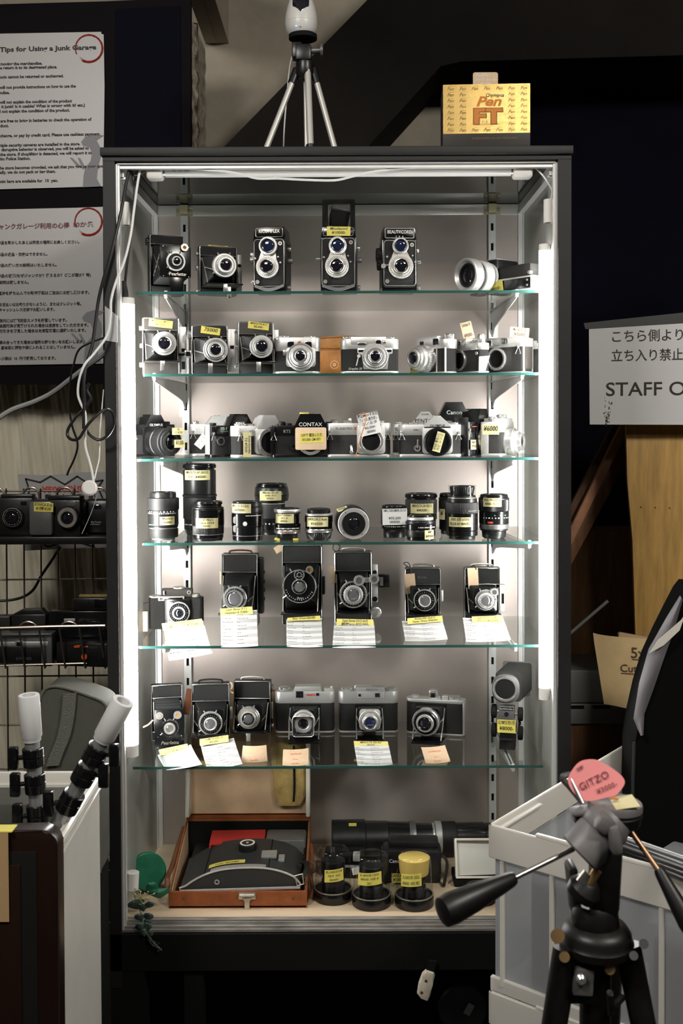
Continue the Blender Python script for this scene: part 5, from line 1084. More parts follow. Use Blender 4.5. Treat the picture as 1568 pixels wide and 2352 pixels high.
# instant camera lying in the case
pc = thing('instant_camera', 'grey folded instant camera lying in the open brown leather case', 'camera', ((xa + xb) / 2 + .004, ya + .009, zf + .0345), 0, None, rot=(R(3), R(-1.6), 0))
L2 = .128
prof = [(-L2, .002), (-L2, .012)] + [(-L2 + .262 * t, .012 + .036 * math.sin(PI * min(1, (t * .9 + .0)) ** .62) ) for t in [i / 14 for i in range(1, 14)]] + [(L2, .016), (L2, .002)]
def arc_top(x):
    t = (x + L2) / (2 * L2); return .012 + .038 * (1 - abs(2 * t - 1.08) ** 2.6) if t < 1 else .012
prof = [(-L2, .004)] + [(-L2 + 2 * L2 * i / 20, max(.010, arc_top(-L2 + 2 * L2 * i / 20))) for i in range(21)] + [(L2, .004)]
MB().prism([(x * .992, z - .0012) for x, z in prof], 0, .150, 'xz', .002).build('body', 'polaroid_grey', pc)
MB().tube([(x, -.001, z) for x, z in prof], .0022, 8, closed=True).build('front_trim', 'satin_chrome', pc)
MB().bx(-L2, L2, -.003, .004, .0, .0055, .001).build('base_strip', 'satin_chrome', pc)
for x in (-.075, .062):
    b = MB(); b.loops([[(x - .0008, y, arc_top(x) - .0004), (x + .0008, y, arc_top(x) - .0004), (x + .0008, y, arc_top(x) + .0005), (x - .0008, y, arc_top(x) + .0005)] for y in (.004, .148)]); b.build('body_seam', 'matte_black', pc)
def on_top(x, y, d=0.): return (x, y, arc_top(x) + d)
MB().sheet(lambda a, b: on_top(-.062 + .118 * a, .002 + .012 * b, .0012), 12, 2, .001).build('top_trim', 'satin_chrome', pc)
b = MB(); b.lathe([(.020, -.004), (.0205, .010), (.019, .013)], on_top(.010, .095), (0, 0, 1), 36); o = b.build('dial', 'black_metal', pc); MB().ring((.010, .095, arc_top(.01) + .0128), (0, 0, 1), .0125, .0165, .001, 36).build('dial_ring', 'white_paint', o); MB().cyl((.010, .095, arc_top(.01) + .0128), (.010, .095, arc_top(.01) + .0142), .003, seg=14).build('dial_center', 'manila_paper', o)
for x0, x1, y0, y1 in ((.043, .076, .050, .080), (.080, .093, .046, .072)): MB().bx(x0, x1, y0, y1, arc_top(x0) - .004, arc_top(x0) + .0025, .0006).build('finder_lid', 'satin_chrome', pc)
b = MB(); b.ring((-.048, -.001, .021), F_, .003, .0055, .002, 20); b.build('lens_lock', 'satin_chrome', pc)
f = lambda a, h, d=0.: on_top(-.068 + .078 * a, .022 + .016 * h, .0008 + d)
o = MB().sheet(lambda a, b: f(a, b), 8, 2, .0003).build('price_sticker', 'yellow_paper', pc); b = MB(); b.text('¥12000- 撮影未確認', lambda x, z: f(.5 + x / .078, .2 + z / .016, .0006), .008, .75, .2); b.build('lettering', 'ink', o)
MB().tube([(L2 - .002, .06, .030), (L2 + .012, .05, .034), (L2 + .013, .02, .030), (L2 + .004, .0, .022)], .006, 8, smooth=4, flat=.4).build('hand_strap', 'black_leather', pc)
b = MB(); b.tube([(L2 - .010, -.003, .030), (L2 + .006, -.004, .034), (L2 + .008, -.004, .012), (L2 - .006, -.003, .008)], .0016, 6, closed=True); b.build('strap_buckle', 'dull_nickel', pc)
t = thing('felt_box', 'red felt covered box with a plastic wrapped packet inside, behind the instant camera', 'box', (P(547, 1950, .25).x, .215, zf + .0056), 2)
b = MB(); b.bx(-.062, .062, 0, .085, .072, .078, .003); b.bx(-.062, -.057, 0, .085, 0, .078, .002); b.bx(.057, .062, 0, .085, 0, .078, .002); b.bx(-.062, .062, .080, .085, 0, .078, .002); b.build('felt_cover', 'red_felt', t)
o = MB().bx(-.054, .054, -.004, .074, .001, .069, .006).build('packet', 'pouch_suede', t)
pane('crinkled_film', (.93, .93, .92), 1.0)
rr = random.Random(3)
MB().sheet(lambda a, b: (-.055 + .11 * a, -.007 + rr.uniform(-.0015, .0015), .001 + .068 * b), 16, 10).build('film_wrap', 'crinkled_film', o, smooth=10)
t = thing('flash_unit', 'dark flash unit with a white lower edge, at the right inside the leather case', 'flash', (P(656, 1935, .25).x, .235, zf + .0056), 0)
MB().bx(-.046, .046, 0, .07, 0, .078, .006).build('body', 'gunmetal', t); MB().bx(-.040, .040, -.003, 0, .036, .041, .0008).build('white_edge', 'cream_binding', t)
for s in (-1, 1): MB().tube([(s * .044, -.003, .060), (s * .044, -.005, .046), (s * .040, -.004, .042)], .0012, 6).build('wire_clip', 'matte_black', t)
t = thing('accessory_box', 'black accessory box at the left inside the leather case', 'box', (P(462, 1950, .25).x, .215, zf + .0056), 0)
MB().bx(-.020, .020, 0, .09, 0, .045, .004).build('body', 'black_leather', t); MB().bx(-.016, .010, -.001, 0, .024, .034).build('grey_band', 'gunmetal', t)
# suede pouch leaning against the lid
t = thing('zip_pouch', 'tan suede pouch with black zip leaning on the raised lid of the leather case', 'pouch', (P(665, 1840, .33).x, .30, zf + hb + .035), 0, None, rot=(R(-7), 0, 0))
out = []
for i in range(14):
    v = i / 13; wv = (.036 + .006 * math.sin(v * 3)) * (1 - .35 * (1 - v) ** 6); 
    out.append((v, wv))
L_ = []
for v, wv in out:
    z = .0 + .145 * v; th = .016 * math.sin(PI * min(.97, max(.05, v * .9 + .06)))
    L_.append([(math.cos(2 * PI * k / 20) * wv + .003 * math.sin(v * 9 + k), .030 + math.sin(2 * PI * k / 20) * th, z) for k in range(20)])
MB().loops(L_).build('pouch_body', 'pouch_suede', t)
MB().tube([(.010, .016, .012), (.012, .013, .05), (.011, .013, .10), (.010, .016, .14)], .0028, 6, smooth=4).build('zip', 'matte_black', t)
# telephoto lens lying across
tz = .046; yc = .335
t = thing('telephoto_lens', 'long black telephoto lens with white ring lying across the cabinet floor at the back', 'lens', (P(762, 1915, yc).x, yc, zf), 2.4)
def seg(name, m, x0, x1, r0, r1=None, par=t, kn=0):
    b = MB(); r1 = r1 or r0
    if kn: b.lathe([(r0 - .001, 0), (r0, .001, 1), (r1, x1 - x0 - .001, 1), (r1 - .001, x1 - x0)], (x0, 0, tz), (1, 0, 0), knurl=kn, kd=.0012)
    else: b.lathe([(r0 - .001, 0), (r0, .001), (r1, x1 - x0 - .001), (r1 - .001, x1 - x0)], (x0, 0, tz), (1, 0, 0), 40)
    return b.build(name, m, par)
seg('hood', BM, 0, .078, .0455); seg('barrel', BM, .078, .132, .042, .041); seg('barrel', BE, .132, .182, .040, .038); seg('tripod_collar', 'gunmetal', .182, .197, .039, kn=40); seg('barrel', BE, .197, .243, .035, .033); seg('silver_ring', 'chrome', .236, .242, .034)
seg('white_ring', 'silver_paint', .243, .258, .038, kn=60); seg('grip_ring', RU, .258, .292, .037, kn=50); seg('barrel', BE, .292, .36, .034); seg('mount_cap', BM, .36, .385, .032)
f = lambda x, z, d=0.: (.048 + x, -math.sin(.55 + z / .046) * (.0458 + d) , tz + math.cos(.55 + z / .046) * (.0458 + d)) if False else (.048 + x, -math.cos(1.05 + z / .046) * (.0458 + d), tz + math.sin(1.05 + z / .046) * (.0458 + d))
MB().sheet(lambda a, b: f((a - .5) * .018, b * .010), 2, 4, .0003).build('price_sticker', 'yellow_paper', t)
MB().bx(.185, .194, -.02, .02, 0, .012).build('collar_foot', 'gunmetal', t)
# lenses in clear bubble cases
def bubble(label, px, Y, inside, lines, lab_z, lab_a=0, w=.042):
    c = P(px, 2085, Y).x; t = thing('bubble_case', label, 'lens case', (c, Y, zf), 0, 'lenses in clear bubble cases')
    MB().lathe([(.0405, 0), (.0415, .002, 1), (.0415, .019, 1), (.0405, .021), (.036, .021)], (0, 0, 0), (0, 0, 1), knurl=70, kd=.0006).build('case_base', 'black_enamel', t)
    MB().lathe([(.041, .0215), (.0425, .024), (.0415, .026), (.0395, .029), (.036, .096), (.0345, .104), (.030, .109), (.022, .1105), (.0008, .111)], (0, 0, 0), (0, 0, 1), 44, capa=False).build('clear_cover', 'clear_dome', t)
    MB().ring((0, 0, .0225), (0, 0, 1), .0385, .0402, .002, 44).build('silver_seal', 'dull_nickel', t)
    b = MB(); b.loops([[(-.024, -.002 + .003 * s, .1108), (.024, .010 + .003 * s, .1108), (.024, .010 + .003 * s, .1125), (-.024, -.002 + .003 * s, .1125)] for s in (0, 1)]); b.build('grip_bar', 'clear_dome', t)
    ln = MB(); ln.lathe([(.024, 0), (.025, .002), (.025, .02), (.022, .022), (.022, .034), (.026, .036), (.026, .062), (.022, .065)], (0, 0, .0215), (0, 0, 1), 36); l_ = ln.build('lens', BM, t)
    if inside: MB().lathe([(.030, 0), (.031, .004), (.0335, .034), (.030, .036)], (0, 0, .0875 - .020), (0, 0, 1), 36).build('foam_pad', inside, t)
    rr_ = .0405 - (lab_z - .029) * .052
    def fn(x, z, d=0.):
        a = R(lab_a) + x / .039 - PI / 2; q = .0405 - (lab_z + z - .029) * .052 + .0006 + d
        return (math.cos(a) * q, math.sin(a) * q, lab_z + z + x * .10)
    o = MB().sheet(lambda a, b_: fn((a - .5) * w, (b_ - .5) * .026), 8, 3, .0002).build('price_label', 'yellow_paper', t)
    b = MB(); n = len(lines)
    for i, s in enumerate(lines):
        lh = .025 / n; sz = lh * .8; est = max(1, len(s) * .56) * sz; sx = min(1.05, .9 * w / est); zz = .013 - lh * (i + .8)
        b.text(s, lambda x, z: fn(x, zz + z, .0005), sz, sx, .15)
    b.build('lettering', 'ink', o)
bubble('leftmost clear bubble case with a small black lens, next to the leather case', 765, .115, None, ['EL-NIKKOR', '75/4  N/L', '¥6000-'], .064, 4)
bubble('middle clear bubble case of three, dark lens and label at the shoulder', 853, .085, None, ['EL-NIKKOR 135/5.6', '¥8500- WE-A', '261'], .068, -8, .054)
bubble('clear bubble case with a yellow foam pad on its lens, rightmost of three', 951, .082, 'foam_yellow', ['EL-NIKKOR 135/5.6', '¥9000- WE-982'], .066, -14, .046)
# cameras behind the bubble cases
t = thing('compact_camera', 'small black camera lying behind the leftmost bubble case with a white tag', 'camera', (P(790, 1985, .24).x, .22, zf), -3)
MB().bx(-.046, .046, 0, .06, 0, .052, .004).build('body', 'black_enamel', t); MB().bx(-.040, .040, -.002, 0, .026, .031).build('chrome_strip', 'satin_chrome', t); MB().bx(.020, .036, -.003, .02, .040, .056, .002).build('flash_window', 'silver_paint', t); MB().box((.034, -.006, .022), (.032, .001, .016), 0, (0, -14, 0)).build('white_tag', 'white_paper', t)
b = MB(); [b.cyl((x, .02, .052), (x, .02, .064), .002, seg=8) for x in (-.03, -.024)]; b.build('flash_shoe', 'gunmetal', t)
t = thing('film_camera', 'big black film camera with lens cap behind the bubble case with yellow foam', 'camera', (P(945, 2040, .20).x, .19, zf), -2)
MB().bx(-.066, .066, 0, .06, 0, .076, .009).build('body', 'black_metal', t); MB().bx(-.052, .060, .01, .055, .074, .092, .006).build('top_housing', 'black_metal', t); MB().bx(-.070, -.050, -.012, .05, .004, .072, .008).build('grip', 'rubber', t)
MB().lathe([(.030, 0), (.031, .02), (.029, .030), (.026, .031)], (.008, 0, .036), F_, 36).build('lens', BM, t); MB().bx(-.022, -.010, -.002, .002, .066, .070).build('red_lamp', 'red_paint', t); lettering(t, 1, 'Canon', -.036, -.0135, .052, .011, 'white_paint')
b = MB(); b.tube([(.066, .02, .06), (.078, .0, .05), (.074, -.01, .02), (.07, -.02, .004)], .004, 8, smooth=4, flat=.4); b.build('strap', 'black_leather', t)
uu = U(.18); sticker(t, uu, (-.030 / uu, -.0145 / uu, .018 / uu), 32, 22, ['CANON T', '¥1000-'], 0)
t = thing('shallow_tray', 'white shallow tray with raised rim tilted up beside the plastic crate, cabinet floor', 'tray', (P(1105, 1990, .20).x, .18, zf), 0)
b = MB(); b.box((0, .02, .055), (.12, .004, .075), .002, (-24, 0, 4)); b.build('tray_base', 'tray_white', t)
b = MB()
for c, d in (((-.058, .010, .057), (.005, .02, .078)), ((.058, .010, .057), (.005, .02, .078)), ((0, .028, .092), (.12, .02, .005)), ((0, -.006, .020), (.12, .02, .005))): b.box(c, d, .001, (-24, 0, 4 if False else 0))
b.build('tray_rim', 'cream_binding', t)
MB().bx(-.064, .07, -.012, .06, 0, .020, .004).build('tray_foot', 'matte_black', t)
t = thing('eyepiece', 'round black eyepiece lying near the front of the cabinet floor beside the crate', 'eyepiece', (P(1100, 2085, .10).x, .10, zf), 0)
MB().lathe([(.034, 0), (.036, .003), (.036, .024), (.030, .030), (.022, .032)], (0, 0, 0), (0, 0, 1), 32).build('body', 'matte_black', t); MB().ring((0, 0, .0305), (0, 0, 1), .02, .027, .003, 28).build('eye_cup', 'rubber', t)
# artificial greenery at the left
t = thing('green_cap', 'round dark green cap standing behind the artificial leaves, cabinet floor', 'cap', (P(338, 2040, .19).x, .17, zf), 0)
MB().lathe([(.010, 0), (.034, .004), (.040, .014), (.040, .030), (.037, .033)], (0, 0, .041), Vector((.35, -.9, .25)), 36).build('cap_body', 'leaf_green', t); MB().bx(-.03, .03, .004, .03, 0, .004).build('cap_foot', 'matte_black', t)
t = thing('artificial_sprig', 'artificial grey green leafy sprig with small yellow buds trailing over cabinet front edge', 'artificial plant', (P(318, 2090, .03).x, .03, zf), 0)
o0 = t.location.copy()
sp = [P(304, 2030, .05), P(312, 2068, .035), P(325, 2100, .012), P(333, 2135, -.016), P(345, 2158, -.019), P(360, 2172, -.02), P(371, 2183, -.02)]
MB().tube([p - o0 for p in sp], .0013, 6, smooth=5).build('stem', 'stem', t)
def leaf(c, w, h, ang, tilt, m, name='leaf', cup=.2):
    ca, sa = math.cos(R(ang)), math.sin(R(ang)); ct, st = math.cos(R(tilt)), math.sin(R(tilt))
    def f(a, b):
        v = b * 2 - 1; hwid = w / 2 * math.sqrt(max(0.002, 1 - v * v)); x = (a * 2 - 1) * hwid; z = v * h / 2; y = -cup * w * (1 - (a * 2 - 1) ** 2)
        x2, z2 = x * ca - z * sa, x * sa + z * ca
        return (c[0] + x2, c[1] + y * ct - z2 * st, c[2] + z2 * ct + y * st)
    return MB().sheet(f, 6, 8, .0004).build(name, m, t)
for px, py, Y, w_, h_, an, ti in ((325, 2083, .02, .019, .024, 20, 30), (343, 2078, .025, .018, .024, -50, 30), (320, 2106, .008, .022, .018, 10, 20), (341, 2104, .008, .021, .018, -15, 20), (338, 2118, 0, .016, .014, -30, 20), (322, 2127, -.012, .022, .017, 25, 10), (338, 2127, -.012, .019, .017, -25, 10), (330, 2142, -.018, .015, .016, 10, 5), (345, 2144, -.018, .014, .012, -30, 5), (344, 2158, -.02, .008, .012, 0, 5)):
    leaf(P(px, py, Y) - o0, w_, h_, an, ti, 'leaf_grey')
for px, py, Y, an in ((352, 2162, -.021, 60), (361, 2170, -.021, -40), (357, 2174, -.021, 50), (366, 2182, -.021, -50), (349, 2170, -.021, 40)): leaf(P(px, py, Y) - o0, .0025, .014, an, 0, 'leaf_grey', 'young_leaf')
leaf(P(365, 2048, .06) - o0, .052, .020, 12, 30, 'leaf_green', 'broad_leaf'); leaf(P(312, 2075, .03) - o0, .040, .020, 25, 20, 'leaf_grey', 'broad_leaf'); leaf(P(350, 2040, .08) - o0, .03, .03, 30, 10, 'leaf_green', 'broad_leaf')
rr = random.Random(11)
for i in range(22):
    e = P(322 + rr.gauss(0, 9), 2054 + rr.gauss(0, 9), .02 + rr.uniform(-.006, .006)) - o0; b0 = P(322, 2066, .022) - o0
    MB().tube([b0, (b0 + e) / 2 + Vector((0, -.001, 0)), e], .0004, 5).build('bud_stalk', 'flower_yellow', t); MB().lathe([(.0004, 0), (.0015, .0015), (.0011, .003), (.0003, .004)], e, (e - b0), 8).build('bud', 'flower_yellow' if i % 3 else 'white_paint', t)

# ================================================================ cables
def cable(label, pts, r, m, cat='cable', name='cable', smooth=6, flat=1., group='cables by the cabinet', parent=None):
    o = MB().tube([P(x, y, Y) for x, y, Y in pts], r, 8, smooth=smooth, flat=flat).build(name, m, parent)
    return tag(o, label, cat, group) if parent is None else o
mat('white_cable', (.78, .78, .77), .4); mat('black_cable', (.012, .012, .013), .35); mat('grey_cable', (.30, .30, .30), .5); mat('grey_tape', (.50, .51, .52), .35)
cable('white cord running from cabinet top left corner down past the frame to a white plug', [(323, 384, .02), (316, 420, .015), (308, 480, .006), (300, 540, -.006), (286, 598, -.016), (266, 648, -.022), (255, 690, -.025), (254, 725, -.025), (246, 770, -.028), (216, 812, -.04), (194, 838, -.05), (182, 872, -.05), (179, 905, -.05), (186, 928, -.05), (196, 950, -.05), (197, 990, -.05), (196, 1025, -.05), (206, 1062, -.05), (212, 1088, -.05), (215, 1108, -.05)], .0026, 'white_cable', smooth=5)
cable('thick black cord running from cabinet top left corner down over the frame', [(298, 384, .02), (290, 420, .01), (277, 490, -.008), (258, 572, -.02), (238, 640, -.024), (226, 690, -.026), (219, 742, -.03), (212, 792, -.035), (197, 842, -.045), (192, 885, -.05), (193, 930, -.05), (192, 985, -.052)], .0034, 'black_cable', smooth=5)
cable('black cord tied in a figure of eight loop hanging left of the cabinet', [(205, 880, -.045), (200, 895, -.045), (208, 915, -.045), (196, 936, -.045), (176, 956, -.047), (158, 982, -.05), (155, 1000, -.052), (166, 1010, -.055), (182, 1006, -.058), (200, 978, -.06), (220, 956, -.06), (241, 941, -.058), (256, 946, -.055), (262, 968, -.05), (256, 988, -.048), (243, 1004, -.046), (225, 1010, -.045), (207, 1000, -.045), (197, 985, -.045)], .0030, 'black_cable', smooth=6)
cable('black cord dropping to the plug on the left strip lamp', [(298, 384, .03), (308, 425, .03), (307, 490, .028), (296, 570, .025), (288, 640, .025), (286, 660, .025)], .0028, 'black_cable')
p = P(285, 684, .025); t = thing('lamp_plug', 'dark grey plug on top of the left strip lamp', 'plug', p); MB().loops([[(s * k - (0 if i < 2 else .001), y, z) for s, y in ((-1, -.007), (1, -.007), (1, .007), (-1, .007))] for i, (k, z) in enumerate(((.0075, 0.001), (.0075, .012), (.0055, .026), (.004, .034)))]).build('plug_body', 'rubber', t)
cable('thin dark cable curving down behind the white cord, left of cabinet', [(240, 775, .1), (205, 788, .1), (180, 805, .1), (168, 842, .1), (160, 885, .1), (159, 935, .1), (166, 980, .1), (178, 1018, .1), (172, 1050, .1), (158, 1080, .1), (154, 1092, .1)], .0022, 'black_cable')
cable('thick grey cable sloping down to the left below the posters', [(-20, 972, .2), (0, 958, .2), (30, 940, .2), (80, 922, .2), (120, 902, .2), (160, 872, .18), (195, 845, .16), (232, 818, .14), (245, 806, .12)], .0056, 'grey_cable')
cable('thin white cord beside the cabinet frame rising from the white plug', [(238, 895, -.0), (232, 960, -.01), (229, 1000, -.02), (228, 1050, -.03), (222, 1078, -.04), (217, 1100, -.048)], .0014, 'white_cable')
cable('white cord drooping under the unlit tube along cabinet top', [(425, 383, .012), (470, 390, .010), (520, 394, .010), (560, 402, .010), (592, 410, .010), (640, 410, .010), (700, 413, .010), (768, 414, .010), (810, 405, .010), (860, 394, .010), (920, 387, .011), (1010, 379, .013)], .0024, 'white_cable')
cable('white cord in the upper right corner of cabinet leading to the hanging socket', [(1226, 382, .02), (1245, 402, .02), (1262, 426, .022), (1268, 440, .025), (1264, 459, .03)], .0018, 'white_cable')
cable('pale twin wire behind the upper left corner of cabinet', [(275, 398, .04), (290, 402, .04), (312, 402, .04), (336, 394, .035)], .0018, 'manila_paper')
a, b_ = P(239, 706, -.0205), P(268, 786, -.0205)
tag(MB().prism([(a.x, a.z + .004), (b_.x, a.z - .016), (b_.x, b_.z), (a.x, b_.z + .004)], -.0135, -.0125, 'xz').build('silver_tape', 'grey_tape'), 'piece of silver tape on the left front post of cabinet', 'tape')
p = P(209, 1122, -.045); t = thing('power_tap', 'white round plug tap tied to the wire grid, left of cabinet', 'plug', p, 30)
MB().lathe([(.010, 0), (.015, .002), (.0155, .018), (.012, .021)], (0, .006, .0), Vector((-.35, -.9, .1)), 28).build('plug_body', 'white_plastic', t); MB().tube([(.004, -.006, .006), (.004, -.010, -.008), (.008, .002, -.018)], .0012, 6, smooth=4).build('wire_tie', 'gunmetal', t)
cable('long thin cable tie hanging from the white plug', [(222, 1118, -.05), (224, 1130, -.05), (214, 1165, -.05), (200, 1200, -.05), (188, 1226, -.05)], .0008, 'grey_cable', 'cable tie', 'cable_tie')
cable('black cable sagging behind the wire grid', [(138, 1255, .56), (120, 1285, .56), (95, 1322, .56), (75, 1356, .56), (45, 1374, .56), (0, 1380, .56), (-30, 1374, .56)], .0036, 'black_cable')
# ================================================================ left of the cabinet: board, posters, curtain, grid
def ltext(b, s, x0, x1, y, size, Y, slope=0., bold=0., shear=0., off=.0012):
    """line of print between photo columns x0 and x1 on the plane at depth Y"""
    vs, fs = text_geo(s, size, 1., shear, 1., bold)
    if not vs: return
    lo, hi = min(v[0] for v in vs), max(v[0] for v in vs); k = (x1 - x0) / max(1e-6, hi - lo)
    b.faces([tuple(P(x0 + (x - lo) * k, y + slope * (x - lo) * k - z, Y - off)) for x, z in vs], fs)
def pxpoly(b, pts, Y, t=.0004): b.faces([tuple(P(x, y, Y)) for x, y in pts], [tuple(range(len(pts)))])
def pxprism(pts, Y, t, m, name, parent=None, bev=0):
    return MB().prism([(P(x, y, Y).x, P(x, y, Y).z) for x, y in pts], Y, Y + t, 'xz', bev).build(name, m, parent)
BYd = .62
bd = tag(pxprism([(-160, 14), (240, 3), (437, -6), (437, 400), (437, 880), (-160, 884)], BYd, .03, 'black_board', 'notice_board'), 'tall black notice board with a navy panel behind the cabinet, carrying two posters', 'board')
pxprism([(266, 20), (414, 14), (416, 420), (266, 420)], BYd - .004, .004, 'navy_paint', 'navy_panel', bd)
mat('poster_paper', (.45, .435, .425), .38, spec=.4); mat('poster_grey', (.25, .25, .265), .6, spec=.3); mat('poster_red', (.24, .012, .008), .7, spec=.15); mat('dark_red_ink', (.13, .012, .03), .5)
PYd = BYd - .006
def brush_ring(cx, cy, r, parent):
    b = MB(); N = 40
    a0, a1 = R(-205), R(118)
    out = []; inn = []
    for i in range(N + 1):
        a = a0 + (a1 - a0) * i / N; w_ = 2.2 + 3.0 * (i / N) + .5 * math.sin(i * 2.3)
        out.append((cx + (r + w_ / 2) * math.cos(a), cy + (r + w_ / 2) * math.sin(a))); inn.append((cx + (r - w_ / 2) * math.cos(a), cy + (r - w_ / 2) * math.sin(a)))
    vs = [tuple(P(x, y, PYd - .0018)) for x, y in out + inn]; b.faces(vs, [(i, i + 1, N + 2 + i, N + 1 + i) for i in range(N)])
    for k in range(3):
        a = R(112 + k * 3); q = [(cx + (r + 2 - k * 2) * math.cos(a + t), cy + (r + 2 - k * 2) * math.sin(a + t)) for t in (0, .25 + .1 * k)]
        pxpoly(b, [(q[0][0], q[0][1] - .8), (q[1][0], q[1][1]), (q[0][0], q[0][1] + .8)], PYd - .0013)
    return b.build('brush_circle', 'poster_red', parent)
def figure(dx, dy, parent):
    b = MB(); pxpoly(b, [(x + dx, y + dy) for x, y in ((190, 430), (192, 402), (196, 384), (208, 370), (211, 352), (205, 338), (190, 334), (186, 326), (196, 314), (213, 308), (239, 311), (222, 322), (230, 338), (232, 358), (228, 372), (224, 392), (222, 410), (232, 428))], PYd - .0010)
    pxpoly(b, [(x + dx, y + dy) for x, y in ((160, 362), (166, 362), (184, 380), (180, 386))], PYd - .0010); pxpoly(b, [(x + dx, y + dy) for x, y in ((178, 362), (184, 363), (196, 384), (190, 390))], PYd - .0010)
    return b.build('printed_figure', 'poster_grey', parent)
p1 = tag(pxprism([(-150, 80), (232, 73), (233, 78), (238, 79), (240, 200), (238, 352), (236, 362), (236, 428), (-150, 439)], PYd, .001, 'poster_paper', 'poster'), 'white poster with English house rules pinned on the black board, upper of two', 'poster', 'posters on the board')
figure(0, 0, p1); brush_ring(204, 111, 31, p1)
b = MB(); ltext(b, 'Tips for Using a Junk Garage', -1, 221, 119, 15, PYd, -.027, bold=.45); b.build('title', 'ink', p1)
b = MB()
for s, x0, x1, y in (('moving the merchandise.', 1, 97, 150), ('e return it to its designated place.', 0, 131, 159), ('ucts cannot be returned or exchanged.', 0, 146, 180), ('will not provide instructions on how to use the', -1, 174, 204), ('ndise.', 0, 22, 216), ('will not explain the condition of the product', -1, 165, 238), ('it junk? Is it usable? What is wrong with it? etc.)', 3, 195, 248), ('l not explain the condition of the product.', 0, 160, 259), ('are free to bring in batteries to check the operation of', 1, 210, 281), ('duct.', 0, 20, 292), ('change, or pay by credit card. Please use cashless payment.', 0, 230, 315), ('tiple security cameras are installed in the store.', 0, 184, 337), ('disruptive behavior is observed, you will be asked to', 3, 204, 347), ('the store. If shoplifting is detected, we will report it to', 0, 211, 358), ('ito Police Station.', 0, 70, 368), ('he store becomes crowded, we ask that you give up your spo', 0, 236, 389), ('ally, we do not pack or bag them.', 0, 128, 399), ('stic bags are available for  10  yen.', 0, 133, 420)): ltext(b, s, x0, x1, y, 9.6, PYd, -.02, bold=.3)
b.build('lettering', 'ink', p1)
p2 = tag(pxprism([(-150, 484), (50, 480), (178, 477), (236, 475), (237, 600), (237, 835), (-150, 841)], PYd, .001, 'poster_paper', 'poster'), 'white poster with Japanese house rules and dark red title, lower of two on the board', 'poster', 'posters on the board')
figure(2, 404, p2); brush_ring(203, 509, 31, p2)
b = MB(); ltext(b, 'ャンクガレージ利用の心得', -2, 159, 526, 14, PYd, -.02, bold=.35); ltext(b, '10か条', 169, 216, 521, 14, PYd, -.02, bold=.3); b.build('title', 'dark_red_ink', p2)
b = MB()
for s, x0, x1, y in (('商品を動かしたあとは所定の場所にお戻しください。', -6, 182, 561), ('商品の返品・交換はできません。', -6, 109, 588), ('商品の使い方の説明はいたしません。', -6, 130, 613), ('商品の状態(なぜジャンクか？使えるか？どこが悪か？等)', -6, 208, 637), ('説明は致しません。', -2, 66, 652), ('電池を持ち込んでの動作確認はご自由にお試し頂けます。', -4, 205, 677), ('お支払いはお釣りがないように、またはクレジット等。', -2, 186, 703), ('キャッシュレス決済でお願いします。', -2, 125, 715), ('店内には複数防犯カメラを設置しています。', -2, 153, 740), ('迷惑行為が見受けられた場合は退店をしていただきます。', -2, 203, 752), ('万引きを発見した場合は台東警察署に通報いたします。', -2, 197, 764), ('混み合ってきた場合は場所の譲り合いをお願いします。', -2, 193, 790), ('基本的に梱包や袋に入れることはしていません。', 2, 172, 802), ('レジ袋は  10  円で販売しております。', -4, 128, 827)): ltext(b, s, x0, x1, y, 8.8, PYd, -.012, bold=.22)
b.build('lettering', 'ink', p2)
# curtain
c0, c1 = P(-60, 870, .80), P(262, 1800, .80)
def cur(u, v):
    x = c0.x + (c1.x + .1 - c0.x) * u; z = 2.0 * 0 + .25 + (1.62 - .25) * v
    y = .80 + .007 * math.sin(u * 31 + 2 * math.sin(v * 3)) + .003 * math.sin(u * 67 + v * 5) + .004 * math.sin(v * 40 + u * 20) + .003 * math.sin((u * 3 + v) * 60)
    return (x, y, z)
tag(MB().sheet(cur, 120, 60, .0015).build('curtain', 'canvas', smooth=80), 'beige crinkled canvas curtain hanging below the black notice board', 'curtain')
# price sign with a jagged burst behind the grid
SY = .60
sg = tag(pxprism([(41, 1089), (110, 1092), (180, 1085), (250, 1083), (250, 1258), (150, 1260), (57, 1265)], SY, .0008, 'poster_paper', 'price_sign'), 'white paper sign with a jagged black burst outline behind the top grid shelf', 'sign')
b = MB()
bst = [(59, 1100), (92, 1108), (116, 1094), (149, 1113), (177, 1094), (200, 1109), (236, 1103), (225, 1120), (238, 1150), (214, 1160), (236, 1186), (200, 1200), (216, 1256), (160, 1240), (110, 1256), (70, 1230), (74, 1180), (50, 1160), (68, 1128)]
n = len(bst)
for i in range(n):
    p, q = Vector((*bst[i], 0)), Vector((*bst[(i + 1) % n], 0)); d = (q - p).normalized() * 1; nn = Vector((-d.y, d.x, 0)) * 1.9
    pxpoly(b, [tuple((p + nn - d)[:2]), tuple((p - nn - d)[:2]), tuple((q - nn + d)[:2]), tuple((q + nn + d)[:2])], SY - .001)
b.build('burst_outline', 'ink', sg)
b = MB(); ltext(b, '¥5000以内', 95, 197, 1131, 18, SY, -.02, bold=.7); b.build('price_lettering', 'red_ink', sg)
b = MB(); ltext(b, '動くカメラ', 103, 188, 1150, 17, SY, -.02, bold=.7); ltext(b, 'ANC', 165, 206, 1161, 17, SY, -.02, bold=.9); b.build('lettering', 'ink', sg)
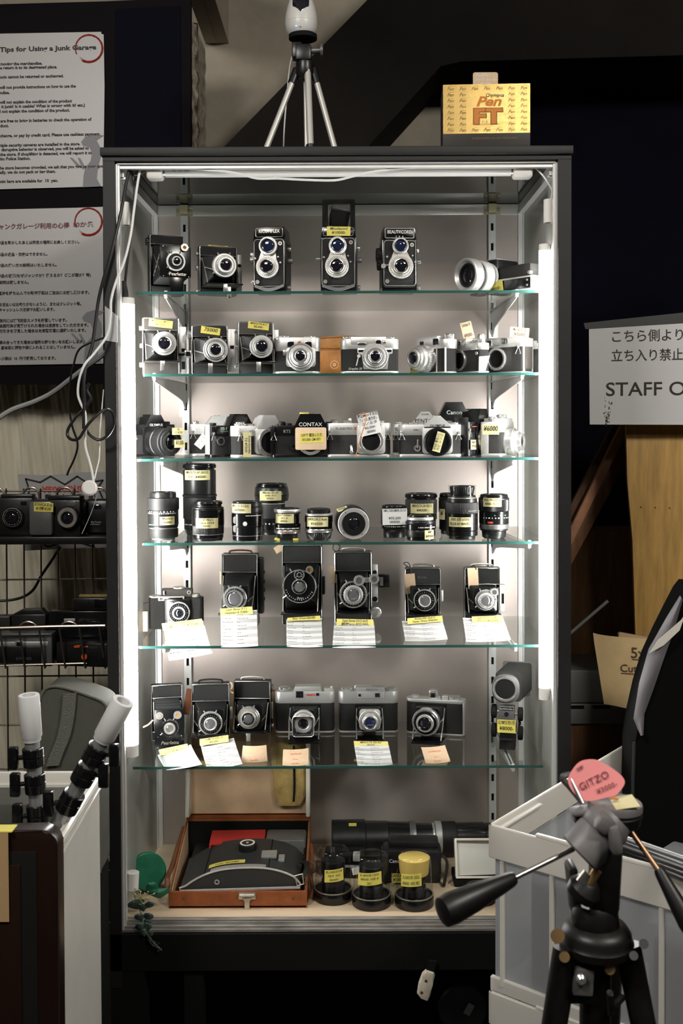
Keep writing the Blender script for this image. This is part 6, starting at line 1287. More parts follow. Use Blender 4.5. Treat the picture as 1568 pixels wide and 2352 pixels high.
# wire grid with its shelf and basket
mat('wire', (.16, .14, .12), .35, .8, var=.2)
mat('bright_wire', (.42, .36, .30), .3, .9)
GY = .50
gr = thing('wire_grid', 'dark metal wire grid panel standing against the canvas curtain', 'grid', P(100, 1900, GY))
g0 = gr.location.copy()
for x in (14, 54, 93, 132, 171, 211, 251, -26): MB().tube([P(x, 1122, GY) - g0, P(x + 9, 2300, GY) - g0], .0022, 8).build('upright_wire', 'wire', gr)
for y in (1127, 1330, 1552, 1664, 1765, 1880, 2000, 2120): MB().tube([P(-40, y + 2, GY + .004) - g0, P(256, y - 1, GY + .004) - g0], .0022, 8).build('cross_wire', 'wire', gr)
for x0, x1 in ((52, 90), (129, 168), (-30, 10), (206, 246)): MB().tube([P(x0, 1160, GY - .02) - g0, P(x0 + 1, 1136, GY - .02) - g0, P((x0 + x1) / 2 - 8, 1122, GY - .02) - g0, P((x0 + x1) / 2 + 8, 1121, GY - .02) - g0, P(x1 - 1, 1134, GY - .02) - g0, P(x1, 1160, GY - .02) - g0], .0028, 8, smooth=4).build('shelf_hook', 'bright_wire', gr)
a, c = P(-60, 1234, GY - .16), P(252, 1250, GY - .16)
sh = tag(MB().bx(a.x, c.x, GY - .16, GY - .006, c.z, a.z, .002).build('grid_shelf', 'black_metal'), 'black shelf hooked on the wire grid holding compact cameras', 'shelf')
zs = a.z
def blockcam(label, px0, px1, pt, pb, Y, parts, m='black_metal', name='compact_camera', group='compact cameras on the grid', z=None, d=.045, bev=.004, yaw=0):
    u = U(Y); x = P((px0 + px1) / 2, (pt + pb) / 2, Y).x; zz = P(100, pb, Y).z if z is None else z
    t = thing(name, label, 'camera', (x, Y, zz + .0004), yaw, group); W, H = (px1 - px0), (pb - pt)
    MB(u).bx(-W / 2, W / 2, 0, d / u, 0, H, bev / u).build('body', m, t)
    return t, u, W, H
t, u, W, H = blockcam('black compact camera with round chrome rimmed lens, left on grid shelf', -20, 76, 1146, 1232, GY - .12, 0, z=zs)
ls = ring_stack(t, u, 3, 42, 0, [(25, -8, BM), (22, -12, 'chrome'), (20.5, -13, BE), (12, -14, BM)], 'lens', 9); ticks(ls, u, 3, 42, -13.3, 16, 26, 2)
MB(u).bx(-30, 46, 8, 34, H - 2, H + 8, 3).build('top_plate', BM, t); b = MB(u); b.bx(20, 34, -2, 2, H - 16, H - 8); b.build('finder_window', 'lens_glass', t)
t, u, W, H = blockcam('black compact camera with slanted yellow label and grey oval ring, middle of grid shelf', 68, 186, 1150, 1234, GY - .15, 0, z=zs, yaw=-6)
MB(u).bx(-59, -2, -14, 6, 2, 82, 8).build('grip', 'gunmetal', t); ls = ring_stack(t, u, 34, 44, 0, [(26, -12, BM), (23.5, -17, DN), (15, -18, BM)], 'lens', 11)
MB(u).bx(-20, 58, 4, 36, H - 2, H + 9, 3).build('top_plate', BM, t); b = MB(u); b.bx(28, 50, -2, 2, H - 14, H - 1, 1); b.build('flash_window', 'gunmetal', t)
sticker(t, u, (-22, -15, 68), 46, 21, ['KONICA Z-up', '80 完動 ¥3,500'], -2)
t, u, W, H = blockcam('black rounded compact camera beside the cabinet post, right on grid shelf', 188, 262, 1152, 1232, GY - .10, 0, z=zs, bev=.012)
lettering(t, u, 'Big Finder', -4, -1, 26, 6, 'silver_paint'); b = MB(u); b.bx(-18, 4, -1, 0, 22, 23); b.build('underline', 'silver_paint', t); MB(u).bx(-14, 8, -2, 2, 58, 68, 2).build('finder_window', 'lens_glass', t)
# basket on the grid with cameras
bk = thing('wire_basket', 'shallow bronze wire basket hooked on the grid, full of black cameras', 'basket', P(120, 1535, GY - .1)); k0 = bk.location.copy()
YF, YR = GY - .17, GY - .006
MB().tube([P(-40, 1444, YF) - k0, P(120, 1439, YF) - k0, P(241, 1437, YF) - k0, P(243, 1440, YF + .02) - k0, P(236, 1452, YR) - k0], .0038, 8).build('rim_wire', 'bright_wire', bk)
for x in (1, 45, 91, 138, 184, 230): MB().tube([P(x - 2, 1442, YF) - k0, P(x + 12, 1534, YF + .03) - k0, P(x + 22, 1520, YR) - k0], .0024, 8).build('basket_wire', 'bright_wire', bk)
for x0, x1 in ((46, 84), (139, 178)): MB().tube([P(x0, 1438, YF + .03) - k0, P(x0 + 8, 1431, YF + .03) - k0, P((x0 + x1) / 2, 1428, YF + .03) - k0, P(x1 - 8, 1431, YF + .03) - k0, P(x1, 1438, YF + .03) - k0], .0026, 8, smooth=4).build('basket_hook', 'bright_wire', bk)
MB().tube([P(-40, 1530, YF + .03) - k0, P(240, 1522, YF + .03) - k0], .0024, 8).build('basket_wire', 'bright_wire', bk)
zb = P(120, 1530, YF + .06).z + .004
G2 = 'black cameras in the wire basket'
t, u, W, H = blockcam('grey fronted flat camera with silver edge, left in the wire basket', -10, 120, 1453, 1530, YF + .035, 0, 'gunmetal', group=G2, z=zb)
MB(u).bx(-66, 56, -1.5, 2, 48, 58, 1).build('silver_band', 'satin_chrome', t); MB(u).bx(-62, 40, -1.5, 2, 8, 46, 1).build('front_panel', 'black_metal', t); o = MB(u).bx(-20, -2, -3, 2, 46, 60, 1).build('finder_frame', 'chrome', t); MB(u).bx(-16, -6, -3.5, 0, 48, 57).build('finder_glass', 'lens_glass', o); lettering(t, u, 'EXPOSER', 0, -2, 16, 9, 'gunmetal')
t, u, W, H = blockcam('black camera with an orange round button, right in the wire basket', 124, 250, 1470, 1526, YF + .03, 0, group=G2, z=zb, yaw=-10)
MB(u).cyl((8, -1, 24), (8, -4, 24), 7, seg=20).build('orange_button', 'orange_plastic', t); b = MB(u); b.tube([(-18, -1, 46), (-12, -1, 49), (-2, -1, 49), (-4, -1, 46), (-16, -1, 45)], 1.4, 6); b.tube([(6, -1, 46), (14, -1, 48), (16, -1, 46)], 1.4, 6); b.build('orange_lettering', 'orange_plastic', t); lettering(t, u, 'AQUA', 28, -1, 44, 7, 'gunmetal', shear=.3)
t, u, W, H = blockcam('tall black camera standing at the back of wire basket', 112, 250, 1408, 1524, YF + .095, 0, 'black_enamel', group=G2, z=zb, d=.04)
MB(u).bx(6, 52, -2, 2, 76, 96, 2).build('finder_window', 'lens_glass', t); MB(u).bx(-34, -8, -1, 2, 92, 99, 1).build('maker_plate', 'silver_paint', t)
t, u, W, H = blockcam('low black camera in front of a dark one, far left in the wire basket', 26, 106, 1414, 1524, YF + .09, 0, group=G2, z=zb, d=.04)
MB(u).prism([(-40, 108), (40, 108), (28, 122), (-18, 120)], 4, 30, 'xz', 2).build('top_plate', BM, t)
t, u, W, H = blockcam('small black camera lying on the tall one at the back of wire basket', 165, 248, 1379, 1408, YF + .10, 0, group=G2, z=zb + 116 * U(YF + .095) + .0005, d=.035)
MB(u).bx(10, 38, -1, 2, 6, 26, 3).build('finder_window', 'black_enamel', t); MB(u).bx(-30, 40, 20, 34, 28, 33, 1).build('olive_strap', 'pouch_suede', t)
t, u, W, H = blockcam('black camera at the very edge of the picture in wire basket', -40, 24, 1420, 1524, YF + .10, 0, group=G2, z=zb, d=.035)

# ================================================================ white bin with light stands, case and wooden headboard
mat('bin_white', (.70, .68, .62), .42, var=.05, vscale=8); mat('bag_cloth', (.085, .085, .07), .85, var=.12, vscale=20, bump=.5, bscale=1600); mat('webbing', (.16, .16, .135), .8, bump=.9, bscale=700, kind='voronoi')
mat('headboard_wood', (.014, .006, .004), .3, var=.3, vscale=10, stretch=(1, 1, .15)); mat('masking_tape', (.46, .30, .15), .6); mat('pvc', (.72, .72, .72), .4); mat('stand_metal', (.48, .48, .48), .38, .7)
bn = thing('storage_bin', 'tall white plastic storage bin holding light stands, left of the cabinet', 'bin', (-.55, -.45, 0))
n0 = bn.location.copy(); zr = .829
XR_ = P(222, 1785, -.30).x; XN = P(131, 1945, -.62).x; XLf = P(-40, 1785, -.30).x - .1
def W3(x, y, z): return Vector((x, y, z)) - n0
b = MB(); b.loops([[W3(XR_, -.28, 0), W3(XR_, -.28, zr), W3(XN, -.63, zr), W3(XN, -.63, 0)], [W3(XR_ - .006, -.28, 0), W3(XR_ - .006, -.28, zr), W3(XN - .006, -.63, zr), W3(XN - .006, -.63, 0)]]); b.build('side_wall', 'bin_white', bn)
b = MB(); b.tube([W3(XR_ + .003, -.275, zr - .003), W3(XN + .003, -.635, zr - .003)], .007, 8); b.build('rim', 'bin_white', bn)
b = MB(); b.tube([W3(XR_ + .002, -.28, zr - .028), W3(XN + .002, -.63, zr - .028)], .0025, 8); b.build('rim', 'bin_white', bn)
b = MB(); b.bx(XLf - n0.x, XR_ - n0.x, .164, .174, zr - .052, zr + .002, .003); b.bx(XLf - n0.x, XR_ - n0.x, .160, .166, zr - .024, zr - .019); b.build('rear_rim', 'bin_white', bn)
for x in (0, 8, 16, 24): MB().bx(P(x, 1790, -.29).x - n0.x, P(x + 3, 1790, -.29).x - n0.x, .160, .166, zr - .045, zr - .026).build('rim_rib', 'bin_white', bn)
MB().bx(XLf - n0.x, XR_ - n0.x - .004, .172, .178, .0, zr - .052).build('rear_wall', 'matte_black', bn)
MB().bx(XLf - n0.x, XN - n0.x, -.18, -.174, 0, zr - .04).build('front_wall', 'bin_white', bn)
MB().bx(XLf - n0.x, XN - n0.x, -.17, .17, .0, .006).build('bin_floor', 'bin_white', bn)
# dark pouch inside
t = thing('padded_pouch', 'dark padded pouch with red piping inside the white bin', 'pouch', (P(110, 1860, -.36).x, -.345, .0066)); pz = P(110, 1836, -.36).z
MB().bx(-.12, .07, -.05, .05, 0, pz, .02).build('pouch_body', 'bag_cloth', t); MB().tube([(-.01, -.052, P(1, 1855, -.41).z), (.06, -.052, P(1, 1857, -.41).z)], .002, 6).build('red_piping', 'red_paint', t)
def stand(label, top, bot, Y0, Y1, secs, r, capm='pvc', capL=97, capr=24):
    a, c = P(*top, Y0), P(*bot, Y1); d = (c - a); u = U(Y0)
    n = d.normalized(); L = d.length; ext = min((a.z - .02) / abs(n.z), .62 if abs(n.x) > .2 else 9)
    t = thing('light_stand', label, 'light stand', a + n * ext, 0, 'light stands in the white bin'); o0 = t.location.copy()
    q = lambda s: a + n * s - o0
    MB().cyl(q(capL * u * .98), q(ext), r * u, seg=20).build('tube', 'stand_metal', t)
    o = MB().lathe([(capr * u * .62, .03), (capr * u * .62, 0), (capr * u * .97, 0), (capr * u, .001), (capr * u, capL * u), (r * u * 1.25, capL * u + .003), (r * u * 1.2, (capL + 12) * u)], q(0), n, 28, capa=False, capb=False).build('top_sleeve', capm, t)
    MB().lathe([(capr * u * .63, .028), (.0005, .03)], q(0), n, 24, capa=False).build('sleeve_hole_shade', 'matte_black', o)  # black disc stands in for the shade inside the sleeve
    for s0, s1, k in secs:
        MB().lathe([(r * u * 1.28, 0), (r * u * 1.42, .001), (r * u * 1.42, (s1 - s0) * u * .45), (r * u * 1.3, (s1 - s0) * u * .48), (r * u * 1.44, (s1 - s0) * u * .52), (r * u * 1.4, (s1 - s0) * u)], q(s0 * u), n, 24).build('clamp', 'black_enamel', t)
        side = Vector((k, -.3, 0)).normalized()
        b = MB(); b.cyl(q((s0 + s1) / 2 * u) + side * r * u, q((s0 + s1) / 2 * u) + side * r * u * 2.2, .004, seg=10); c_ = q((s0 + s1) / 2 * u) + side * r * u * 2.6
        b.box(tuple(c_), (.016, .014, (s1 - s0) * u * 1.25), .003); b.build('clamp_lever', 'black_enamel', t)
    return t, q, u
t, q, u = stand('upright light stand with white sleeve on top, standing in the white bin', (66, 1596), (88, 1905), -.50, -.485, ((126, 168, -1), (188, 232, -1), (262, 312, -1)), 17)
lettering(t, u, 'J', 0, 0, 0, 12, 'red_ink', bold=.6).location = tuple(q(82 * u) + Vector((-14 * u, -19 * u, 0)))
stand('leaning light stand with white sleeve on top, resting over the bin rim', (283, 1610), (135, 1890), -.57, -.54, ((126, 168, 1), (182, 226, 1), (258, 306, -1)), 19, capr=26)
# grey green bag standing behind on a box
by_ = -.16
t = thing('shoulder_bag', 'grey green padded bag with a webbing strap standing behind the white bin', 'bag', (P(155, 1770, by_).x, by_, .60))
zb0 = .60; outl = [(84, 1640), (98, 1590), (118, 1577), (150, 1580), (205, 1598), (236, 1612), (246, 1632), (240, 1690), (228, 1765), (150, 1772), (70, 1772), (58, 1740)]
pl = [Vector((P(x, y, by_).x - t.location.x, 0, P(x, y, by_).z - zb0)) for x, y in outl]; lowz = 0.0
pl = [p if p.z > .12 else p for p in pl]; pl[-4].z -= 0; pl = pl[:9] + [Vector((pl[8].x, 0, 0)), Vector((pl[11].x, 0, 0)), pl[11]]
pl = spline(pl[:8], 5) + pl[8:]
L_ = []
for y, k in ((.0, .96), (.006, 1.), (.085, 1.), (.095, .96)):
    cx_ = sum(p.x for p in pl) / len(pl); cz_ = sum(p.z for p in pl) / len(pl); L_.append([(cx_ + (p.x - cx_) * k, y, max(0, cz_ + (p.z - cz_) * k)) for p in pl])
MB().loops(L_).build('bag_body', 'bag_cloth', t)
MB().tube([(p.x, -.001, p.z) for p in pl], .0028, 8, closed=True).build('piping', 'webbing', t)
w0 = [P(x, y, by_) - t.location for x, y in ((162, 1592), (158, 1640), (148, 1690), (132, 1730), (122, 1758))]
b = MB()
ws = spline([Vector((p.x, -.004, p.z)) for p in w0], 6); b.loops([[(p.x - .0125, p.y, p.z), (p.x + .0125, p.y, p.z + .002), (p.x + .0125, p.y - .003, p.z + .002), (p.x - .0125, p.y - .003, p.z)] for p in ws]); b.build('webbing_strap', 'webbing', t)
tag(MB().bx(t.location.x - .16, t.location.x + .05, by_ - .0, by_ + .13, 0, .5996, .004).build('storage_box', 'matte_black'), 'plain black box under the grey green bag behind the white bin', 'box')
# dark wooden headboard in front
hy = -.70; a = P(-60, 1909, hy); c = P(132, 2352, hy)
hb_ = thing('headboard', 'dark glossy wooden panel with rounded corner in front of the white bin', 'panel', (a.x, hy, 0))
wp, hp = P(132, 1960, hy).x - a.x, P(100, 1908, hy).z
MB().prism([(0, 0), (wp, 0)] + [(wp - .022 + .022 * math.sin(R(90 - k * 15)), hp - .022 + .022 * math.cos(R(90 - k * 15))) for k in range(7)] + [(0, hp)], 0, .035, 'xz', .004).build('frame', 'headboard_wood', hb_)
MB().bx(0, wp - .030, -.002, .004, 0, hp - .030, .001).build('inner_panel', 'matte_black', hb_); MB().bx(0, wp - .052, -.005, 0, 0, hp - .048, .002).build('raised_field', 'headboard_wood', hb_)
o = tag(MB().bx(P(-60, 1900, hy).x, P(22, 1900, hy).x, hy - .008, hy - .0065, P(0, 2112, hy).z, hp + .002).build('brown_paper', 'masking_tape'), 'tan paper taped on the dark wooden panel at picture edge', 'paper')
b = MB(); b.bx(P(-60, 1900, hy).x, P(31, 1900, hy).x, hy - .0082, hy + .02, hp + .0005, hp + .002); o2 = b.build('yellow_tape', 'yellow_paper', o)
# things in the dark under the cabinet
mat('saw_grip', (.66, .60, .48), .6, var=.25, vscale=50)
t = thing('saw', 'hand saw with a worn pale grip hanging in the dark under the cabinet', 'saw', P(980, 2250, -.035)); s0 = t.location.copy()
pts = [(966, 2296), (958, 2285), (962, 2262), (970, 2240), (980, 2231), (996, 2236), (999, 2243), (994, 2262), (988, 2290), (982, 2302)]
MB().prism([(P(x, y, -.035).x - s0.x, P(x, y, -.035).z - s0.z) for x, y in pts], 0, .018, 'xz', .005).build('grip', 'saw_grip', t)
b = MB(); [b.cyl(tuple(P(x, y, -.035) - s0 + Vector((0, -.001, 0))), tuple(P(x, y, -.035) - s0 + Vector((0, .003, 0))), .003, seg=10) for x, y in ((978, 2253), (968, 2280))]; b.build('rivet', 'dark_brown_leather', t)
b = MB(); b.prism([(P(x, y, -.035).x - s0.x, P(x, y, -.035).z - s0.z) for x, y in ((978, 2236), (996, 2238), (1003, 2212), (984, 2210))], .006, .012, 'xz'); b.build('blade', 'black_metal', t)
t = thing('wheel_caster', 'dark round thing with a pale scuffed tab, on the ground under the cabinet', 'wheel', (P(1060, 2300, .15).x, .15, .0))
cz_ = P(1060, 2300, .15).z; MB().lathe([(.05, 0), (.055, .004), (.055, .03), (.05, .034)], (0, 0, cz_), F_, 36).build('wheel', 'black_metal', t); MB().bx(-.03, .03, -.02, .02, 0, cz_).build('fork', 'black_metal', t)
MB().box((.012, -.038, cz_ + .002), (.016, .002, .026), .001, (0, 28, 0)).build('pale_tab', 'gunmetal', t)
# ================================================================ on top of the cabinet
ZTOP = 2.0132
mat('cam_white', (.70, .69, .66), .35); mat('tripod_alu', (.62, .60, .56), .38, .35); mat('box_dark', (.03, .026, .022), .45); mat('blue_led', (.1, .15, .9), .3, emit=(.2, .3, 1), estr=4.)
mat('gold_foil', (.80, .56, .20), .26, .92, var=.05, vscale=60, bump=.05, bscale=700); mat('pattern_ink', (.26, .15, .035), .6); mat('box_orange', (.62, .20, .015), .45); mat('box_outline', (.20, .07, .02), .5)
YT = .20
tp = thing('small_tripod', 'small silver tripod carrying a white dome camera on top of the cabinet', 'tripod', (P(702, 330, YT).x, YT, ZTOP)); t0 = tp.location.copy(); u = U(YT)
top = P(700, 158, YT) - t0
for (fx, fy, dx) in ((P(596, 396, YT).x, -.03, -1), (P(781, 396, YT).x, -.03, 1)):
    f = Vector((fx - t0.x, fy, 0)); a = top + Vector((dx * .021, 0, -.012)); MB().cyl(a, f, .0064, seg=16).build('leg', 'tripod_alu', tp)
    d = (f - a).normalized(); MB().cyl(a - d * .012, a + d * .022, .0095, seg=14).build('leg_hinge', 'black_metal', tp)
a = top + Vector((.006, -.012, -.004)); f = Vector((P(716, 330, YT).x - t0.x, -.06, 0)); MB().cyl(a, f, .0074, seg=16).build('leg', 'tripod_alu', tp)
MB().cyl(a + (f - a) * .80, f, .010, .007, seg=12).build('leg_clamp', 'black_metal', tp)
MB().cyl(top + Vector((0, .01, 0)), top + Vector((.002, .01, -.19)), .0042, seg=12).build('center_column', 'tripod_alu', tp)
b = MB(); b.lathe([(.016, 0), (.022, .01), (.020, .035), (.012, .04)], top + Vector((0, 0, -.022)), (0, 0, 1), 20); b.bx(top.x - .020, top.x + .014, -.018, .018, top.z + .014, top.z + .05, .004); b.build('head', 'black_metal', tp)
o = MB().bx(top.x - .028, top.x - .006, -.016, .016, top.z + .02, top.z + .055, .004).build('tilt_bracket', 'black_metal', tp)
MB().cyl((top.x + .012, -.004, top.z + .038), (top.x + .036, -.006, top.z + .038), .0065, seg=14).build('tilt_screw', 'gunmetal', tp); MB().cyl((top.x + .034, -.006, top.z + .038), (top.x + .040, -.006, top.z + .038), .014, seg=18).build('tilt_knob', 'gunmetal', tp)
MB().lathe([(.020, 0), (.031, .004), (.031, .013), (.026, .016)], top + Vector((-.004, 0, .060)), (0, 0, 1), 28).build('mount_plate', 'matte_black', tp)
c0 = P(692, 86, YT)
t = thing('dome_camera', 'white dome security camera on the small tripod above the cabinet', 'security camera', c0)
prof = [(.020, 0), (.029, .006), (.0335, .016), (.0355, .028), (.0355, .030), (.0350, .0305), (.0355, .031), (.0355, .036), (.034, .050), (.030, .068), (.024, .084), (.014, .096), (.002, .1)]
MB().lathe(prof, (0, 0, 0), (0, 0, 1), 40).build('dome_shell', 'cam_white', t)
L_ = []
def sh_r(z):
    for (r0, z0), (r1, z1) in zip(prof, prof[1:]):
        if z0 <= z <= z1: return r0 + (r1 - r0) * (z - z0) / max(1e-6, z1 - z0)
    return .01
MB().sheet(lambda a, b: ((a - .5) * .036 * math.sqrt(max(.02, 1 - max(0, (.35 - b) / .35) ** 2)), -math.sqrt(max(1e-7, sh_r(.044 + .055 * b) ** 2 - ((a - .5) * .036) ** 2)) - .0006, .044 + .055 * b), 12, 14).build('lens_window', 'lens_glass', t)
MB().cyl((-.010, -.0325, .013), (-.010, -.0335, .0135), .0014, seg=10).build('blue_led', 'blue_led', t); MB().cyl((-.001, -.0335, .012), (-.001, -.0345, .0122), .0012, seg=10).build('red_led', 'red_paint', t)
cable('pale cord hanging behind the small tripod on the cabinet top', [(690, 90, .24), (668, 140, .24), (658, 230, .24), (653, 290, .24), (651, 345, .24), (651, 393, .235)], .0018, 'white_cable')
# gold box
YB_ = .012; u = U(YB_)
bl, br = P(1017, 335, YB_), P(1217, 335, YB_); W = (br.x - bl.x) / u; H = (P(1017, 193, YB_).z - ZTOP) / u
t = thing('camera_box', 'gold and black printed camera carton standing on the right of the cabinet top', 'box', ((bl.x + br.x) / 2, YB_, ZTOP), -2.5)
MB(u).bx(-W / 2, W / 2, 0, 115, 0, H, 1.2).build('carton', 'box_dark', t)
zb_ = H - (305 - 193)
MB(u).bx(-W / 2 + .6, W / 2 - .6, -.5, 1, zb_, H - .6).build('gold_face', 'gold_foil', t)
fz = lambda y: H - (y - 193)
b = MB(u)
for r_ in range(8):
    for c in range(7):
        if 1 <= r_ <= 6 and 2 <= c <= 4: continue
        x, z = -W / 2 + 17 + c * 27.7, fz(207 + r_ * 13.4)
        b.text('Pen', lambda a, h: (x + a, -.9, z + h), 10.5, .95, .35, bold=.15); b.bx(x - 4, x + 8, -.9, -.8, z + 8.6, z + 9.1)
b.build('pattern_lettering', 'pattern_ink', t)
lettering(t, u, 'Olympus', 19, -1.7, fz(223), 11.5, 'box_dark', bold=.15)
o = MB(u).bx(-38, 42, -1.0, -.4, fz(284), fz(216)).build('center_panel', 'gold_foil', t)
lettering(t, u, 'Pen', 4, -1.6, fz(243), 30, 'box_orange', sx=1.25, shear=.3, bold=1.0)
lettering(t, u, 'FT', 2, -1.5, fz(282), 46, 'box_outline', sx=1.32, bold=3.4); lettering(t, u, 'FT', 2, -1.9, fz(282), 46, 'box_orange', sx=1.32, bold=2.0)
lettering(t, u, 'F1.8', -4, -1.6, fz(281.5), 7, 'box_dark'); lettering(t, u, 'MULTI-COATED SLR SPORT BODY', 2, -1.6, fz(286), 3.6, 'box_dark'); lettering(t, u, 'OLYMPUS OPTICAL CO., LTD., TOKYO, JAPAN', 18, -.6, fz(318), 5, 'pattern_ink')
MB(u).bx(-W / 2 - .5, -W / 2 + .3, 4, 112, 2, H - 2).build('side_panel', 'box_dark', t)
t2 = thing('price_card', 'tan hand written price card standing behind the gold carton', 'card', (P(1114, 180, .135).x, .135, ZTOP)); u2 = U(.135)
hh = (P(1114, 166, .135).z - ZTOP) / u2; MB(u2).prism(rrect(-28, 29, 0, hh, 5), 0, .8, 'xz').build('card', 'manila_paper', t2)
b = MB(u2)
for s, z, x, sz in (('PenFTa', hh - 10, -8, 10), ('箱のみ  Box only', hh - 19, 2, 7.5), ('¥1,000-', hh - 28, 2, 8)): b.text(s, lambda a, h: (x + a, -.4, z + h), sz, .9, .25)
b.build('lettering', 'white_paint', t2)

# ================================================================ right of the cabinet
mat('sign_paper', (.74, .74, .735), .28, coat=.6); mat('sign_ink', (.03, .022, .018), .4); mat('kraft', (.66, .48, .24), .75, var=.06, vscale=40); mat('kraft_ink', (.10, .065, .035), .7); mat('steel_grey', (.22, .23, .22), .5, .2); mat('tape_black', (.03, .032, .032), .4)
PY = .46
pl = thing('plywood_sheet', 'golden plywood sheet standing against the dark wall, right of cabinet', 'board', P(1520, 2300, PY)); pl.location.z = 0; p0 = pl.location.copy()
MB().prism([(P(x, y, PY).x - p0.x, P(x, y, PY).z) for x, y in ((1432, 780), (1440, 1100), (1452, 1240), (1459, 1460), (1462, 1700))] + [(P(1462, 1700, PY).x - p0.x + .01, 0), (.6, 0), (.6, P(0, 780, PY).z)], 0, .012, 'xz', .001).build('sheet', 'plywood', pl)
b = MB(); [b.cyl((P(x, y, PY).x - p0.x, -.0006, P(x, y, PY).z), (P(x, y, PY).x - p0.x, .001, P(x, y, PY).z), .0022, seg=10) for x, y in ((1471, 1165), (1504, 1166), (1537, 1167))]; b.build('nail_hole', 'dark_wood', pl)
SY = .40
sg = tag(pxprism([(1352, 752), (1420, 747), (1700, 732), (1700, 976), (1354, 975)], SY, .0012, 'sign_paper', 'staff_sign'), 'white laminated staff sign taped to the plywood sheet', 'sign')
pxprism([(1340, 742), (1568, 718), (1700, 706), (1700, 734), (1356, 755), (1344, 756)], SY - .0012, .001, 'tape_black', 'tape', sg)
b = MB(); ltext(b, 'こちら側より', 1406, 1568, 784, 30, SY, -.03, bold=.15); ltext(b, '立ち入り禁止', 1404, 1568, 828, 30, SY, -.02, bold=.15); ltext(b, 'STAFF ONLY', 1392, 1668, 909, 44, SY, -.012, bold=.25); b.build('lettering', 'sign_ink', sg)
rr = random.Random(5); b = MB()
for i in range(34):
    x, y = rr.choice([(1397, 928), (1394, 950), (1392, 964)]); x += rr.gauss(0, 5); y += rr.gauss(0, 9); w_, h_ = rr.uniform(.5, 2), rr.uniform(1, 7); pxpoly(b, [(x, y), (x + w_, y + .5), (x + w_ * .7, y + h_), (x - .5, y + h_ * .8)], SY - .0012)
b.build('scuff_marks', 'sign_ink', sg)
# planks
def plank(label, q, Y, t, m): tag(pxprism(q, Y, t, m, 'wooden_plank', bev=.001), label, 'plank', 'wooden planks leaning in the corner')
plank('narrow pale edged wooden plank leaning diagonally right of the cabinet', [(792, 2262), (810, 2262), (1444, 985), (1440, 955), (1430, 968)], .62, .02, 'plank_wood')
plank('wide dark brown plank leaning diagonally, leftmost behind the pale edged one', [(742, 2236), (772, 2236), (1432, 966), (1440, 950), (1424, 950), (1400, 990)], .66, .02, 'dark_wood')
plank('brown plank leaning diagonally under the pale edged plank', [(778, 2248), (800, 2248), (1450, 1040), (1450, 1000), (1444, 990)], .64, .015, 'dark_wood')
struct(pxprism([(1200, 1222), (1900, 1220), (1900, 1560), (1200, 1560)], .95, .19, 'panel_wood', 'wall_right_panel'))
st = thing('steel_cabinet', 'low grey steel cabinet with drawers in the dark corner right of the display cabinet', 'cabinet', (P(1400, 1700, .72).x, .72, 0))
x0, x1 = P(1200, 1600, .72).x - st.location.x, P(1700, 1600, .72).x - st.location.x
for ya_, yb__, dy_ in ((1545, 1620, 0), (1622, 1668, -.004)): MB().bx(x0, x1, dy_, .22, P(0, yb__, .72).z, P(0, ya_, .72).z, .003).build('drawer', 'steel_grey', st)
b = MB(); b.bx(P(1310, 1622, .72).x - st.location.x, P(1340, 1622, .72).x - st.location.x, -.006, .01, P(0, 1632, .72).z, P(0, 1625, .72).z); b.bx(P(1360, 1622, .72).x - st.location.x, P(1400, 1622, .72).x - st.location.x, -.006, .01, P(0, 1632, .72).z, P(0, 1625, .72).z); b.build('drawer_pull', 'matte_black', st)
MB().bx(x0, x1, .006, .22, 0, P(0, 1668, .72).z - .001).build('lower_body', 'dark_wood', st)
tag(MB().tube([P(1222, 1531, .4535), P(1310, 1454, .449), P(1396, 1380, .44)], .0042, 10).build('metal_rod', 'steel_grey'), 'thin grey metal rod sticking up in the dark corner right of the cabinet', 'rod')
# kraft paper sign
KY = .20
def kr(a, b): 
    tl, tr, br, bl = P(1357, 1456, KY), P(1600, 1478, KY), P(1600, 1664, KY), P(1382, 1612, KY)
    p = (bl * (1 - a) + br * a) * (1 - b) + (tl * (1 - a) + tr * a) * b; return p + Vector((0, -.02 * math.exp(-a * 9) - .006 * math.sin(a * 7), .006 * math.exp(-a * 12) if b > .9 else 0))
kf = tag(MB().sheet(kr, 16, 10, .0005).build('paper_sign', 'kraft'), 'brown paper sign with black lettering, curled at its left edge', 'sign')
def krp(px, py):
    a = (px - 1370) / 230
    for _ in range(4):
        b_ = 1 - (py - (1456 + 22 * a)) / (156 + 30 * a); x0, x1 = 1357 * b_ + 1382 * (1 - b_), 1600; a = (px - x0) / (x1 - x0)
    return tuple(kr(a, min(1, b_)) + Vector((0, -.0016, 0)))
b = MB()
for t_, x0, x1, y, sz, sl, bo in (('5x7', 1447, 1502, 1509, 34, .10, .3), ('Cut Holder', 1422, 1545, 1540, 24, .07, .2), ('1枚', 1449, 1470, 1580, 14, .08, .1), ('3枚', 1448, 1470, 1599, 14, .08, .1)):
    vs, fs = text_geo(t_, sz, 1., 0, 1., bo); lo, hi = min(v[0] for v in vs), max(v[0] for v in vs); k = (x1 - x0) / (hi - lo)
    b.faces([krp(x0 + (x - lo) * k, y + sl * (x - lo) * k - z) for x, z in vs], fs)
for x0, x1, y0, y1 in ((1449, 1510, 1512, 1518), (1423, 1550, 1543, 1552)): b.faces([krp(x0, y0), krp(x1, y1), krp(x1, y1 + 1.6), krp(x0, y0 + 1.6)], [(0, 1, 2, 3)])
b.build('lettering', 'kraft_ink', kf)
zk = P(1480, 1600, KY + .03).z
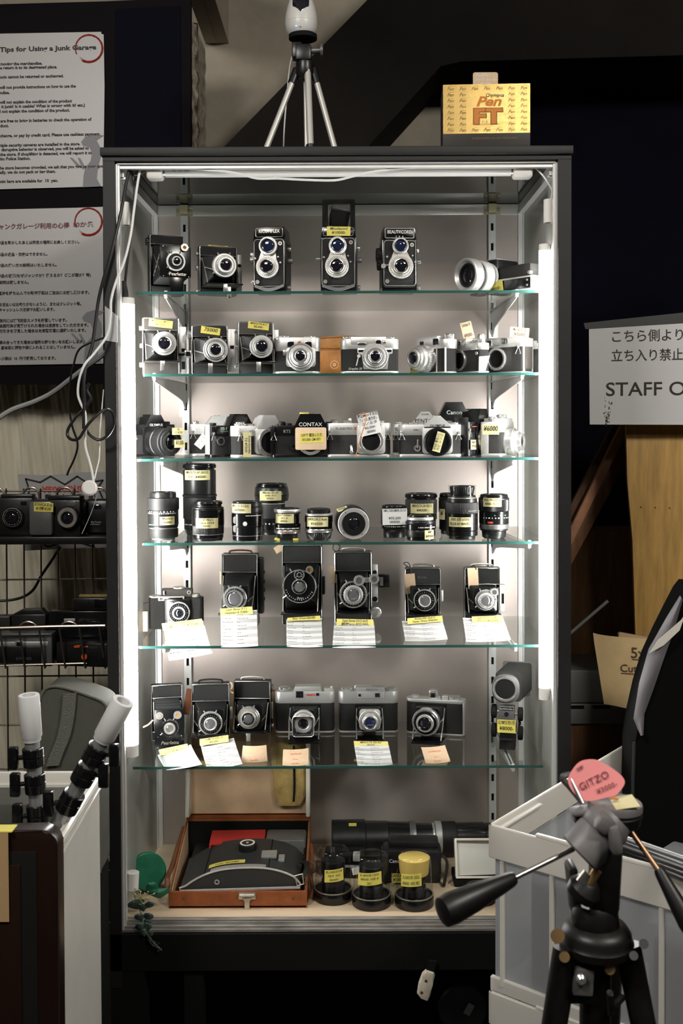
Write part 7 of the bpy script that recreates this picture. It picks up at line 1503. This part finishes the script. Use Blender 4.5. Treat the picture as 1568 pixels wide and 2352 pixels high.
b = MB(); b.prism([(P(x, y, KY + .03).x, P(x, y, KY + .03).z) for x, y in ((1420, 1456), (1424, 1453), (1520, 1470), (1600, 1480), (1600, 1600), (1420, 1590))], KY + .03, KY + .042, 'xz', .001); b.bx(P(1490, 1600, KY + .03).x, P(1560, 1600, KY + .03).x, KY + .0301, KY + .0419, 0, zk)
tag(b.build('sign_board', 'plywood_edge'), 'small pale wooden sign board standing behind the brown paper sign', 'board')

# ================================================================ translucent crates in the foreground
def milky(name, a_t, col):
    m = bpy.data.materials.new(name); m.use_nodes = True; nt = m.node_tree; nt.nodes.clear()
    out = nt.nodes.new('ShaderNodeOutputMaterial'); mx = nt.nodes.new('ShaderNodeMixShader'); mx2 = nt.nodes.new('ShaderNodeMixShader'); mx.inputs[0].default_value = a_t; mx2.inputs[0].default_value = .35
    d = nt.nodes.new('ShaderNodeBsdfPrincipled'); d.inputs['Base Color'].default_value = (*col, 1); d.inputs['Roughness'].default_value = .3
    tl = nt.nodes.new('ShaderNodeBsdfTranslucent'); tl.inputs[0].default_value = (*col, 1); tr = nt.nodes.new('ShaderNodeBsdfTransparent'); tr.inputs[0].default_value = (.9, .92, .94, 1)
    nt.links.new(d.outputs[0], mx2.inputs[1]); nt.links.new(tl.outputs[0], mx2.inputs[2]); nt.links.new(mx2.outputs[0], mx.inputs[1]); nt.links.new(tr.outputs[0], mx.inputs[2]); nt.links.new(mx.outputs[0], out.inputs[0]); MATS[name] = m
milky('milky_wall', .50, (.66, .67, .68)); milky('milky_rim', .02, (.93, .90, .85))
K0 = P(1121, 1893, -.55); zr = K0.z; A_ = Vector((math.cos(R(54)), math.sin(R(54)), 0)); B_ = Vector((math.cos(R(-41)), math.sin(R(-41)), 0)); LA, LB = .60, .42
def crate(label, ztop, zbot, contents=True):
    c = thing('plastic_crate', label, 'crate', (K0.x, K0.y, zbot), 0, 'stacked clear plastic crates'); o0 = c.location.copy(); Hc = ztop - zbot
    def q(a, b_, z): return Vector((K0.x, K0.y, 0)) + A_ * a + B_ * b_ + Vector((0, 0, z)) - Vector((o0.x, o0.y, 0))
    def slab(name, m, a0, a1, b0, b1, z0, z1):
        b = MB(); b.loops([[q(a0, b0, z), q(a1, b0, z), q(a1, b1, z), q(a0, b1, z)] for z in (z0, z1)]); bmesh.ops.bevel(b.bm, geom=b.bm.edges[:], offset=.0012, segments=2, affect='EDGES'); return b.build(name, m, c)
    i = .008
    slab('side_wall', 'milky_wall', i, i + .003, i, LB - i, .004, Hc - .05); slab('side_wall', 'milky_wall', LA - i - .003, LA - i, i, LB - i, .004, Hc - .05)
    slab('end_wall', 'milky_wall', i, LA - i, i, i + .003, .004, Hc - .05); slab('end_wall', 'milky_wall', i, LA - i, LB - i - .003, LB - i, .004, Hc - .05)
    slab('floor_panel', 'milky_wall', i, LA - i, i, LB - i, .0, .004)
    for a0, a1, b0, b1 in ((0, .006, 0, LB), (LA - .006, LA, 0, LB), (0, LA, 0, .006), (0, LA, LB - .006, LB)): slab('rim', 'milky_rim', a0, a1, b0, b1, Hc - .052, Hc)
    slab('rim_groove', 'milky_rim', .006, .16, .006, .016, Hc - .012, Hc - .008); slab('rim_step', 'milky_rim', .0, .007, .085, .30, Hc - .001, Hc + .005)
    for k in range(5):
        b0 = .02 + k * .088; slab('wall_rib', 'milky_rim', .001, .009, b0, b0 + .007, .01, Hc - .052)
    for a0 in (.02, .15, .28, .41, .54): slab('wall_rib', 'milky_wall', a0, a0 + .008, .001, .009, .01, Hc - .052)
    slab('base_band', 'milky_rim', .002, .010, .002, LB - .002, 0, .022)
    return c, q
c1, q1 = crate('upper clear plastic crate of the stack in front of the cabinet, open on top', zr, zr - .262)
crate('lower clear plastic crate of the stack, mostly below the picture edge', zr - .264, zr - .534)
crate('bottom clear plastic crate of the stack standing on the floor', zr - .536, .0)
cz = zr - .262 + .0045
def incrate(name, label, cat, a, b_, w_, d_, h, m, group=None):
    t = thing(name, label, cat, Vector((K0.x, K0.y, cz)) + A_ * a + B_ * b_, math.degrees(math.atan2(B_.y, B_.x)), group); MB().bx(-w_ / 2, w_ / 2, -d_ / 2, d_ / 2, 0, h, .006).build('body', m, t); return t
mat('content_dark', (.02, .021, .024), .6); mat('content_grey', (.16, .17, .18), .6)
incrate('film_holder_box', 'dark grey box standing inside the upper plastic crate, near its left side', 'box', .14, .10, .11, .14, .19, 'content_dark', 'boxes in the upper crate')
incrate('film_holder_box', 'lower grey box inside the upper plastic crate, behind the tripod', 'box', .32, .22, .14, .16, .15, 'content_grey', 'boxes in the upper crate')
for k, (dx, lab) in enumerate(((0, 'nearest'), (.022, 'second'), (.044, 'third'))):
    t = thing('folded_tripod', 'folded black tripod lying over the crate rim, %s of three under the pan head' % lab, 'tripod', q1(.10 + dx, .20, zr - cz) + Vector((c1.location.x, c1.location.y, cz)) - Vector((0, 0, .0)), 0, 'folded tripods in the crate'); t0_ = t.location.copy()
    p_ = P(1424 + k * 5, 1960 + k * 9 - 20, -.62) - t0_; r_ = P(1580, 2006 + k * 12 - 10, -.80) - t0_; MB().cyl(p_, r_, .0065, seg=12).build('leg', 'black_metal', t); MB().cyl(p_ + Vector((0, 0, .012)), r_ + Vector((0, 0, .012)), .0045, seg=10).build('inner_leg', 'gunmetal', t)
incrate('film_holder_box', 'black upright box pressed against the front wall of the upper crate', 'box', .05, .115, .10, .05, .20, 'content_dark', 'boxes in the upper crate')
incrate('film_holder_box', 'black upright box in the upper crate, right of the tripod column', 'box', .05, .32, .12, .05, .17, 'content_dark', 'boxes in the upper crate')
# black bag standing in the crate
mat('bag_black', (.003, .003, .003), .9, spec=.1); mat('bag_lining', (.20, .19, .205), .55)
BY = -.22
t = thing('garment_bag', 'big black cloth bag with grey lined edge at the right edge of the picture', 'bag', (P(1540, 1900, BY).x, BY, cz)); t0_ = t.location.copy()
ol = [(1580, 1340), (1556, 1385), (1528, 1440), (1500, 1500), (1478, 1570), (1462, 1640), (1452, 1700), (1449, 1800), (1449, 1990), (1452, 2090), (1760, 2090), (1760, 1340)]
pl_ = [Vector((P(x, y, BY).x - t0_.x, 0, max(0., P(x, y, BY).z - t0_.z))) for x, y in ol]; cx_ = sum(p.x for p in pl_) / len(pl_)
MB().loops([[(cx_ + (p.x - cx_) * k, y, p.z * kz) for p in pl_] for y, k, kz in ((-.012, .97, .985), (0, 1, 1), (.06, 1., 1.), (.09, .95, .97))]).build('bag_body', 'bag_black', t)
def fl(u_, v):
    path = [(1562, 1368), (1530, 1420), (1490, 1490), (1468, 1570), (1455, 1650), (1472, 1690)]; inn = [(1566, 1378), (1546, 1450), (1524, 1510), (1500, 1580), (1478, 1640), (1476, 1688)]
    k = v * 4.999; i = int(k); f_ = k - i; o_ = [path[i][j] * (1 - f_) + path[i + 1][j] * f_ for j in (0, 1)]; n_ = [inn[i][j] * (1 - f_) + inn[i + 1][j] * f_ for j in (0, 1)]
    x, y = o_[0] + (n_[0] - o_[0]) * u_, o_[1] + (n_[1] - o_[1]) * u_
    return tuple(P(x, y, BY - .016 - .012 * math.sin(PI * u_) * (1 + .4 * math.sin(v * 14))) - t0_)
MB().sheet(fl, 8, 30, .001).build('grey_lining', 'bag_lining', t)
MB().prism([(P(x, y, BY).x - t0_.x, P(x, y, BY).z - t0_.z) for x, y in ((1479, 1492), (1500, 1462), (1552, 1416), (1562, 1400), (1548, 1440), (1512, 1474))], -.034, -.033, 'xz').build('paper_corner', 'cream_binding', t)
MB().tube([(p.x, -.013, p.z) for p in pl_[6:9]], .003, 6).build('piping', 'content_dark', t)

# ================================================================ pan head tripod in the foreground
mat('head_grey', (.19, .18, .18), .5, .15, var=.15, vscale=40); mat('tripod_black', (.008, .007, .0065), .42, var=.3, vscale=40); mat('brass', (.42, .27, .12), .4, .8); mat('steel_rod', (.60, .56, .53), .25, .95); mat('pink_paper', (.88, .28, .28), .6); mat('rusty_rod', (.42, .24, .14), .35, .8)
TY = -1.15; u = U(TY)
tr = thing('pan_head_tripod', 'dark tripod with two handled pan head standing in the right foreground', 'tripod', (P(1370, 2300, TY).x, TY, 0)); t0_ = tr.location.copy()
def q(px, py, dy=0.): return P(px, py, TY + dy) - t0_
# legs and column
for (a, b_, dy) in (((1300, 2180), (1262, 2420), -.02), ((1440, 2170), (1490, 2420), -.02), ((1400, 2170), (1395, 2420), .10)):
    p, e = q(*a, dy * .3), q(*b_, dy); d = e - p; s = (p.z + t0_.z) / -d.z; f = p + d * s
    MB().cyl(p, p + d * min(s, 1.6), 31 * u, 27 * u, seg=20).build('leg', 'tripod_black', tr)
    MB().cyl(p + d * 1.5, f, 20 * u, 18 * u, seg=16).build('lower_leg', 'tripod_black', tr)
MB().cyl(q(1368, 2120), q(1362, 2120) + Vector((0, 0, -.42)), 36 * u, seg=24).build('center_column', 'tripod_black', tr)
o = MB().box(tuple(q(1338, 2252, -.020)), (46 * u, .012, 62 * u), .002, (0, 4, 0)).build('column_clamp', 'head_grey', tr); MB().lathe([(13 * u, 0), (13 * u, .003), (7 * u, .006)], q(1333, 2248, -.026), F_, 20).build('clamp_bolt', 'chrome', o)
b = MB(); b.box(tuple(q(1345, 2245, -.008)), (84 * u, .016, 110 * u), .003); b.build('clamp_frame', 'tripod_black', tr)
MB().lathe([(64 * u, 0), (84 * u, 8 * u), (86 * u, 26 * u), (80 * u, 34 * u), (80 * u, 46 * u), (70 * u, 60 * u), (52 * u, 66 * u)], q(1368, 2182), (0.02, -.05, 1), 40).build('shoulder', 'tripod_black', tr)
for x, y, r_ in ((1280, 2150, 16), (1296, 2198, 12), (1400, 2226, 12), (1455, 2195, 10), (1478, 2168, 11)): MB().cyl(q(x, y, -.03), q(x, y, -.016), r_ * u, seg=14).build('bolt', 'brass' if r_ > 11 else 'gunmetal', tr)
MB().tube([q(1430, 2290, -.02), q(1405, 2312, -.035), q(1400, 2280, -.04), q(1402, 2330, -.03)], .0035, 8, smooth=4).build('crank', 'tripod_black', tr)
MB().lathe([(54 * u, 0), (56 * u, 6 * u), (52 * u, 40 * u), (44 * u, 52 * u)], q(1366, 2124), (0, 0, 1), 32).build('pan_base', 'tripod_black', tr)
b = MB(); b.box(tuple(q(1388, 2010)), (64 * u, .04, 170 * u), .008, (0, 3, 0)); b.box(tuple(q(1316, 2040, .012)), (22 * u, .03, 120 * u), .004, (0, -6, 0)); b.build('head_post', 'tripod_black', tr)
MB().lathe([(20 * u, 0), (38 * u, 6 * u), (40 * u, 26 * u), (26 * u, 44 * u), (14 * u, 52 * u)], q(1330, 2058, -.012), Vector((.45, -.25, .75)), 28).build('pan_lock_knob', 'tripod_black', tr)
MB().cyl(q(1352, 2030, -.022), q(1372, 1998, -.022), 11 * u, seg=14).build('lock_shaft', 'brass', tr)
# tilt barrel
ax = (q(1402, 1885) - q(1318, 1965)).normalized()
MB().lathe([(47 * u, 0), (52 * u, 4 * u), (52 * u, 60 * u), (50 * u, 63 * u), (52 * u, 66 * u), (53 * u, 96 * u), (40 * u, 118 * u)], q(1330, 1962, -.03), Vector((ax.x, .10, ax.z)), 36).build('tilt_barrel', 'head_grey', tr)
b = MB(); b.box(tuple(q(1408, 1922, -.045)), (28 * u, .03, 68 * u), .006, (0, -8, 0)); b.box(tuple(q(1386, 1890, -.045)), (36 * u, .02, 40 * u), .004, (0, 38, 0)); b.build('tilt_yoke', 'head_grey', tr)
o = MB().prism([(q(x, y).x, q(x, y).z) for x, y in ((1313, 2000), (1330, 1978), (1341, 1988), (1338, 2010), (1328, 2022))], -.026, -.02, 'xz', .001).build('bright_tab', 'dull_nickel', tr)
# platform
pc_ = q(1412, 1852, -.01); n_ = Vector((.05, -.03, 1)).normalized()
MB().lathe([(30 * u, -.026), (58 * u, -.016), (62 * u, -.006), (56 * u, -.004)], pc_, n_, 36).build('platform_base', 'tripod_black', tr)
MB().lathe([(58 * u, -.004), (62 * u, -.002), (62 * u, .003), (60 * u, .005)], pc_, n_, 40).build('platform', 'head_grey', tr)
f_ = lambda a, b: tuple(pc_ + n_ * .0062 + Vector((1, 0, 0)) * ((a - .5) * 76 * u + 6 * u) + Vector((0, 1, .03)) * ((b - .5) * .034 - .006) + Vector((0, 0, (a - .5) * 10 * u)))
o = MB().sheet(f_, 3, 2, .0003).build('yellow_sticker', 'pale_yellow_paper', tr)
MB().cyl(q(1310, 1790, .0), q(1338, 1846, -.015), 5 * u, seg=10).build('quick_lever', 'steel_rod', tr)
b = MB(); b.tube([q(1336, 1842, .0), q(1306, 1805, .0), q(1292, 1790, .0), q(1294, 1782, .0), q(1316, 1778, .006)], 7 * u, 8, smooth=3); b.build('platform_bracket', 'gunmetal', tr)
MB().box(tuple(q(1334, 1862, -.01)), (50 * u, .02, 14 * u), .003, (0, -6, 0)).build('lever_base', 'head_grey', tr); MB().box(tuple(q(1344, 1876, -.008)), (60 * u, .02, 16 * u), .004, (0, -10, 0)).build('lever_block', 'tripod_black', tr)
# handles
def handle(a, b_, c, da, dc, rm, r0, r1, lab):
    A0, B0, C0 = q(*a, da), q(*b_, (da + dc) / 2), q(*c, dc)
    MB().cyl(A0, B0 + (C0 - B0) * .1, 6.2 * u, seg=14).build('handle_rod', rm, tr); d = C0 - B0; L = d.length
    MB().lathe([(r0 * u * .8, 0), (r0 * u, .004), (r1 * u * .86, L * .55), (r1 * u, L * .86), (r1 * u * .92, L * .97), (r1 * u * .5, L)], B0, d, 28).build('handle_grip', 'tripod_black', tr)
handle((1316, 1950), (1180, 2017), (1012, 2098), -.02, -.10, 'steel_rod', 17, 34, '')
handle((1436, 1892), (1511, 1996), (1590, 2140), .0, -.06, 'rusty_rod', 13, 22, '')
# pink price note
t = thing('price_note', 'pink round cornered price note stuck on the tripod platform', 'price note', P(1372, 1836, TY)); m0 = t.location.copy()
pn = spline([Vector((x, y, 0)) for x, y in ((1305, 1800), (1308, 1778), (1330, 1750), (1362, 1744), (1388, 1754), (1420, 1775), (1434, 1793), (1430, 1808), (1414, 1826), (1392, 1832), (1348, 1840), (1322, 1826))], 4, True)
MB().loops([[tuple(P(v.x, v.y, TY - .012 + (1840 - v.y) * u * .45 + d) - m0) for v in pn] for d in (0, .0006)]).build('note', 'pink_paper', t)
def pk(s, x, y, size, rot, m='ink', bold=.1):
    c, s_ = math.cos(R(rot)), math.sin(R(rot)); b = MB()
    def f(a, h):
        px, py = x + a * c - h * s_ * 1, y - (a * s_ + h * c); return tuple(P(px, py, TY - .0135 + (1840 - py) * u * .45) - m0)
    b.text(s, f, size, .95, .0, 1.1, bold); b.build('lettering', m, t)
pk('GITZO', 1367, 1800, 24, 26, 'dark_red_ink'); pk('¥3000-', 1396, 1814, 17, 24, 'dark_red_ink'); pk('三脚', 1333, 1768, 9, 26, 'ink', .3)
MB().tube([P(1404, 1832, TY - .012) - m0, P(1418, 1836, TY - .016) - m0], .003, 6, flat=.3).build('orange_tape', 'orange_ink', t)

t = thing('paper_slip', 'orange edged paper slip poking up behind the upper plastic crate', 'paper', q1(LA - .03, .05, 0) + Vector((c1.location.x, c1.location.y, cz)), 40)
p_ = P(1412, 1704, t.location.y) - t.location
MB().prism([(-.02, 0), (.02, 0), (.016, zr - cz + .006), (-.012, zr - cz + .034)], 0, .0008, 'xz').build('slip', 'cream_binding', t); MB().tube([(-.0205, 0, .02), (-.0125, 0, zr - cz + .035), (.0165, 0, zr - cz + .007)], .0012, 6).build('orange_edge', 'orange_plastic', t)

# ================================================================ loose pieces of one part become parts of their own
PAIRS = {'side_post', 'corner_post', 'end_cap', 'screw', 'window', 'meter_window', 'shutter_lever', 'yellow_tape', 'rivet', 'base_foot', 'lever_pin', 'hood_side', 'front_strip', 'side_stud', 'flap_wire', 'metal_cap', 'body_seam', 'bolt', 'tray_rim', 'drawer_pull', 'front_frame', 'flash_shoe', 'support_foot', 'nail_hole'}
for o in [o for o in COL.objects if o.type == 'MESH' and o.name.split('.')[0] in PAIRS and o.parent is not None]:
    b = bmesh.new(); b.from_mesh(o.data); b.verts.ensure_lookup_table(); seen = [-1] * len(b.verts); n = 0
    for v in b.verts:
        if seen[v.index] >= 0: continue
        st_ = [v]; seen[v.index] = n
        while st_:
            q_ = st_.pop()
            for e in q_.link_edges:
                w_ = e.other_vert(q_)
                if seen[w_.index] < 0: seen[w_.index] = n; st_.append(w_)
        n += 1
    b.free()
    if n < 2 or n > 12: continue
    for k in range(n):
        c = bmesh.new(); c.from_mesh(o.data); c.verts.ensure_lookup_table(); bmesh.ops.delete(c, geom=[v for v in c.verts if seen[v.index] != k], context='VERTS')
        me = bpy.data.meshes.new(o.data.name); c.to_mesh(me); c.free(); me.materials.append(o.data.materials[0])
        if k == 0: first = me; continue
        q_ = o.copy(); q_.data = me; COL.objects.link(q_)
    o.data = first
